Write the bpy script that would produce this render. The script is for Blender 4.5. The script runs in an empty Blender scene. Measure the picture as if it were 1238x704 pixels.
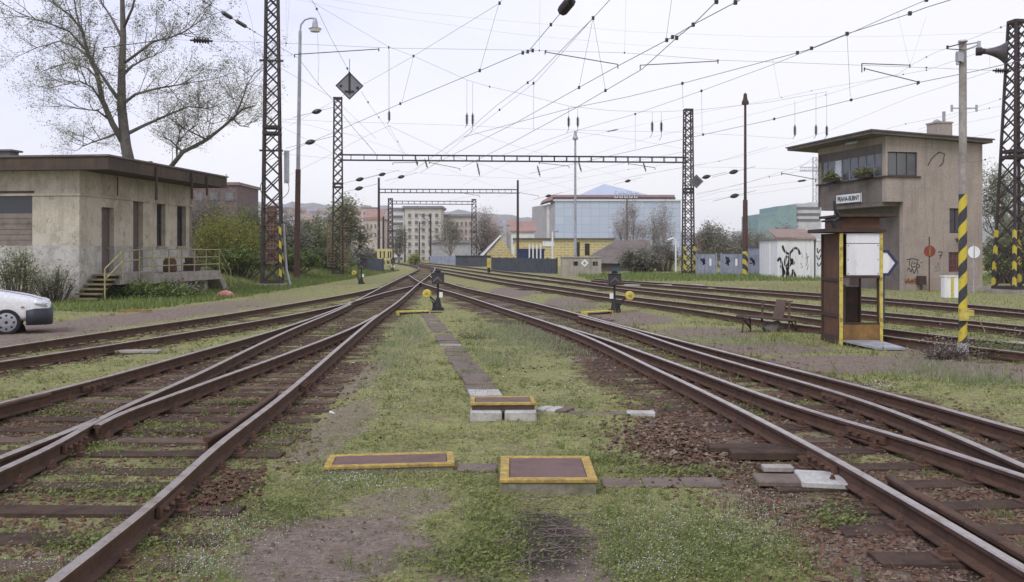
import bpy, math, random
import numpy as np
from mathutils import Vector, Matrix
random.seed(7)
RNG = np.random.default_rng(11)
SC = bpy.context.scene
COL = SC.collection
F = 1180.0; CX = 619.0; HY = 304.0; CAM = 1.92          # focal length and horizon in photograph pixels, eye height in metres
HEAD = 0.195                                            # rail head above the ground

def W(px, py, d):
    return Vector(((px-CX)*d/F, d, CAM+(HY-py)*d/F))
def dist(py, z=0.0):
    return F*(CAM-z)/(py-HY)
def G(px, py, z=0.0):
    return W(px, py, dist(py, z))

# ------------------------------------------------------------------ mesh builder
class MB:
    def __init__(s): s.v=[]; s.f=[]; s.m=[]
    def add(s, vs, fs, mi=0):
        o=len(s.v); s.v += [tuple(p) for p in vs]
        for f in fs: s.f.append(tuple(i+o for i in f)); s.m.append(mi)
        return s
    def box(s, c, size, rot=0.0, mi=0):
        x,y,z=[k/2 for k in size]; R=Matrix.Rotation(rot,3,'Z'); c=Vector(c)
        vs=[c+R@Vector((a*x,b*y,e*z)) for a in(-1,1) for b in(-1,1) for e in(-1,1)]
        return s.add(vs,[(0,1,3,2),(4,6,7,5),(0,4,5,1),(2,3,7,6),(0,2,6,4),(1,5,7,3)],mi)
    def b2(s, p0, p1, mi=0):                            # box from two corners
        return s.box([(a+b)/2 for a,b in zip(p0,p1)],[abs(b-a) for a,b in zip(p0,p1)],0,mi)
    def beam(s, p0, p1, w, h=None, mi=0):
        h=h or w; p0=Vector(p0); p1=Vector(p1); t=(p1-p0).normalized()
        up=Vector((0,0,1)) if abs(t.z)<.95 else Vector((0,1,0))
        a=t.cross(up).normalized()*w/2; b=a.cross(t).normalized()*h/2
        vs=[p+i*a+j*b for p in(p0,p1) for i,j in((-1,-1),(1,-1),(1,1),(-1,1))]
        return s.add(vs,[(0,1,2,3),(7,6,5,4),(0,4,5,1),(1,5,6,2),(2,6,7,3),(3,7,4,0)],mi)
    def tube(s, pts, r, n=6, mi=0, cap=True):
        pts=[Vector(p) for p in pts]; rs=r if hasattr(r,'__len__') else [r]*len(pts)
        o=len(s.v); a=None
        for i,p in enumerate(pts):
            t=(pts[min(i+1,len(pts)-1)]-pts[max(i-1,0)])
            t=t.normalized() if t.length>1e-9 else Vector((0,0,1))
            if a is None:
                up=Vector((0,0,1)) if abs(t.z)<.9 else Vector((1,0,0)); a=t.cross(up).normalized()
            else:
                a=(a-t*a.dot(t)); a=a.normalized() if a.length>1e-6 else t.orthogonal().normalized()
            b=t.cross(a)
            for k in range(n):
                q=2*math.pi*k/n; s.v.append(tuple(p+(a*math.cos(q)+b*math.sin(q))*rs[i]))
        for i in range(len(pts)-1):
            for k in range(n):
                k2=(k+1)%n; s.f.append((o+i*n+k,o+i*n+k2,o+(i+1)*n+k2,o+(i+1)*n+k)); s.m.append(mi)
        if cap and n>2:
            s.f.append(tuple(o+k for k in range(n))[::-1]); s.m.append(mi)
            e=o+(len(pts)-1)*n; s.f.append(tuple(e+k for k in range(n))); s.m.append(mi)
        return s
    def cyl(s,p0,p1,r0,r1=None,n=12,mi=0): return s.tube([p0,p1],[r0,r0 if r1 is None else r1],n,mi)
    def prism(s, pts, off, mi=0):                       # planar polygon pushed by vector off
        pts=[Vector(p) for p in pts]; off=Vector(off); n=len(pts)
        vs=pts+[p+off for p in pts]
        fs=[tuple(range(n))[::-1],tuple(range(n,2*n))]+[(i,(i+1)%n,n+(i+1)%n,n+i) for i in range(n)]
        return s.add(vs,fs,mi)
    def quad(s,a,b,c,d,mi=0): return s.add([a,b,c,d],[(0,1,2,3)],mi)
    def edge(s,a,b,w,y0,y1,mi=0):                       # flat strip in the local xz plane between depths y0 and y1
        a=Vector((a[0],0,a[1])); b=Vector((b[0],0,b[1])); t=(b-a).normalized(); n=Vector((-t.z,0,t.x))*w/2; a=a-t*w*.3; b=b+t*w*.3
        return s.prism([(p.x,y0,p.z) for p in(a-n,a+n,b+n,b-n)],(0,y1-y0,0),mi)
    def build(s,name,mat,parent=None,smooth=False):
        me=bpy.data.meshes.new(name); me.from_pydata(s.v,[],s.f)
        mats=mat if isinstance(mat,(list,tuple)) else [mat]
        for m in mats: me.materials.append(m)
        if len(mats)>1: me.polygons.foreach_set('material_index',s.m)
        if smooth: me.polygons.foreach_set('use_smooth',[True]*len(me.polygons))
        me.update()
        o=bpy.data.objects.new(name,me); COL.objects.link(o)
        if parent: o.parent=parent
        return o

def tag(o,label=None,cat=None,group=None,kind=None):
    if label: o['label']=label
    if cat: o['category']=cat
    if group: o['group']=group
    if kind: o['kind']=kind
    return o
def thing(name,label,cat,loc=(0,0,0),rot=0.0,group=None):
    o=bpy.data.objects.new(name,None); COL.objects.link(o); o.empty_display_size=.2
    o.location=loc; o.rotation_euler=(0,0,rot)
    return tag(o,label,cat,group)
def copy_tree(o,parent=None):
    c=o.copy(); COL.objects.link(c); c.parent=parent
    for ch in list(o.children): copy_tree(ch,c)
    return c

class Frame:
    """a wall frame: local x along the facade, local y into the building; turns photo pixels into local points on its walls"""
    def __init__(s,loc,rot): s.l=Vector(loc); s.R=Matrix.Rotation(rot,3,'Z'); s.Ri=s.R.inverted()
    def hit(s,px,py,axis,val):
        d=s.Ri@Vector(((px-CX)/F,1,(HY-py)/F)); o=s.Ri@(Vector((0,0,CAM))-s.l)
        t=(val-o[axis])/d[axis]; return o+d*t

def wallgrid(mb,o,xd,nd,L,H,t,ops,mi=0):
    """a wall of thickness t with real openings (x0,x1,z0,z1); nd points outward, thickness goes inward"""
    o=Vector(o); xd=Vector(xd).normalized(); nd=Vector(nd).normalized(); zd=Vector((0,0,1))
    xs=sorted({0.0,L}|{a for q in ops for a in q[:2]}); zs=sorted({0.0,H}|{a for q in ops for a in q[2:]})
    xs=[x for x in xs if 0<=x<=L]; zs=[z for z in zs if 0<=z<=H]
    def open_(i,j):
        if i<0 or j<0 or i>=len(xs)-1 or j>=len(zs)-1: return True
        cx=(xs[i]+xs[i+1])/2; cz=(zs[j]+zs[j+1])/2
        return any(q[0]<cx<q[1] and q[2]<cz<q[3] for q in ops)
    P=lambda x,z,k: o+xd*x+zd*z-nd*(t*k)
    for i in range(len(xs)-1):
        for j in range(len(zs)-1):
            if open_(i,j): continue
            x0,x1,z0,z1=xs[i],xs[i+1],zs[j],zs[j+1]
            mb.quad(P(x0,z0,0),P(x1,z0,0),P(x1,z1,0),P(x0,z1,0),mi)
            mb.quad(P(x0,z0,1),P(x0,z1,1),P(x1,z1,1),P(x1,z0,1),mi)
            if open_(i-1,j): mb.quad(P(x0,z0,0),P(x0,z1,0),P(x0,z1,1),P(x0,z0,1),mi)
            if open_(i+1,j): mb.quad(P(x1,z0,0),P(x1,z0,1),P(x1,z1,1),P(x1,z1,0),mi)
            if open_(i,j-1): mb.quad(P(x0,z0,0),P(x0,z0,1),P(x1,z0,1),P(x1,z0,0),mi)
            if open_(i,j+1): mb.quad(P(x0,z1,0),P(x1,z1,0),P(x1,z1,1),P(x0,z1,1),mi)

# ------------------------------------------------------------------ materials
def nodes(name):
    m=bpy.data.materials.new(name); m.use_nodes=True; nt=m.node_tree
    return m,nt,nt.nodes['Principled BSDF']
def N(nt,t,**kw):
    n=nt.nodes.new(t)
    for k,v in kw.items(): setattr(n,k,v)
    return n
def ramp(nt,src,stops,interp='LINEAR'):
    r=N(nt,'ShaderNodeValToRGB'); r.color_ramp.interpolation=interp
    e=r.color_ramp.elements
    while len(e)<len(stops): e.new(.5)
    for el,(p,c) in zip(e,stops):
        el.position=p; el.color=(*c,1) if hasattr(c,'__len__') else (c,c,c,1)
    nt.links.new(src,r.inputs[0]); return r.outputs[0]
def noise(nt,vec,scale,detail=6,rough=.6,dist=0.0):
    n=N(nt,'ShaderNodeTexNoise'); n.inputs['Scale'].default_value=scale; n.inputs['Detail'].default_value=detail
    n.inputs['Roughness'].default_value=rough; n.inputs['Distortion'].default_value=dist
    if vec is not None: nt.links.new(vec,n.inputs['Vector'])
    return n.outputs['Fac']
def mixc(nt,fac,a,b,mode='MIX'):
    n=N(nt,'ShaderNodeMix',data_type='RGBA',blend_type=mode)
    for i,x in ((0,fac),(6,a),(7,b)):
        if hasattr(x,'is_linked') or hasattr(x,'links'): nt.links.new(x,n.inputs[i])
        elif i==0: n.inputs[0].default_value=x
        else: n.inputs[i].default_value=(*x,1) if len(x)==3 else x
    return n.outputs[2]
def mth(nt,op,a,b=None,clamp=False):
    n=N(nt,'ShaderNodeMath',operation=op,use_clamp=clamp)
    for i,x in ((0,a),(1,b)):
        if x is None: continue
        if hasattr(x,'links'): nt.links.new(x,n.inputs[i])
        else: n.inputs[i].default_value=x
    return n.outputs[0]
def bump(nt,b,h,strength=.3,distance=.02):
    n=N(nt,'ShaderNodeBump'); n.inputs['Strength'].default_value=strength; n.inputs['Distance'].default_value=distance
    nt.links.new(h,n.inputs['Height']); nt.links.new(n.outputs[0],b.inputs['Normal'])
def worldpos(nt): return N(nt,'ShaderNodeNewGeometry').outputs['Position']
def objpos(nt): return N(nt,'ShaderNodeTexCoord').outputs['Object']
def scaled(nt,vec,s):
    n=N(nt,'ShaderNodeMapping'); n.inputs['Scale'].default_value=s; nt.links.new(vec,n.inputs[0]); return n.outputs[0]

def weathered(name,base,spot=None,scale=3.0,rough=.85,metal=0.0,bmp=.25,streak=False,amount=.5,fine=40.0,spec=.2,patch=None):
    """a worn surface: base colour, patches of a second colour, fine grain, optional vertical runs of dirt"""
    m,nt,b=nodes(name); p=worldpos(nt)
    spot=spot or tuple(c*.6 for c in base)
    n1=noise(nt,p,scale,8,.65,.3); f=ramp(nt,n1,[(max(0,.62-amount*.35),0.0),(.72,1.0)])
    c=mixc(nt,f,base,spot)
    n2=noise(nt,p,fine,4,.7); c=mixc(nt,.35,c,ramp(nt,n2,[(.3,.35),(.7,.95)]),'OVERLAY')
    if streak:
        n3=noise(nt,scaled(nt,p,(2.2,2.2,.16)),2.0,6,.7); f3=ramp(nt,n3,[(.5,0.0),(.75,.75)])
        c=mixc(nt,f3,c,tuple(x*.58 for x in base))
    if patch:
        n4=noise(nt,p,patch[1],10,.75,.15); c=mixc(nt,ramp(nt,n4,[(.50,0.0),(.545,.75)]),c,patch[0])
        n5=noise(nt,scaled(nt,p,(1,1,.8)),patch[1]*2.6,10,.78,.1); c=mixc(nt,ramp(nt,n5,[(.585,0.0),(.62,.8)]),c,tuple(x*.5 for x in base))
    nt.links.new(c,b.inputs['Base Color']); b.inputs['Roughness'].default_value=rough
    b.inputs['Metallic'].default_value=metal; b.inputs['Specular IOR Level'].default_value=spec
    if bmp: bump(nt,b,n2,bmp,.01)
    return m
def leafmat(name,cols,rough=.7,trans=.25):
    m,nt,b=nodes(name); g=N(nt,'ShaderNodeNewGeometry')
    c=ramp(nt,g.outputs['Random Per Island'],[(i/(max(1,len(cols)-1)),c) for i,c in enumerate(cols)])
    nt.links.new(c,b.inputs['Base Color']); b.inputs['Roughness'].default_value=rough; b.inputs['Specular IOR Level'].default_value=.15
    if trans:
        t=N(nt,'ShaderNodeBsdfTranslucent'); nt.links.new(c,t.inputs[0]); mx=N(nt,'ShaderNodeMixShader'); mx.inputs[0].default_value=trans
        nt.links.new(b.outputs[0],mx.inputs[1]); nt.links.new(t.outputs[0],mx.inputs[2])
        nt.links.new(mx.outputs[0],nt.nodes['Material Output'].inputs[0])
    return m
def stripes(name,c1,c2,period,slope,rough=.6):
    """diagonal warning stripes wrapped round a post (real paint), chipped"""
    m,nt,b=nodes(name); p=objpos(nt); sx=N(nt,'ShaderNodeSeparateXYZ'); nt.links.new(p,sx.inputs[0])
    v=mth(nt,'ADD',sx.outputs[2],mth(nt,'MULTIPLY',mth(nt,'ADD',sx.outputs[0],mth(nt,'MULTIPLY',sx.outputs[1],.6)),slope))
    fr=mth(nt,'FRACT',mth(nt,'DIVIDE',v,period)); st=mth(nt,'GREATER_THAN',fr,.5)
    c=mixc(nt,st,c1,c2); n=noise(nt,p,9,8,.7); c=mixc(nt,ramp(nt,n,[(.58,0.0),(.68,.8)]),c,(.16,.13,.1))
    nt.links.new(c,b.inputs['Base Color']); b.inputs['Roughness'].default_value=rough; return m
def helix(name,c1,c2,period):
    m,nt,b=nodes(name); p=objpos(nt); sx=N(nt,'ShaderNodeSeparateXYZ'); nt.links.new(p,sx.inputs[0])
    v=mth(nt,'SUBTRACT',sx.outputs[2],mth(nt,'MULTIPLY',mth(nt,'ARCTAN2',sx.outputs[1],sx.outputs[0]),period/(2*math.pi)))
    st=mth(nt,'GREATER_THAN',mth(nt,'FRACT',mth(nt,'DIVIDE',v,period)),.5); c=mixc(nt,st,c1,c2); n=noise(nt,p,11,8,.7); c=mixc(nt,ramp(nt,n,[(.57,0.0),(.66,.8)]),c,(.17,.14,.1))
    nt.links.new(c,b.inputs['Base Color']); b.inputs['Roughness'].default_value=.65; return m
def plain(name,c,rough=.6,metal=0.0,emit=None,spec=.4):
    m,nt,b=nodes(name); n=noise(nt,objpos(nt),14,5,.6)
    nt.links.new(mixc(nt,ramp(nt,n,[(.35,0.0),(.75,.55)]),c,tuple(x*.62 for x in c)),b.inputs['Base Color'])
    b.inputs['Roughness'].default_value=rough; b.inputs['Metallic'].default_value=metal; b.inputs['Specular IOR Level'].default_value=spec
    return m

M={}
M['rust']=weathered('rust_steel',(.10,.058,.040),(.052,.035,.028),6,.85,.15,.4,fine=60)
M['head']=weathered('worn_rail_head',(.40,.36,.33),(.25,.19,.15),5,.34,.75,.1,fine=90)
M['headrust']=weathered('dull_rail_head',(.36,.315,.27),(.22,.16,.12),6,.42,.6,.2,fine=90)
M['plate']=weathered('rusty_plate',(.125,.07,.048),(.07,.045,.037),9,.9,.1,.5)
M['sleeper']=weathered('tarred_timber',(.078,.054,.041),(.042,.031,.026),5,.95,0,.7,fine=25,spec=.06)
M['sleeper2']=weathered('dry_timber',(.125,.092,.07),(.07,.052,.041),5,.95,0,.7,fine=25,spec=.06)
M['steel']=weathered('dark_lattice_steel',(.05,.042,.043),(.075,.048,.038),3,.7,.2,.2)
M['wire']=plain('wire_metal',(.17,.165,.18),.6,.3)
M['insul']=plain('glazed_insulator',(.035,.026,.026),.3)
M['galv']=weathered('galvanised_pole',(.36,.37,.40),(.24,.23,.23),3,.5,.3,.1,streak=True)
M['polebrown']=weathered('rust_primer_pole',(.10,.055,.045),(.06,.04,.035),3,.8,.1,.2)
M['render']=weathered('stained_render',(.47,.425,.345),(.30,.265,.21),1.1,.95,0,.35,streak=True,amount=.7,fine=18,patch=((.54,.50,.43),.9))
M['render_low']=weathered('flaking_plinth_render',(.44,.425,.385),(.24,.22,.195),1.6,.95,0,.5,streak=True,amount=.9,fine=14,patch=((.52,.51,.48),1.1))
M['fascia']=weathered('tarred_fascia_board',(.066,.053,.045),(.115,.075,.048),1.4,.9,0,.3,streak=True)
M['felt']=weathered('roof_felt',(.12,.105,.10),(.18,.16,.15),1.2,.95,0,.3)
M['boxrender']=weathered('grey_brown_render',(.335,.287,.244),(.26,.22,.188),.7,.95,0,.3,streak=True,amount=.5,fine=14)
M['boxdark']=weathered('dark_render',(.17,.145,.125),(.11,.095,.085),.8,.95,0,.3,streak=True,amount=.8,fine=14)  # a darker version of the grey brown render
M['concrete']=weathered('old_concrete',(.33,.30,.265),(.19,.17,.15),2.5,.95,0,.5,amount=.7,fine=20)
M['hatchconc']=weathered('mossy_concrete',(.255,.235,.19),(.12,.12,.07),5,.95,0,.6,amount=.9,fine=18,streak=True)
M['slab']=weathered('pinkish_slab',(.165,.13,.105),(.105,.083,.068),4,.95,0,.5,fine=30)
M['slabpale']=weathered('pale_slab',(.42,.41,.38),(.28,.26,.23),5,.95,0,.4,fine=30)
M['wood']=weathered('weathered_plank',(.21,.175,.15),(.12,.10,.085),2.2,.9,0,.6,streak=False,fine=22)
M['doorwood']=weathered('faded_door',(.135,.105,.098),(.085,.068,.062),2,.85,0,.3,streak=True)
M['darkwood']=weathered('dark_door',(.075,.055,.047),(.045,.035,.03),3,.8,0,.3)
M['glass']=plain('dark_glass',(.025,.03,.036),.12,0,spec=.6)
M['glassblue']=plain('blue_grey_glass',(.115,.12,.128),.15,0,spec=.7)
M['yellow']=weathered('chipped_yellow_paint',(.47,.33,.075),(.17,.12,.065),13,.75,0,.4,amount=.8)
M['brightyellow']=weathered('yellow_paint',(.56,.46,.10),(.27,.20,.08),9,.7,0,.3,amount=.5)
M['paleyellow']=weathered('faded_yellow_pipe',(.36,.33,.17),(.19,.15,.09),8,.7,.1,.2)
M['hatchlid']=weathered('oxide_steel_lid',(.165,.105,.088),(.11,.072,.062),5,.75,.25,.25,fine=70)
M['white']=weathered('white_paint',(.74,.74,.74),(.55,.53,.50),2,.6,0,.1,streak=True,amount=.1)
M['mossstep']=weathered('mossy_step',(.23,.185,.10),(.14,.13,.06),6,.9,0,.4,amount=.8)
M['black']=plain('black_paint',(.02,.02,.021),.6)
M['ochre']=weathered('ochre_panel',(.26,.155,.055),(.14,.075,.035),3,.7,0,.25,streak=True,amount=.7)
M['brownpanel']=weathered('rusty_brown_sheet',(.15,.075,.04),(.075,.045,.035),2.5,.7,.1,.25,streak=True,amount=.8)
M['darkbrown']=weathered('dark_brown_frame',(.055,.038,.032),(.09,.05,.035),5,.8,0,.2)
M['stripe']=helix('warning_stripes',(.58,.46,.04),(.04,.041,.045),.47)
M['stripe2']=stripes('small_warning_stripes',(.50,.40,.05),(.03,.03,.032),.75,1.0)
M['netting']=weathered('rusty_wire_netting',(.20,.13,.10),(.11,.075,.06),12,.9,.1,.4)
M['red']=weathered('faded_red',(.22,.05,.04),(.12,.05,.04),5,.7,0,.2)
M['bluegrey']=weathered('blue_grey_sheet',(.27,.29,.36),(.19,.20,.25),1.4,.75,0,.1,streak=True)
M['navy']=plain('navy_paint',(.03,.04,.10),.5)
M['bark']=weathered('grey_bark',(.14,.125,.11),(.08,.07,.06),3,.95,0,.6,fine=18)
M['twig']=weathered('brown_twig',(.12,.10,.085),(.075,.06,.05),4,.95,0,0)
# ------------------------------------------------------------------ tracks
class Curve:
    """a rail on the ground: X as a smooth function of Y"""
    def __init__(s,pix,near=None,smooth=.05,z=HEAD):
        pts=sorted([(F*(CAM-z)/(py-HY),(px-CX)*(CAM-z)/(py-HY)) for px,py in pix])
        y=np.array([p[0] for p in pts]); x=np.array([p[1] for p in pts])
        if near is not None and near<y[0]:
            sl=(x[1]-x[0])/(y[1]-y[0]); y=np.concatenate([[near],y]); x=np.concatenate([[x[0]-sl*(y[1]-near)],x])
        u=np.log(y); s.u0,s.u1=u[0],u[-1]
        h=np.diff(u); d=np.diff(x)/h; m=np.zeros(len(x)); m[0]=d[0]; m[-1]=d[-1]
        for i in range(1,len(x)-1): m[i]=(d[i-1]*h[i]+d[i]*h[i-1])/(h[i-1]+h[i])
        g=np.linspace(u[0],u[-1],400); k=np.clip(np.searchsorted(u,g)-1,0,len(h)-1); t=(g-u[k])/h[k]
        v=(2*t**3-3*t**2+1)*x[k]+(t**3-2*t**2+t)*h[k]*m[k]+(-2*t**3+3*t**2)*x[k+1]+(t**3-t**2)*h[k]*m[k+1]
        if smooth>0:
            w=int(round(smooth/(g[1]-g[0]))); 
            if w>=1:
                ker=np.exp(-.5*(np.arange(-3*w,3*w+1)/w)**2); ker/=ker.sum(); n=3*w
                pad=np.concatenate([2*v[0]-v[n:0:-1],v,2*v[-1]-v[-2:-n-2:-1]]) if n<len(v) else v
                if n<len(v): v=np.convolve(pad,ker,'valid')
        s.g,s.v=g,v; s.y0,s.y1=float(y[0]),float(y[-1])
    def x(s,y): return np.interp(np.log(y),s.g,s.v)
    def slope(s,y): return (s.x(y*1.02)-s.x(y*.98))/(y*.04)
    def pts(s,y0=None,y1=None,z=0.0):
        y0=max(s.y0,y0 or 0); y1=min(s.y1,y1 or 1e9); out=[]; y=y0
        while y<y1: out.append(Vector((float(s.x(y)),y,z))); y+=max(.35,y*.03)
        out.append(Vector((float(s.x(y1)),y1,z))); return out

RP=[(-.064,0),(.064,0),(.064,.012),(.012,.03),(.012,.103),(.035,.114),(.036,.141),(.026,.15),(-.026,.15),(-.036,.141),(-.035,.114),(-.012,.103),(-.012,.03),(-.064,.012)]
RAILZ=.045
def rail_mesh(pts,z=RAILZ,topmat=1):
    mb=MB(); n=len(RP); o=0
    for i,p in enumerate(pts):
        t=(pts[min(i+1,len(pts)-1)]-pts[max(i-1,0)]).normalized(); r=Vector((t.y,-t.x,0)).normalized()
        for a,b in RP: q=p+r*a; mb.v.append((q.x,q.y,z+b))
    for i in range(len(pts)-1):
        for k in range(n):
            k2=(k+1)%n; mb.f.append((i*n+k,i*n+k2,(i+1)*n+k2,(i+1)*n+k)); mb.m.append(topmat if k in(6,7,8) else 0)
    mb.f.append(tuple(range(n))[::-1]); mb.m.append(0); mb.f.append(tuple((len(pts)-1)*n+k for k in range(n))); mb.m.append(0)
    return mb

R={}
# the left turnout, traced rail by rail
R['L']=Curve([(0,487),(101,462),(240,424.3),(353,392.6),(424,366),(464.6,345.5),(495,331),(505,326),(507,323.8),(502,321.5),(490,319.3),(474,317.2)],near=6,smooth=.03)
R['r2']=Curve([(0,567),(62,539),(125,503),(190,473.5),(240,451.5),(283.6,430),(353,397.5),(409.6,374.2),(424,367.5)],near=6)
R['r3']=Curve([(117,513.5),(141,500),(200,480),(240,465),(338.5,430),(440,389.5),(456,380.5)])
R['r3b']=Curve([(0,552),(50,533),(90,517.5),(118,505.5)],near=6)
R['A']=Curve([(60,704),(190,602),(262,538),(341,478),(420,411),(460,379),(475,369),(507,342),(520,332),(525.5,326),(522,322.3),(502,319.8),(478,317.4)],near=3,smooth=.03)
# siding by the road and the track joining from the right
R['C1']=Curve([(0,419.8),(129,400.8),(240,385),(377,362.8),(440,351.5),(462,346)],near=6)
R['C2']=Curve([(0,436.8),(139,415.7),(240,399.4),(353,380.3),(424,365.5),(439,361),(470,352.4),(500,345.5)],near=6)
R['n1']=Curve([(1235,684),(1100,605),(961,528),(800,449),(680,395.5),(610,373),(560,357),(510,342),(500,336.5),(494.5,332.5)],near=4,smooth=.03)
R['n2']=Curve([(1235,573.5),(1100,530),(980,496),(819,440),(759,419),(721,406),(675,393)],near=6.5)
R['n3']=Curve([(1235,561),(1160,528),(1025,477.5),(894,440),(826,420),(753,395.8),(700,382)],near=6)
R['n4']=Curve([(1235,519),(1062,472),(935,440),(840,416),(753,394),(672,372.5),(610,358),(560,347.3),(542,342),(525,337),(519,333)],near=7,smooth=.03)
R['D1']=Curve([(1234,415),(1070,397.5),(994,386),(840,367),(753,357.5),(680,346.8),(640,341.8),(585,333.2),(545,327),(515,322.5),(490,319)],near=11)
R['D2']=Curve([(1234,425.5),(1157,417),(1070,406),(994,395.3),(933,388.3),(840,374.3),(753,362.5),(680,352),(636,345.5),(559,333),(530,327.8),(520,326)],near=11)
R['E1']=Curve([(1234,393.5),(1151,385),(1048,375.5),(994,370),(840,353.8),(737,344),(680,336),(640,331.5),(585,325),(530,319),(505,317)],near=13)
R['E2']=Curve([(1234,399.8),(1157,390.5),(1048,380.7),(994,375.2),(840,358.6),(753,349.2),(680,340.5),(640,335.8),(585,329),(530,321.6),(505,318.7)],near=13)
R['F1']=Curve([(1234,373.6),(1167,367.5),(1048,358.7),(994,354.5),(893,348.3),(820,343.2),(753,339),(720,337)],near=16)
R['F2']=Curve([(1234,378.6),(1151,371),(1070,364.2),(994,358.8),(893,351.5),(820,346),(753,341.2),(715,338.6)],near=16)

def sleeper_mesh(l,seed):
    r=random.Random(seed); mb=MB(); w=.25; h=.15; n=6
    top=[]
    for i in range(n+1):
        x=-l/2+l*i/n; j=lambda: r.uniform(-.008,.008)
        top.append([(x,-w/2+j(),-h),(x,-w/2+j(),0+j()*.6-.004),(x,-w*.2,.002+j()*.5),(x,w*.2,.002+j()*.5),(x,w/2+j(),-.004+j()*.6),(x,w/2+j(),-h)])
    for ring in top: mb.v+=ring
    for i in range(n):
        for k in range(5): a=i*6+k; mb.f.append((a,a+1,a+7,a+6)); mb.m.append(0)
    mb.f.append((0,1,2,3,4,5)); mb.m.append(0); e=n*6; mb.f.append((e+5,e+4,e+3,e+2,e+1,e)); mb.m.append(0)
    return mb
def plate_mesh():
    mb=MB(); mb.box((0,0,.006),(.17,.33,.014))
    for sx in(-1,1):
        mb.box((0,sx*.105,.03),(.09,.05,.035)); mb.cyl((.0,sx*.105,.045),(0,sx*.105,.085),.014,n=6); mb.cyl((.0,sx*.105,.05),(0,sx*.105,.068),.024,n=6)
    return mb
PLATE=[None]
def sstep1(a,b,x):
    t=min(1,max(0,(x-a)/(b-a))); return t*t*(3-2*t)
def railway(name,label,cat,group,rails,left,right,y0,y1,step,ext=.52,plates=26,maxn=100,jitter=.05,seed=1,sz=.03):
    """rails = [(key,y0,y1,topmat)]; sleepers lie square to the track between the curves left and right"""
    t=thing(name,label,cat,(0,0,0),0,group); r=random.Random(seed)
    for key,a,b,tm in rails:
        rail_mesh(R[key].pts(a,b),topmat=1).build('rail',[M['rust'],M[tm]],t)
    y=y0; n=0
    while y<y1 and n<maxn:
        xl,xr=float(R[left].x(y)),float(R[right].x(y)); sl=(R[left].slope(y)+R[right].slope(y))/2
        cy=y+r.uniform(-jitter,jitter); L=abs(xr-xl)/math.sqrt(1+sl*sl)+2*ext+r.uniform(-.08,.1)
        s=sleeper_mesh(min(L,5.6),seed*1000+n).build('sleeper',M['sleeper2'] if r.random()<.25 else M['sleeper'],t)
        s.location=((xl+xr)/2+r.uniform(-.06,.06),cy,sz-.022*sstep1(9,20,y)+r.uniform(-.009,.007)); a=-math.atan(sl); s.rotation_euler=(0,0,a+r.uniform(-.012,.012))
        if y<plates:
            for key,ka,kb,tm in rails:
                c=R[key]
                if not (max(c.y0,ka or 0)<cy<min(c.y1,kb or 1e9)): continue
                dx=float(c.x(cy))-s.location.x
                if PLATE[0] is None: PLATE[0]=plate_mesh().build('rail_plate',M['plate'],s); o=PLATE[0]
                else: o=PLATE[0].copy(); COL.objects.link(o); o.parent=s
                k=dx/math.cos(s.rotation_euler.z); o.location=(k,0,.002); o.rotation_euler=(0,0,math.pi/2*0-math.atan(float(c.slope(cy)))-s.rotation_euler.z+0)
                # plate mesh is long in local y: turn it so that it lies across the rail
                o.rotation_euler=(0,0,o.rotation_euler.z+math.pi/2)
        y+=step*(1+r.uniform(-.04,.04)); n+=1
    return t
TL=railway('railway_turnout','rusty turnout in the left foreground with dull rails and a frog','turnout','railway lines in the yard',
    [('L',6,250,'headrust'),('r2',6,None,'headrust'),('r3',None,None,'headrust'),('r3b',6,None,'headrust'),('A',3,250,'headrust')],'L','A',3.4,60,.64,seed=1)
TR=railway('railway_turnout','turnout in the right foreground with four polished rails spreading toward the viewer','turnout','railway lines in the yard',
    [('n1',4,85,'head'),('n2',6.5,None,'head'),('n3',6,None,'head'),('n4',7,80,'head')],'n1','n4',4.2,62,.64,seed=2,sz=.022)
TC=railway('railway_track','siding beside the dirt road and parked car, grass growing between its rails','track','railway lines in the yard',
    [('C1',6,None,'headrust'),('C2',6,None,'headrust')],'C1','C2',7,44,.7,seed=3,sz=.012)
TD=railway('railway_track','track passing just behind the kiosk and the broken bench','track','railway lines in the yard',
    [('D1',11,180,'headrust'),('D2',11,130,'headrust')],'D1','D2',11,60,.7,seed=4,plates=0)
TE=railway('railway_track','second track behind the kiosk, rusty, with weeds along it','track','railway lines in the yard',
    [('E1',13,170,'headrust'),('E2',13,170,'headrust')],'E1','E2',13,62,.72,seed=5,plates=0)
TF=railway('railway_track','farthest track, right in front of the signal box and grey wall','track','railway lines in the yard',
    [('F1',16,62,'headrust'),('F2',16,62,'headrust')],'F1','F2',16,60,.75,seed=6,plates=0)
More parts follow.
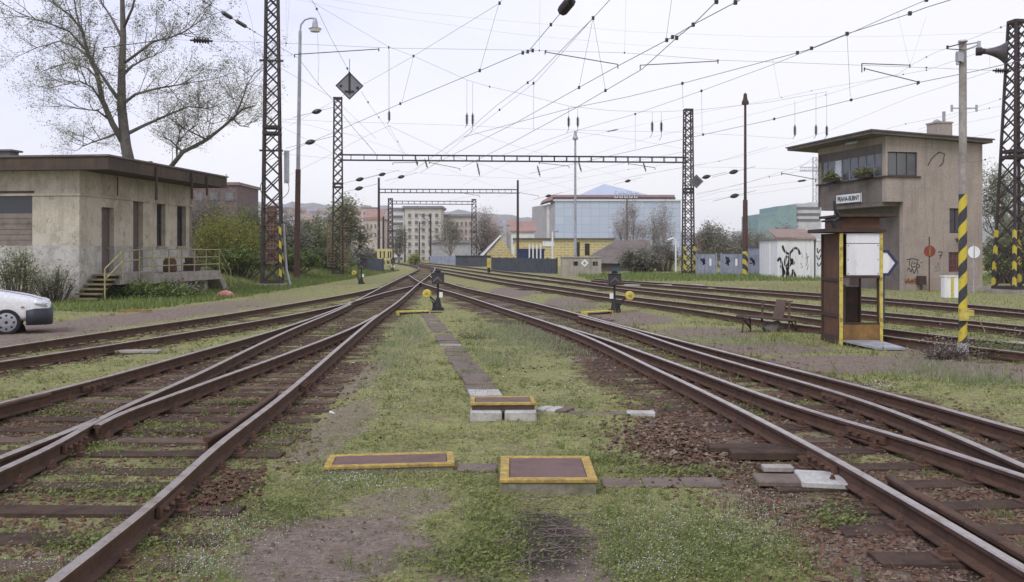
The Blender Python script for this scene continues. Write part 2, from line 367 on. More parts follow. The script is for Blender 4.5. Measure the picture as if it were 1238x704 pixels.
# check rails, wing rail, fishplates: parts of the near turnouts
def side_rail(parent,key,y0,y1,off,label=None):
    pts=[]; c=R[key]; y=y0
    while y<=y1+1e-6:
        fl=min(1,min(y-y0,y1-y)/.5); sl=float(c.slope(y)); k=1/math.sqrt(1+sl*sl)
        o=off+ (1-fl)*.05*(1 if off>0 else -1)
        pts.append(Vector((float(c.x(y))+o*k,y-o*k*sl,0))); y+=.25
    o=rail_mesh(pts,z=RAILZ+.012).build('check_rail',[M['rust'],M['rust']],parent)
    if label: o['label']=label
side_rail(TL,'A',9.0,12.3,-.115)
side_rail(TR,'n1',5.0,7.55,.13,'dark unpolished check rail beside the nearest rail')
side_rail(TL,'L',9.6,12.0,.115)
def fishplate(parent,key,y):
    c=R[key]; sl=float(c.slope(y)); a=-math.atan(sl); mb=MB()
    for sx in(-1,1):
        mb.box((sx*.034,0,RAILZ+.068),(.03,.62,.075))
        for k in(-.22,-.08,.08,.22): mb.cyl((sx*.045,k,RAILZ+.07),(sx*.085,k,RAILZ+.07),.018,n=6)
    o=mb.build('fishplate',M['plate'],parent); o.location=(float(c.x(y)),y,0); o.rotation_euler=(0,0,a)
for k,y in(('A',7.05),('A',13.2),('L',13.1),('r2',9.2)): fishplate(TL,k,y)
for k,y in(('n1',8.35),('n2',9.6),('n3',12.0)): fishplate(TR,k,y)

# ------------------------------------------------------------------ ground
BED=[('L','A',.62,58,1.0),('n1','n4',1.3,62,1.0),('C1','C2',.55,45,.75),('D1','D2',.6,120,.75),('E1','E2',.5,120,.8),('F1','F2',.4,62,.7),('L','A',.7,240,1.0)]
DIRT=[(1.35,24,.5,3,.5),(3.2,11,.5,2,.5),  # bare earth: x, y, half widths, strength
 (-1.15,6.3,.75,.9,1),(-.9,7.4,.5,.5,.6),(-.3,5.6,.3,.6,.6),(2.35,6.4,.5,1.3,.9),(2.0,10.0,.75,1.5,1),(2.0,8.2,.6,.9,.8),(2.3,5.0,.6,1.2,.8),(-3.2,6.8,.5,1.0,.4),
 (6.2,16.6,2.6,1.5,1),(4.8,19.2,1.8,1.4,.8),(8.3,15.2,2.2,1.2,.9),(4.6,23,1.6,2.2,.7),(3.4,28,1.3,3.6,.8),(2.1,36,1.1,5,.8),(0,46,1.4,7,.8),
 (1.7,17.5,.7,2.3,.8),(.9,25,.7,4,.9),(-.6,36,.8,6,1),(.25,9.6,.35,.5,.3),(-1.9,10.5,.35,2.4,.6),(-2.3,15,.35,3,.6),(.35,6.0,.3,.9,1),(8.2,18.6,1.5,.9,.8)]
ROAD=[(-9.5,8.5),(-10.4,15),(-11.2,19.5),(-11.2,25),(-10.3,31),(-9.6,38),(-9.4,48),(-9.3,60),(-9.2,75)]
def road_x(y): return np.interp(y,[p[1] for p in ROAD],[p[0] for p in ROAD])
def sstep(a,b,x):
    t=np.clip((x-a)/(b-a),0,1); return t*t*(3-2*t)
_h=[RNG.uniform(-1,1,4) for _ in range(40)]
def wob(x,y,s,seed=0):
    v=np.zeros_like(x)
    for k in range(6):
        a,b,c,d=_h[(seed*6+k)%40]; f=s*(1.0+.55*k); v+=np.sin(x*f*(1+.4*a)+y*f*b*1.3+c*6)*np.cos(y*f*(1+.4*d)-x*f*a+b*5)/(1+.5*k)
    return v/2.2
def masks(x,y):
    bed=np.zeros_like(x); yy=np.clip(y,3,None)
    for l,r,pad,ymax,st in BED:
        cl,cr=R[l],R[r]; xl=cl.x(yy); xr=cr.x(yy)
        dlt=np.maximum(xl-x,x-xr)
        far=np.clip((ymax-y)/8,0,1)
        bed=np.maximum(bed,st*far*(1-sstep(pad*.35,pad+.25,dlt+.22*wob(x,y,1.6,1))))
    bed=bed*(1-.5*sstep(-1.2,-2.4,x)*sstep(10.5,8.0,y))
    dirt=np.zeros_like(x)
    for a,b,c,d,s in DIRT:
        q=((x-a)/c)**2+((y-b)/d)**2; dirt=np.maximum(dirt,s*(1-sstep(.35,1.35,q+.45*wob(x,y,2.2,2))))
    rx=road_x(y); rd=(1-sstep(.8,2.2,np.abs(x-rx)+.5*wob(x,y,.9,3)))*np.clip((52-y)/22,0,1)
    return bed,np.maximum(dirt,rd*.85),rd
def gheight(x,y):
    bed,dirt,rd=masks(x,y)
    z=.035*wob(x,y,.8,4)*np.clip(1-bed,0.15,1)+.012*wob(x,y,4.5,5)*np.clip(1-bed,.3,1)+.02*(1-bed)
    z=z-.012*dirt*(1-bed)
    # grassy banks: behind the yard on the left, and far on the right in front of the grey wall
    z=z+.85*sstep(3.2,7.5,rx_d(x,y))*np.clip((y-40)/14,0,1)*np.clip((130-y)/30,0,1)
    return z
def rx_d(x,y): return road_x(y)-x
def make_ground():
    ys=[2.2]
    while ys[-1]<140: ys.append(ys[-1]*1.0125+.004)
    while ys[-1]<2300: ys.append(ys[-1]*1.12)
    ys=np.array(ys); us=np.linspace(-.95,.95,330); us=np.concatenate([[-3.5,-2,-1.3],us,[1.3,2,3.5]])
    Y,U=np.meshgrid(ys,us,indexing='ij'); X=U*(Y+1.5)
    x=X.ravel(); y=Y.ravel(); z=np.where(y<150,gheight(x,np.minimum(y,150)),0.0)
    z=np.where(y>150,-.0,z)
    ny,nx=Y.shape; idx=np.arange(ny*nx).reshape(ny,nx)
    q=np.stack([idx[:-1,:-1],idx[:-1,1:],idx[1:,1:],idx[1:,:-1]],-1).reshape(-1,4)
    # the sheet goes on behind the photographer as well
    b0=len(x); x=np.concatenate([x,[-60,60]]); y=np.concatenate([y,[-60,-60]]); z=np.concatenate([z,[0,0]])
    me=bpy.data.meshes.new('ground'); faces=q.tolist()+[[b0,b0+1]+[int(i) for i in idx[0,::-1]]]
    me.from_pydata(np.stack([x,y,z],-1).tolist(),[],faces)
    bed,dirt,rd=masks(x,np.clip(y,2,4000))
    darkp=1-sstep(.3,1.2,((x-.2)/.30)**2+((y-6.5)/.75)**2+.35*wob(x,y,5,2))  # dark colour patch under the twigs; the ground itself stays level
    for nm,v in(('bed',bed),('dirt',dirt),('dark_patch',darkp)):
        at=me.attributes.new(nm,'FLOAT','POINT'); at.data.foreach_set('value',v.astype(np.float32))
    me.polygons.foreach_set('use_smooth',[True]*len(me.polygons)); me.update()
    m,nt,b=nodes('yard_soil'); p=worldpos(nt)
    A=lambda k: N(nt,'ShaderNodeAttribute',attribute_name=k).outputs['Fac']
    fine=noise(nt,p,38,5,.75); mid=noise(nt,p,7,7,.7,.4); big=noise(nt,p,1.1,5,.6,.3); vor=N(nt,'ShaderNodeTexVoronoi'); vor.inputs['Scale'].default_value=26; nt.links.new(p,vor.inputs['Vector'])
    moss=ramp(nt,mid,[(.2,(.13,.11,.072)),(.38,(.205,.20,.085)),(.56,(.28,.285,.105)),(.78,(.345,.345,.15))])
    moss=mixc(nt,ramp(nt,big,[(.35,0.0),(.65,.7)]),moss,ramp(nt,mid,[(.25,(.18,.15,.11)),(.5,(.25,.235,.12)),(.8,(.31,.305,.145))]))
    brown=ramp(nt,fine,[(.3,(.09,.07,.05)),(.7,(.21,.165,.115))]); moss=mixc(nt,ramp(nt,noise(nt,p,2.6,8,.72,.6),[(.53,0.0),(.64,.5)]),moss,brown); moss=mixc(nt,.75,moss,ramp(nt,fine,[(.32,.12),(.68,.88)]),'OVERLAY')
    earth=ramp(nt,mid,[(.2,(.105,.078,.06)),(.5,(.185,.145,.115)),(.8,(.265,.215,.178))]); earth=mixc(nt,.7,earth,ramp(nt,fine,[(.3,.3),(.7,.9)]),'OVERLAY')
    bal=ramp(nt,vor.outputs['Distance'],[(.05,(.18,.105,.066)),(.35,(.125,.075,.05)),(.6,(.05,.033,.026))])
    bal=mixc(nt,ramp(nt,mid,[(.4,0.0),(.7,.8)]),bal,(.135,.086,.06)); bal=mixc(nt,.5,bal,ramp(nt,fine,[(.3,.25),(.7,.85)]),'OVERLAY')
    # moss creeps into the ballast in patches
    bd=mth(nt,'MULTIPLY',A('bed'),ramp(nt,noise(nt,p,.9,6,.7,.5),[(.36,1.0),(.60,.30)]))
    f1=ramp(nt,mth(nt,'ADD',A('dirt'),mth(nt,'MULTIPLY',mth(nt,'SUBTRACT',mid,.5),1.0)),[(.35,0.0),(.7,1.0)])
    f2=ramp(nt,mth(nt,'ADD',bd,mth(nt,'MULTIPLY',mth(nt,'SUBTRACT',mid,.5),.9)),[(.32,0.0),(.6,1.0)])
    c=mixc(nt,f1,moss,earth); c=mixc(nt,f2,c,bal); c=mixc(nt,mth(nt,'MULTIPLY',A('dark_patch'),.9),c,ramp(nt,fine,[(.3,(.03,.026,.022)),(.7,(.085,.07,.055))]))
    nt.links.new(c,b.inputs['Base Color']); b.inputs['Roughness'].default_value=.97; b.inputs['Specular IOR Level'].default_value=.1
    hh=mth(nt,'ADD',mth(nt,'MULTIPLY',fine,.6),mth(nt,'ADD',mid,mth(nt,'MULTIPLY',vor.outputs['Distance'],mth(nt,'MULTIPLY',bd,-1.2))))
    bump(nt,b,hh,.75,.035)
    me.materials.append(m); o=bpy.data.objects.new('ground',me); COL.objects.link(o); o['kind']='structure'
    return o
make_ground()

# ------------------------------------------------------------------ ground cover (nobody could count it)
def field(n,y0,y1,spread=.8,pw=2.0):
    """random spots in view, denser close by"""
    u=RNG.random(n); y=1/(1/y0+(1/y1-1/y0)*u) if pw==2 else y0*(y1/y0)**u
    x=RNG.uniform(-spread,spread,n)*(y+.8); return x,y
def dist_rail(x,y):
    d=np.full(x.shape,9.0)
    for k,c in R.items():
        ok=(y>c.y0)&(y<c.y1); d=np.where(ok,np.minimum(d,np.abs(x-c.x(np.clip(y,c.y0,c.y1)))),d)
    return d
NO=[]  # rectangles without growth (slabs, lids, footings): x0,x1,y0,y1
def blocked(x,y):
    b=np.zeros(x.shape,bool)
    for x0,x1,y0,y1 in NO: b|=(x>x0)&(x<x1)&(y>y0)&(y<y1)
    return b
def soup(name,V,nper,mat,kind='stuff'):
    """V: (n*nper,3) vertices, every nper in a row are one face"""
    n=len(V)//nper; me=bpy.data.meshes.new(name); me.vertices.add(len(V)); me.vertices.foreach_set('co',np.ascontiguousarray(V,dtype=np.float32).ravel())
    me.loops.add(len(V)); me.loops.foreach_set('vertex_index',np.arange(len(V),dtype=np.int32))
    me.polygons.add(n); me.polygons.foreach_set('loop_start',np.arange(0,len(V),nper,dtype=np.int32)); me.polygons.foreach_set('loop_total',np.full(n,nper,dtype=np.int32))
    me.update(calc_edges=True); me.validate(); me.materials.append(mat)
    o=bpy.data.objects.new(name,me); COL.objects.link(o)
    if kind: o['kind']=kind
    return o
def blades(x,y,h,w,lean=.6):
    n=len(x); z=gheight(x,y)-.01; a=RNG.uniform(0,2*np.pi,n); b=RNG.uniform(0,2*np.pi,n); l=RNG.uniform(.1,lean,n)*h
    dx,dy=np.cos(a)*w/2,np.sin(a)*w/2; hh=h*RNG.uniform(.6,1,n)
    tip=np.stack([x+np.cos(b)*l,y+np.sin(b)*l,z+hh],-1)
    V=np.empty((n,3,3)); V[:,0]=np.stack([x-dx,y-dy,z],-1); V[:,1]=np.stack([x+dx,y+dy,z],-1); V[:,2]=tip
    return V.reshape(-1,3)
def leaves(x,y,z,s,flat=.5):
    n=len(x); a=RNG.uniform(0,2*np.pi,n); t=RNG.uniform(-flat,flat,n)*1.4
    u=np.stack([np.cos(a),np.sin(a),np.sin(t)*.6],-1)*s[:,None]; v=np.stack([-np.sin(a),np.cos(a),np.sin(t*1.7)*.6],-1)*(s*.55)[:,None]
    c=np.stack([x,y,z],-1); V=np.empty((n,4,3)); V[:,0]=c-u; V[:,1]=c-v; V[:,2]=c+u; V[:,3]=c+v
    return V.reshape(-1,3)
# ------------------------------------------------------------------ concrete troughs, lids, boards on the ground
def slabrow(name,label,cat,pts,w,th,n,mat,group=None,z=.035,seed=3,gap=.012,pale=None):
    """a row of separate slabs laid between two ground points"""
    r=random.Random(seed); p0,p1=[Vector((p.x,p.y,0)) for p in pts]; d=p1-p0; L=d.length; a=math.atan2(d.y,d.x)
    t=thing(name,label,cat,p0,a,group)
    for i in range(n):
        mb=MB(); mb.box((0,0,-th/2),(L/n-gap*r.uniform(.6,2),w*r.uniform(.93,1.03),th))
        o=mb.build('slab',M['slabpale'] if (pale and i in pale) else (M['slab'] if r.random()<.97 else M['concrete']),t)
        o.location=((i+.5)*L/n,r.uniform(-.02,.02),z+r.uniform(-.008,.012)); o.rotation_euler=(r.uniform(-.02,.02),r.uniform(-.015,.015),r.uniform(-.03,.03))
        b=o.modifiers.new('worn_edges','BEVEL'); b.width=.008; b.segments=1
    NO.append((min(p0.x,p1.x)-w*.4,max(p0.x,p1.x)+w*.4,min(p0.y,p1.y)-w*.35,max(p0.y,p1.y)+w*.35)) if abs(d.x)>abs(d.y) else None
    return t
a,b=G(590,483),G(517,381)
slabrow('cable_trough','line of brownish concrete cable trough slabs running away through the moss','cable trough',(a,b),.42,.10,30,None,z=.045,seed=5,pale=(0,))
TROUGH=(a,b)
slabrow('cable_trough','short row of flat slabs right of the small raised hatch','cable trough',(G(652,497),G(690,500)),.30,.06,3,None,z=.05,seed=6,pale=(0,1))
slabrow('cable_trough','long low slab row between the small raised hatch and the rubble heap','cable trough',(G(688,502),G(792,503)),.20,.06,3,None,z=.04,seed=8,pale=(2,))
slabrow('cable_trough','low slab row right of the large square hatch','cable trough',(G(727,589),G(872,590)),.30,.07,3,None,z=.045,seed=9)
slabrow('cable_trough','single slab between the long hatch and the square hatch','cable trough',(G(552,572),G(602,572)),.26,.07,1,None,z=.05,seed=10)
def hatch(label,fl,fr,w_far,depth,top,rim,tilt=0,group='yellow rimmed hatches',base=-.06):
    """concrete box with a yellow painted rim and a steel lid; fl/fr = front bottom corners on the ground"""
    c=(fl+fr)/2; wdt=(fr-fl).length; a=math.atan2(fr.y-fl.y,fr.x-fl.x)
    t=thing('cable_hatch',label,'hatch',(c.x,c.y,0),a,group)
    mb=MB(); mb.b2((-wdt/2+.015,.015,base),(wdt/2-.015,depth-.015,top-.033)); mb.build('concrete_box',M['hatchconc'] if base<0 else M['darkwood'],t)
    mb=MB(); z0,z1=top-.032,top
    mb.b2((-wdt/2,0,z0),(wdt/2,rim,z1)); mb.b2((-wdt/2,depth-rim,z0),(wdt/2,depth,z1)); mb.b2((-wdt/2,rim,z0),(-wdt/2+rim,depth-rim,z1)); mb.b2((wdt/2-rim,rim,z0),(wdt/2,depth-rim,z1))
    o=mb.build('rim',M['yellow'],t); bv=o.modifiers.new('worn','BEVEL'); bv.width=.006
    mb=MB(); mb.box((0,depth/2,top-.012),(wdt-2*rim-.012,depth-2*rim-.012,.014)); mb.cyl((wdt*.12,depth*.4,top-.006),(wdt*.12,depth*.4,top-.003),.012,n=8); mb.build('lid',M['hatchlid'],t)
    t.rotation_euler=(0,tilt,a); NO.append((c.x-wdt/2,c.x+wdt/2,c.y-.02,c.y+depth))
    return t
hatch('large square hatch with a reddish steel lid in the centre foreground',G(604,603),G(723,603),0,.88,.15,.075)
hatch('long narrow hatch lying low and slightly tilted, left of the square one',G(391,577),G(550,574),0,.50,.095,.065,tilt=-.01)
hatch('small raised hatch on pale blocks at the near end of the slab path',G(569,508.5),G(648,508),0,.50,.20,.05,base=.115)
t=thing('concrete_block','two pale concrete blocks under the small raised hatch','block',tuple(G(609,510)))
for x in(-.20,.19):
    mb=MB(); mb.box((x,.12,.022),(.36,.26,.185)); o=mb.build('block',M['slabpale'],t); o.modifiers.new('worn','BEVEL').width=.015
# boards beside the nearest rail
def board(name,label,cat,c,size,rot,mat,z=.0,tilt=(0,0)):
    mb=MB(); mb.box((0,0,size[2]/2),size); o=mb.build(name,mat); o.location=(c.x,c.y,z); o.rotation_euler=(tilt[0],tilt[1],rot)
    o.modifiers.new('worn','BEVEL').width=.008; tag(o,label,cat); NO.append((c.x-size[0]/2,c.x+size[0]/2,c.y-size[1]/2,c.y+size[1]/2)); return o
board('concrete_slab','pale grey concrete slab lying against the nearest rail on the right','slab',G(992,588),(.36,.40,.05),-.12,M['slabpale'],.03,(.03,.02))
board('concrete_slab','reddish brown slab left of the pale grey slab by the rail','slab',G(946,587),(.44,.30,.045),-.08,M['slab'],.02)
board('concrete_slab','small light slab behind the reddish brown slab by the rail','slab',G(940,574),(.26,.12,.05),-.05,M['concrete'],.03)
board('timber_sleeper','dark loose sleeper end lying left of the nearest right rail, farther one','sleeper',G(912,549.5),(.86,.20,.07),-.03,M['sleeper'],.015)
board('timber_sleeper','dark loose sleeper end lying left of the nearest right rail, nearer one','sleeper',G(930,556.5),(.72,.18,.075),-.03,M['sleeper'],.015)
board('timber_board','pale board lying in the grass between the siding and the left turnout','board',G(145,428),(1.5,.30,.05),.02,M['concrete'],.02)
board('timber_board','yellowish board lying on the grass before the platform steps','board',G(163,378.5),(1.0,.22,.05),.05,M['ochre'],.05)
board('timber_board','yellowish plank lying left of the far lattice mast on the right','board',G(802,347),(4.2,.5,.06),-.05,M['slabpale'],.06)
board('timber_board','pale yellow plank lying in the grass beyond the bench','board',G(888,351),(2.6,.45,.06),-.06,M['paleyellow'],.06)
board('timber_board','pale board lying in front of the striped pole by the track','board',G(1205,419),(1.5,.5,.05),-.1,M['slabpale'],.03)
# yellow rod covers beside the switch stands
def rodcover(label,p0,p1,h=.12):
    a=G(*p0); b=G(*p1); d=(b-a); t=thing('rod_cover',label,'rod cover',(a.x,a.y,0),math.atan2(d.y,d.x),'yellow switch rod covers')
    L=math.hypot(d.x,d.y); mb=MB(); mb.b2((0,-.12,h-.03),(L,.12,h)); mb.b2((0,-.12,0),(.04,.12,h-.03)); mb.b2((L-.04,-.12,0),(L,.12,h-.03)); mb.build('cover',M['brightyellow'],t)
    mb=MB(); mb.tube([(.0,0,.05),(L+.4,0,.05)],.02); mb.build('rod',M['rust'],t)
rodcover('yellow rod cover left of the nearer middle switch stand',(480,381),(519,380))
rodcover('yellow rod cover left of the right switch stand',(706,382),(738,380))

# ------------------------------------------------------------------ heaps, stones, twigs
def stone_soup(name,x,y,s,mat,z=None):
    """irregular ballast stones: bent octahedra"""
    n=len(x); z=gheight(x,y) if z is None else z
    D=np.array([(1,0,0),(0,1,0),(-1,0,0),(0,-1,0),(0,0,1),(0,0,-1)],float); T=[(0,1,4),(1,2,4),(2,3,4),(3,0,4),(1,0,5),(2,1,5),(3,2,5),(0,3,5)]
    a=RNG.uniform(0,2*np.pi,n); ca,sa=np.cos(a),np.sin(a); P=np.empty((n,6,3))
    for k in range(6):
        r=s*RNG.uniform(.55,1.15,n); v=D[k]+RNG.uniform(-.25,.25,(n,3)); v[:,2]*=.62
        P[:,k,0]=x+(v[:,0]*ca-v[:,1]*sa)*r; P[:,k,1]=y+(v[:,0]*sa+v[:,1]*ca)*r; P[:,k,2]=z+v[:,2]*r+s*.15
    V=np.concatenate([P[:,list(t)][:,None] for t in T],1).reshape(-1,3)
    return soup(name,V,3,mat)
def stonemat(name,cols):
    m,nt,b=nodes(name); g=N(nt,'ShaderNodeNewGeometry'); n=noise(nt,worldpos(nt),55,3,.6); n2=noise(nt,worldpos(nt),11,1,.5)
    c=ramp(nt,n2,[(.36+.28*i/(len(cols)-1),c) for i,c in enumerate(cols)])
    nt.links.new(mixc(nt,.4,c,ramp(nt,n,[(.3,.3),(.7,.85)]),'OVERLAY'),b.inputs['Base Color']); b.inputs['Roughness'].default_value=.95; b.inputs['Specular IOR Level'].default_value=.15; return m
M['ballast']=stonemat('rusty_ballast',[(.075,.047,.035),(.125,.074,.05),(.17,.098,.062),(.10,.075,.062),(.20,.145,.11)])
M['rubble']=stonemat('brown_rubble',[(.055,.038,.03),(.11,.068,.048),(.17,.105,.068),(.075,.052,.042),(.24,.18,.13)])
M['gravel']=stonemat('pale_gravel',[(.17,.14,.12),(.25,.22,.19),(.12,.10,.085)])
x,y=field(90000,4.2,70); bed,dirt,rd=masks(x,y); keep=(RNG.random(len(x))<bed*(.25+.75*sstep(-.35,.35,wob(x,y,1.1,2))))&~blocked(x,y)&(dist_rail(x,y)>.06)
x,y=x[keep][:26000],y[keep][:26000]; stone_soup('ballast',x,y,RNG.uniform(.014,.038,len(x))*np.clip(y/9,1,2.4)**.6,M['ballast'])
x,y=field(60000,4.4,30); bed,dirt,rd=masks(x,y); keep=(RNG.random(len(x))<np.clip(dirt,0,1)*.5)&~blocked(x,y)
x,y=x[keep][:12000],y[keep][:12000]; stone_soup('gravel',x,y,RNG.uniform(.005,.014,len(x))*np.clip(y/9,1,2.4)**.6,M['gravel'])
# the rubble heap of rusty scrap and stones left of the near right rail
hx=RNG.normal(0,1,2600); hy=RNG.normal(0,1,2600); c=G(815,541); x=c.x+hx*.31; y=c.y+hy*.75; z=gheight(x,y)+RNG.uniform(-.01,.07,2600)*np.exp(-(hx**2+hy**2)/2.5)
o=stone_soup('rubble_heap',x,y,RNG.uniform(.010,.052,2600)*RNG.uniform(.4,1,2600),M['rubble'],z)
del o['kind']; tag(o,'low heap of reddish brown rubble in the moss left of the nearest right rail','rubble heap')
c=G(250,602); hx=RNG.normal(0,1,420); hy=RNG.normal(0,1,420); x=c.x+.12+hx*.11; y=c.y+.05+hy*.28; z=gheight(x,y)+RNG.uniform(0,.06,420)
o=stone_soup('rubble_heap',x,y,RNG.uniform(.012,.036,420),M['plate'],z); del o['kind']; tag(o,'small heap of orange brown rust scrap beside the nearest left rail','rubble heap')
# twigs on the dark ground patch before the square hatch
mb=MB(); r=random.Random(5)
for i in range(80):
    c=G(655+r.gauss(0,24),655+r.gauss(0,24)); a=r.gauss(.25,.8); L=r.uniform(.08,.30); b=a+r.uniform(-.5,.5); z=r.uniform(.02,.06)
    p=[c+Vector((0,0,z)),c+Vector((math.cos(a)*L*.5,math.sin(a)*L*.5,z+r.uniform(-.01,.03))),c+Vector((math.cos(a)*L*.5+math.cos(b)*L*.5,math.sin(a)*L*.5+math.sin(b)*L*.5,z+r.uniform(-.02,.02)))]
    mb.tube(p,[.0045,.0038,.002],4)
mb.build('dead_twigs',plain('dead_twigs',(.15,.12,.10),.9))['kind']='stuff'

# ------------------------------------------------------------------ moss, herbs, grass, flowers
M['herb']=leafmat('herbs',[(.14,.165,.05),(.21,.23,.07),(.285,.295,.10),(.235,.235,.11)],.8,.2)
M['grass']=leafmat('grass',[(.10,.16,.035),(.15,.215,.055),(.20,.25,.08),(.25,.265,.125)],.7,.25)
M['pale_grass']=leafmat('pale_grass',[(.17,.20,.09),(.24,.27,.14),(.30,.32,.20),(.34,.35,.26)],.8,.25)
M['flower']=leafmat('white_flowers',[(.60,.61,.55),(.72,.72,.68),(.45,.48,.36)],.8,.2)
M['deadleaf']=leafmat('dead_leaves',[(.07,.05,.04),(.15,.10,.07),(.24,.18,.12),(.10,.08,.06)],.9,0)
M['dry']=leafmat('dry_stalks',[(.20,.16,.11),(.27,.23,.16),(.13,.10,.08)],.9,0)
def growth(x,y):
    bed,dirt,rd=masks(x,y); g=(1-np.clip(dirt*1.1,0,1))*(1-.72*bed); n=wob(x,y,1.3,3); n2=wob(x,y,3.7,1)
    return g*np.clip(.52+.9*n+.55*n2,0.05,1)
x,y=field(330000,4.3,45); k=(RNG.random(len(x))<growth(x,y))&~blocked(x,y)&(dist_rail(x,y)>.05); x,y=x[k],y[k]
s=RNG.uniform(.006,.014,len(x))*np.clip(y/7,1,3.2); soup('moss',leaves(x,y,gheight(x,y)+RNG.uniform(0,.022,len(x)),s),4,M['herb'])
x,y=field(200000,4.3,13); k=(RNG.random(len(x))<growth(x,y)*.8)&~blocked(x,y)&(dist_rail(x,y)>.05); x,y=x[k],y[k]
soup('moss',leaves(x,y,gheight(x,y)+RNG.uniform(0,.03,len(x)),RNG.uniform(.004,.010,len(x)),1.0),4,M['herb'])
x,y=field(260000,4.3,75); k=(RNG.random(len(x))<growth(x,y)*.75)&~blocked(x,y)&(dist_rail(x,y)>.06); x,y=x[k],y[k]
h=RNG.uniform(.015,.055,len(x))*(1+.9*sstep(.0,.9,wob(x,y,.7,6)))*np.clip(y/10,1,1.9); soup('grass',blades(x,y,h,RNG.uniform(.004,.009,len(x))*np.clip(y/7,1,3.4)),3,M['grass'])
# brighter herb cushions in the centre foreground and between the left sleepers
hx=[];hy=[]
for (px,py,rx,ry,n) in((590,640,46,62,1200),(555,680,85,24,900),(880,680,90,40,800),(740,660,40,50,500),(330,530,40,22,700),(350,620,60,20,700),(180,600,130,9,1100),(90,545,70,12,1000),(130,660,80,10,900),(200,520,60,10,700),(60,500,60,8,600),(300,460,60,8,500),(905,500,28,14,300),(935,470,30,10,400),(700,560,90,8,900),(820,575,70,7,700),(1010,630,40,14,400)):
    a=RNG.normal(0,.55,n)*rx+px; b=np.clip(RNG.normal(0,.5,n)*ry+py,490,705); d=F*CAM/(b-HY); hx.append((a-CX)*d/F); hy.append(d)
x=np.concatenate(hx); y=np.concatenate(hy); k=~blocked(x,y)&(dist_rail(x,y)>.05); x,y=x[k],y[k]
M['bright']=leafmat('bright_herbs',[(.14,.175,.055),(.195,.225,.07),(.255,.275,.10),(.18,.185,.09)],.7,.3)
soup('herbs',np.concatenate([leaves(x,y,gheight(x,y)+RNG.uniform(.01,.06,len(x)),RNG.uniform(.008,.020,len(x)),.9)]),4,M['bright'])
soup('tall_grass',blades(x,y,RNG.uniform(.03,.12,len(x)),RNG.uniform(.003,.007,len(x))),3,M['grass'])
# tufts and dead leaves
x,y=field(9000,4.4,38); k=(RNG.random(len(x))<growth(x,y)*.55+.03)&~blocked(x,y)&(dist_rail(x,y)>.08); x,y=x[k],y[k]; nb=16
hh=np.repeat(RNG.uniform(.035,.12,len(x))*np.clip(y/10,1,1.6),nb); sp=np.repeat(RNG.uniform(.012,.04,len(x)),nb)*np.repeat(np.clip(y/9,1,2),nb); xx=np.repeat(x,nb)+RNG.normal(0,1,len(x)*nb)*sp; yy=np.repeat(y,nb)+RNG.normal(0,1,len(x)*nb)*sp
soup('grass_tufts',blades(xx,yy,hh,RNG.uniform(.004,.008,len(xx))*np.clip(yy/8,1,2.6),.9),3,M['grass'])
x,y=field(7000,4.4,26); k=~blocked(x,y); x,y=x[k],y[k]; soup('dead_leaves',leaves(x,y,gheight(x,y)+.012,RNG.uniform(.008,.022,len(x))*np.clip(y/9,1,1.8),.7),4,M['deadleaf'])
# white flowering carpets
def flowers(n,px,py,rx,ry):
    n=int(n*1.5)
    a=RNG.normal(0,.5,n)*rx+px; b=np.clip(RNG.normal(0,.5,n)*ry+py,440,712); d=F*CAM/(b-HY); return (a-CX)*d/F,d
P=[flowers(*q) for q in((1500,820,650,150,50),(900,930,620,70,60),(900,300,650,80,40),(500,250,690,60,24),(160,120,590,130,16),(160,60,690,70,10),(500,420,585,60,16),(420,500,600,120,60),(300,450,470,70,40),(500,760,690,120,14),(160,1060,470,20,8),(200,690,470,60,40))]
x=np.concatenate([p[0] for p in P]); y=np.concatenate([p[1] for p in P]); x2,y2=field(9000,4.4,26); k=RNG.random(len(x2))<growth(x2,y2)*sstep(-.1,.5,wob(x2,y2,.9,5)); x=np.concatenate([x,x2[k]]); y=np.concatenate([y,y2[k]])
bed,dirt,rd=masks(x,y); k=~blocked(x,y)&(dist_rail(x,y)>.06)&(RNG.random(len(x))<1-.8*dirt); x,y=x[k],y[k]
zz=gheight(x,y); hh=RNG.uniform(.015,.06,len(x)); s=RNG.uniform(.0024,.0052,len(x))*np.clip(y/7,1,2)
soup('white_flowers',leaves(x,y,zz+hh,s*1.15,.8),4,M['flower'])
n=len(x); V=np.empty((n,3,3)); V[:,0]=np.stack([x-.0012,y,zz],-1); V[:,1]=np.stack([x+.0012,y,zz],-1); V[:,2]=np.stack([x,y,zz+hh],-1); soup('flower_stalks',V.reshape(-1,3),3,M['pale_grass'])
# taller pale grass by the slab path and around the switch stands
x=[];y=[]
for (px,py,rx,ry,n) in((640,402,70,20,6500),(500,400,28,20,2200),(700,420,60,14,1800),(600,435,40,10,900),(470,430,40,30,1500),(1010,405,40,6,500),(900,415,70,8,900),(1130,450,60,12,1200),(1190,462,40,10,900),(1100,350,110,5,1500),(900,338,80,4,1500),(700,372,30,4,400)):
    a=RNG.normal(0,.5,n)*rx+px; b=np.clip(RNG.normal(0,.5,n)*ry+py,330,500); d=F*CAM/(b-HY); x.append((a-CX)*d/F); y.append(d)
x=np.concatenate(x); y=np.concatenate(y); a,b=TROUGH; tx=a.x+(b.x-a.x)*(y-a.y)/(b.y-a.y); k=(np.abs(x-tx)>.32)&(dist_rail(x,y)>.25); x,y=x[k],y[k]
soup('pale_grass',blades(x,y,RNG.uniform(.05,.15,len(x)),RNG.uniform(.008,.018,len(x)),.6),3,M['pale_grass'])
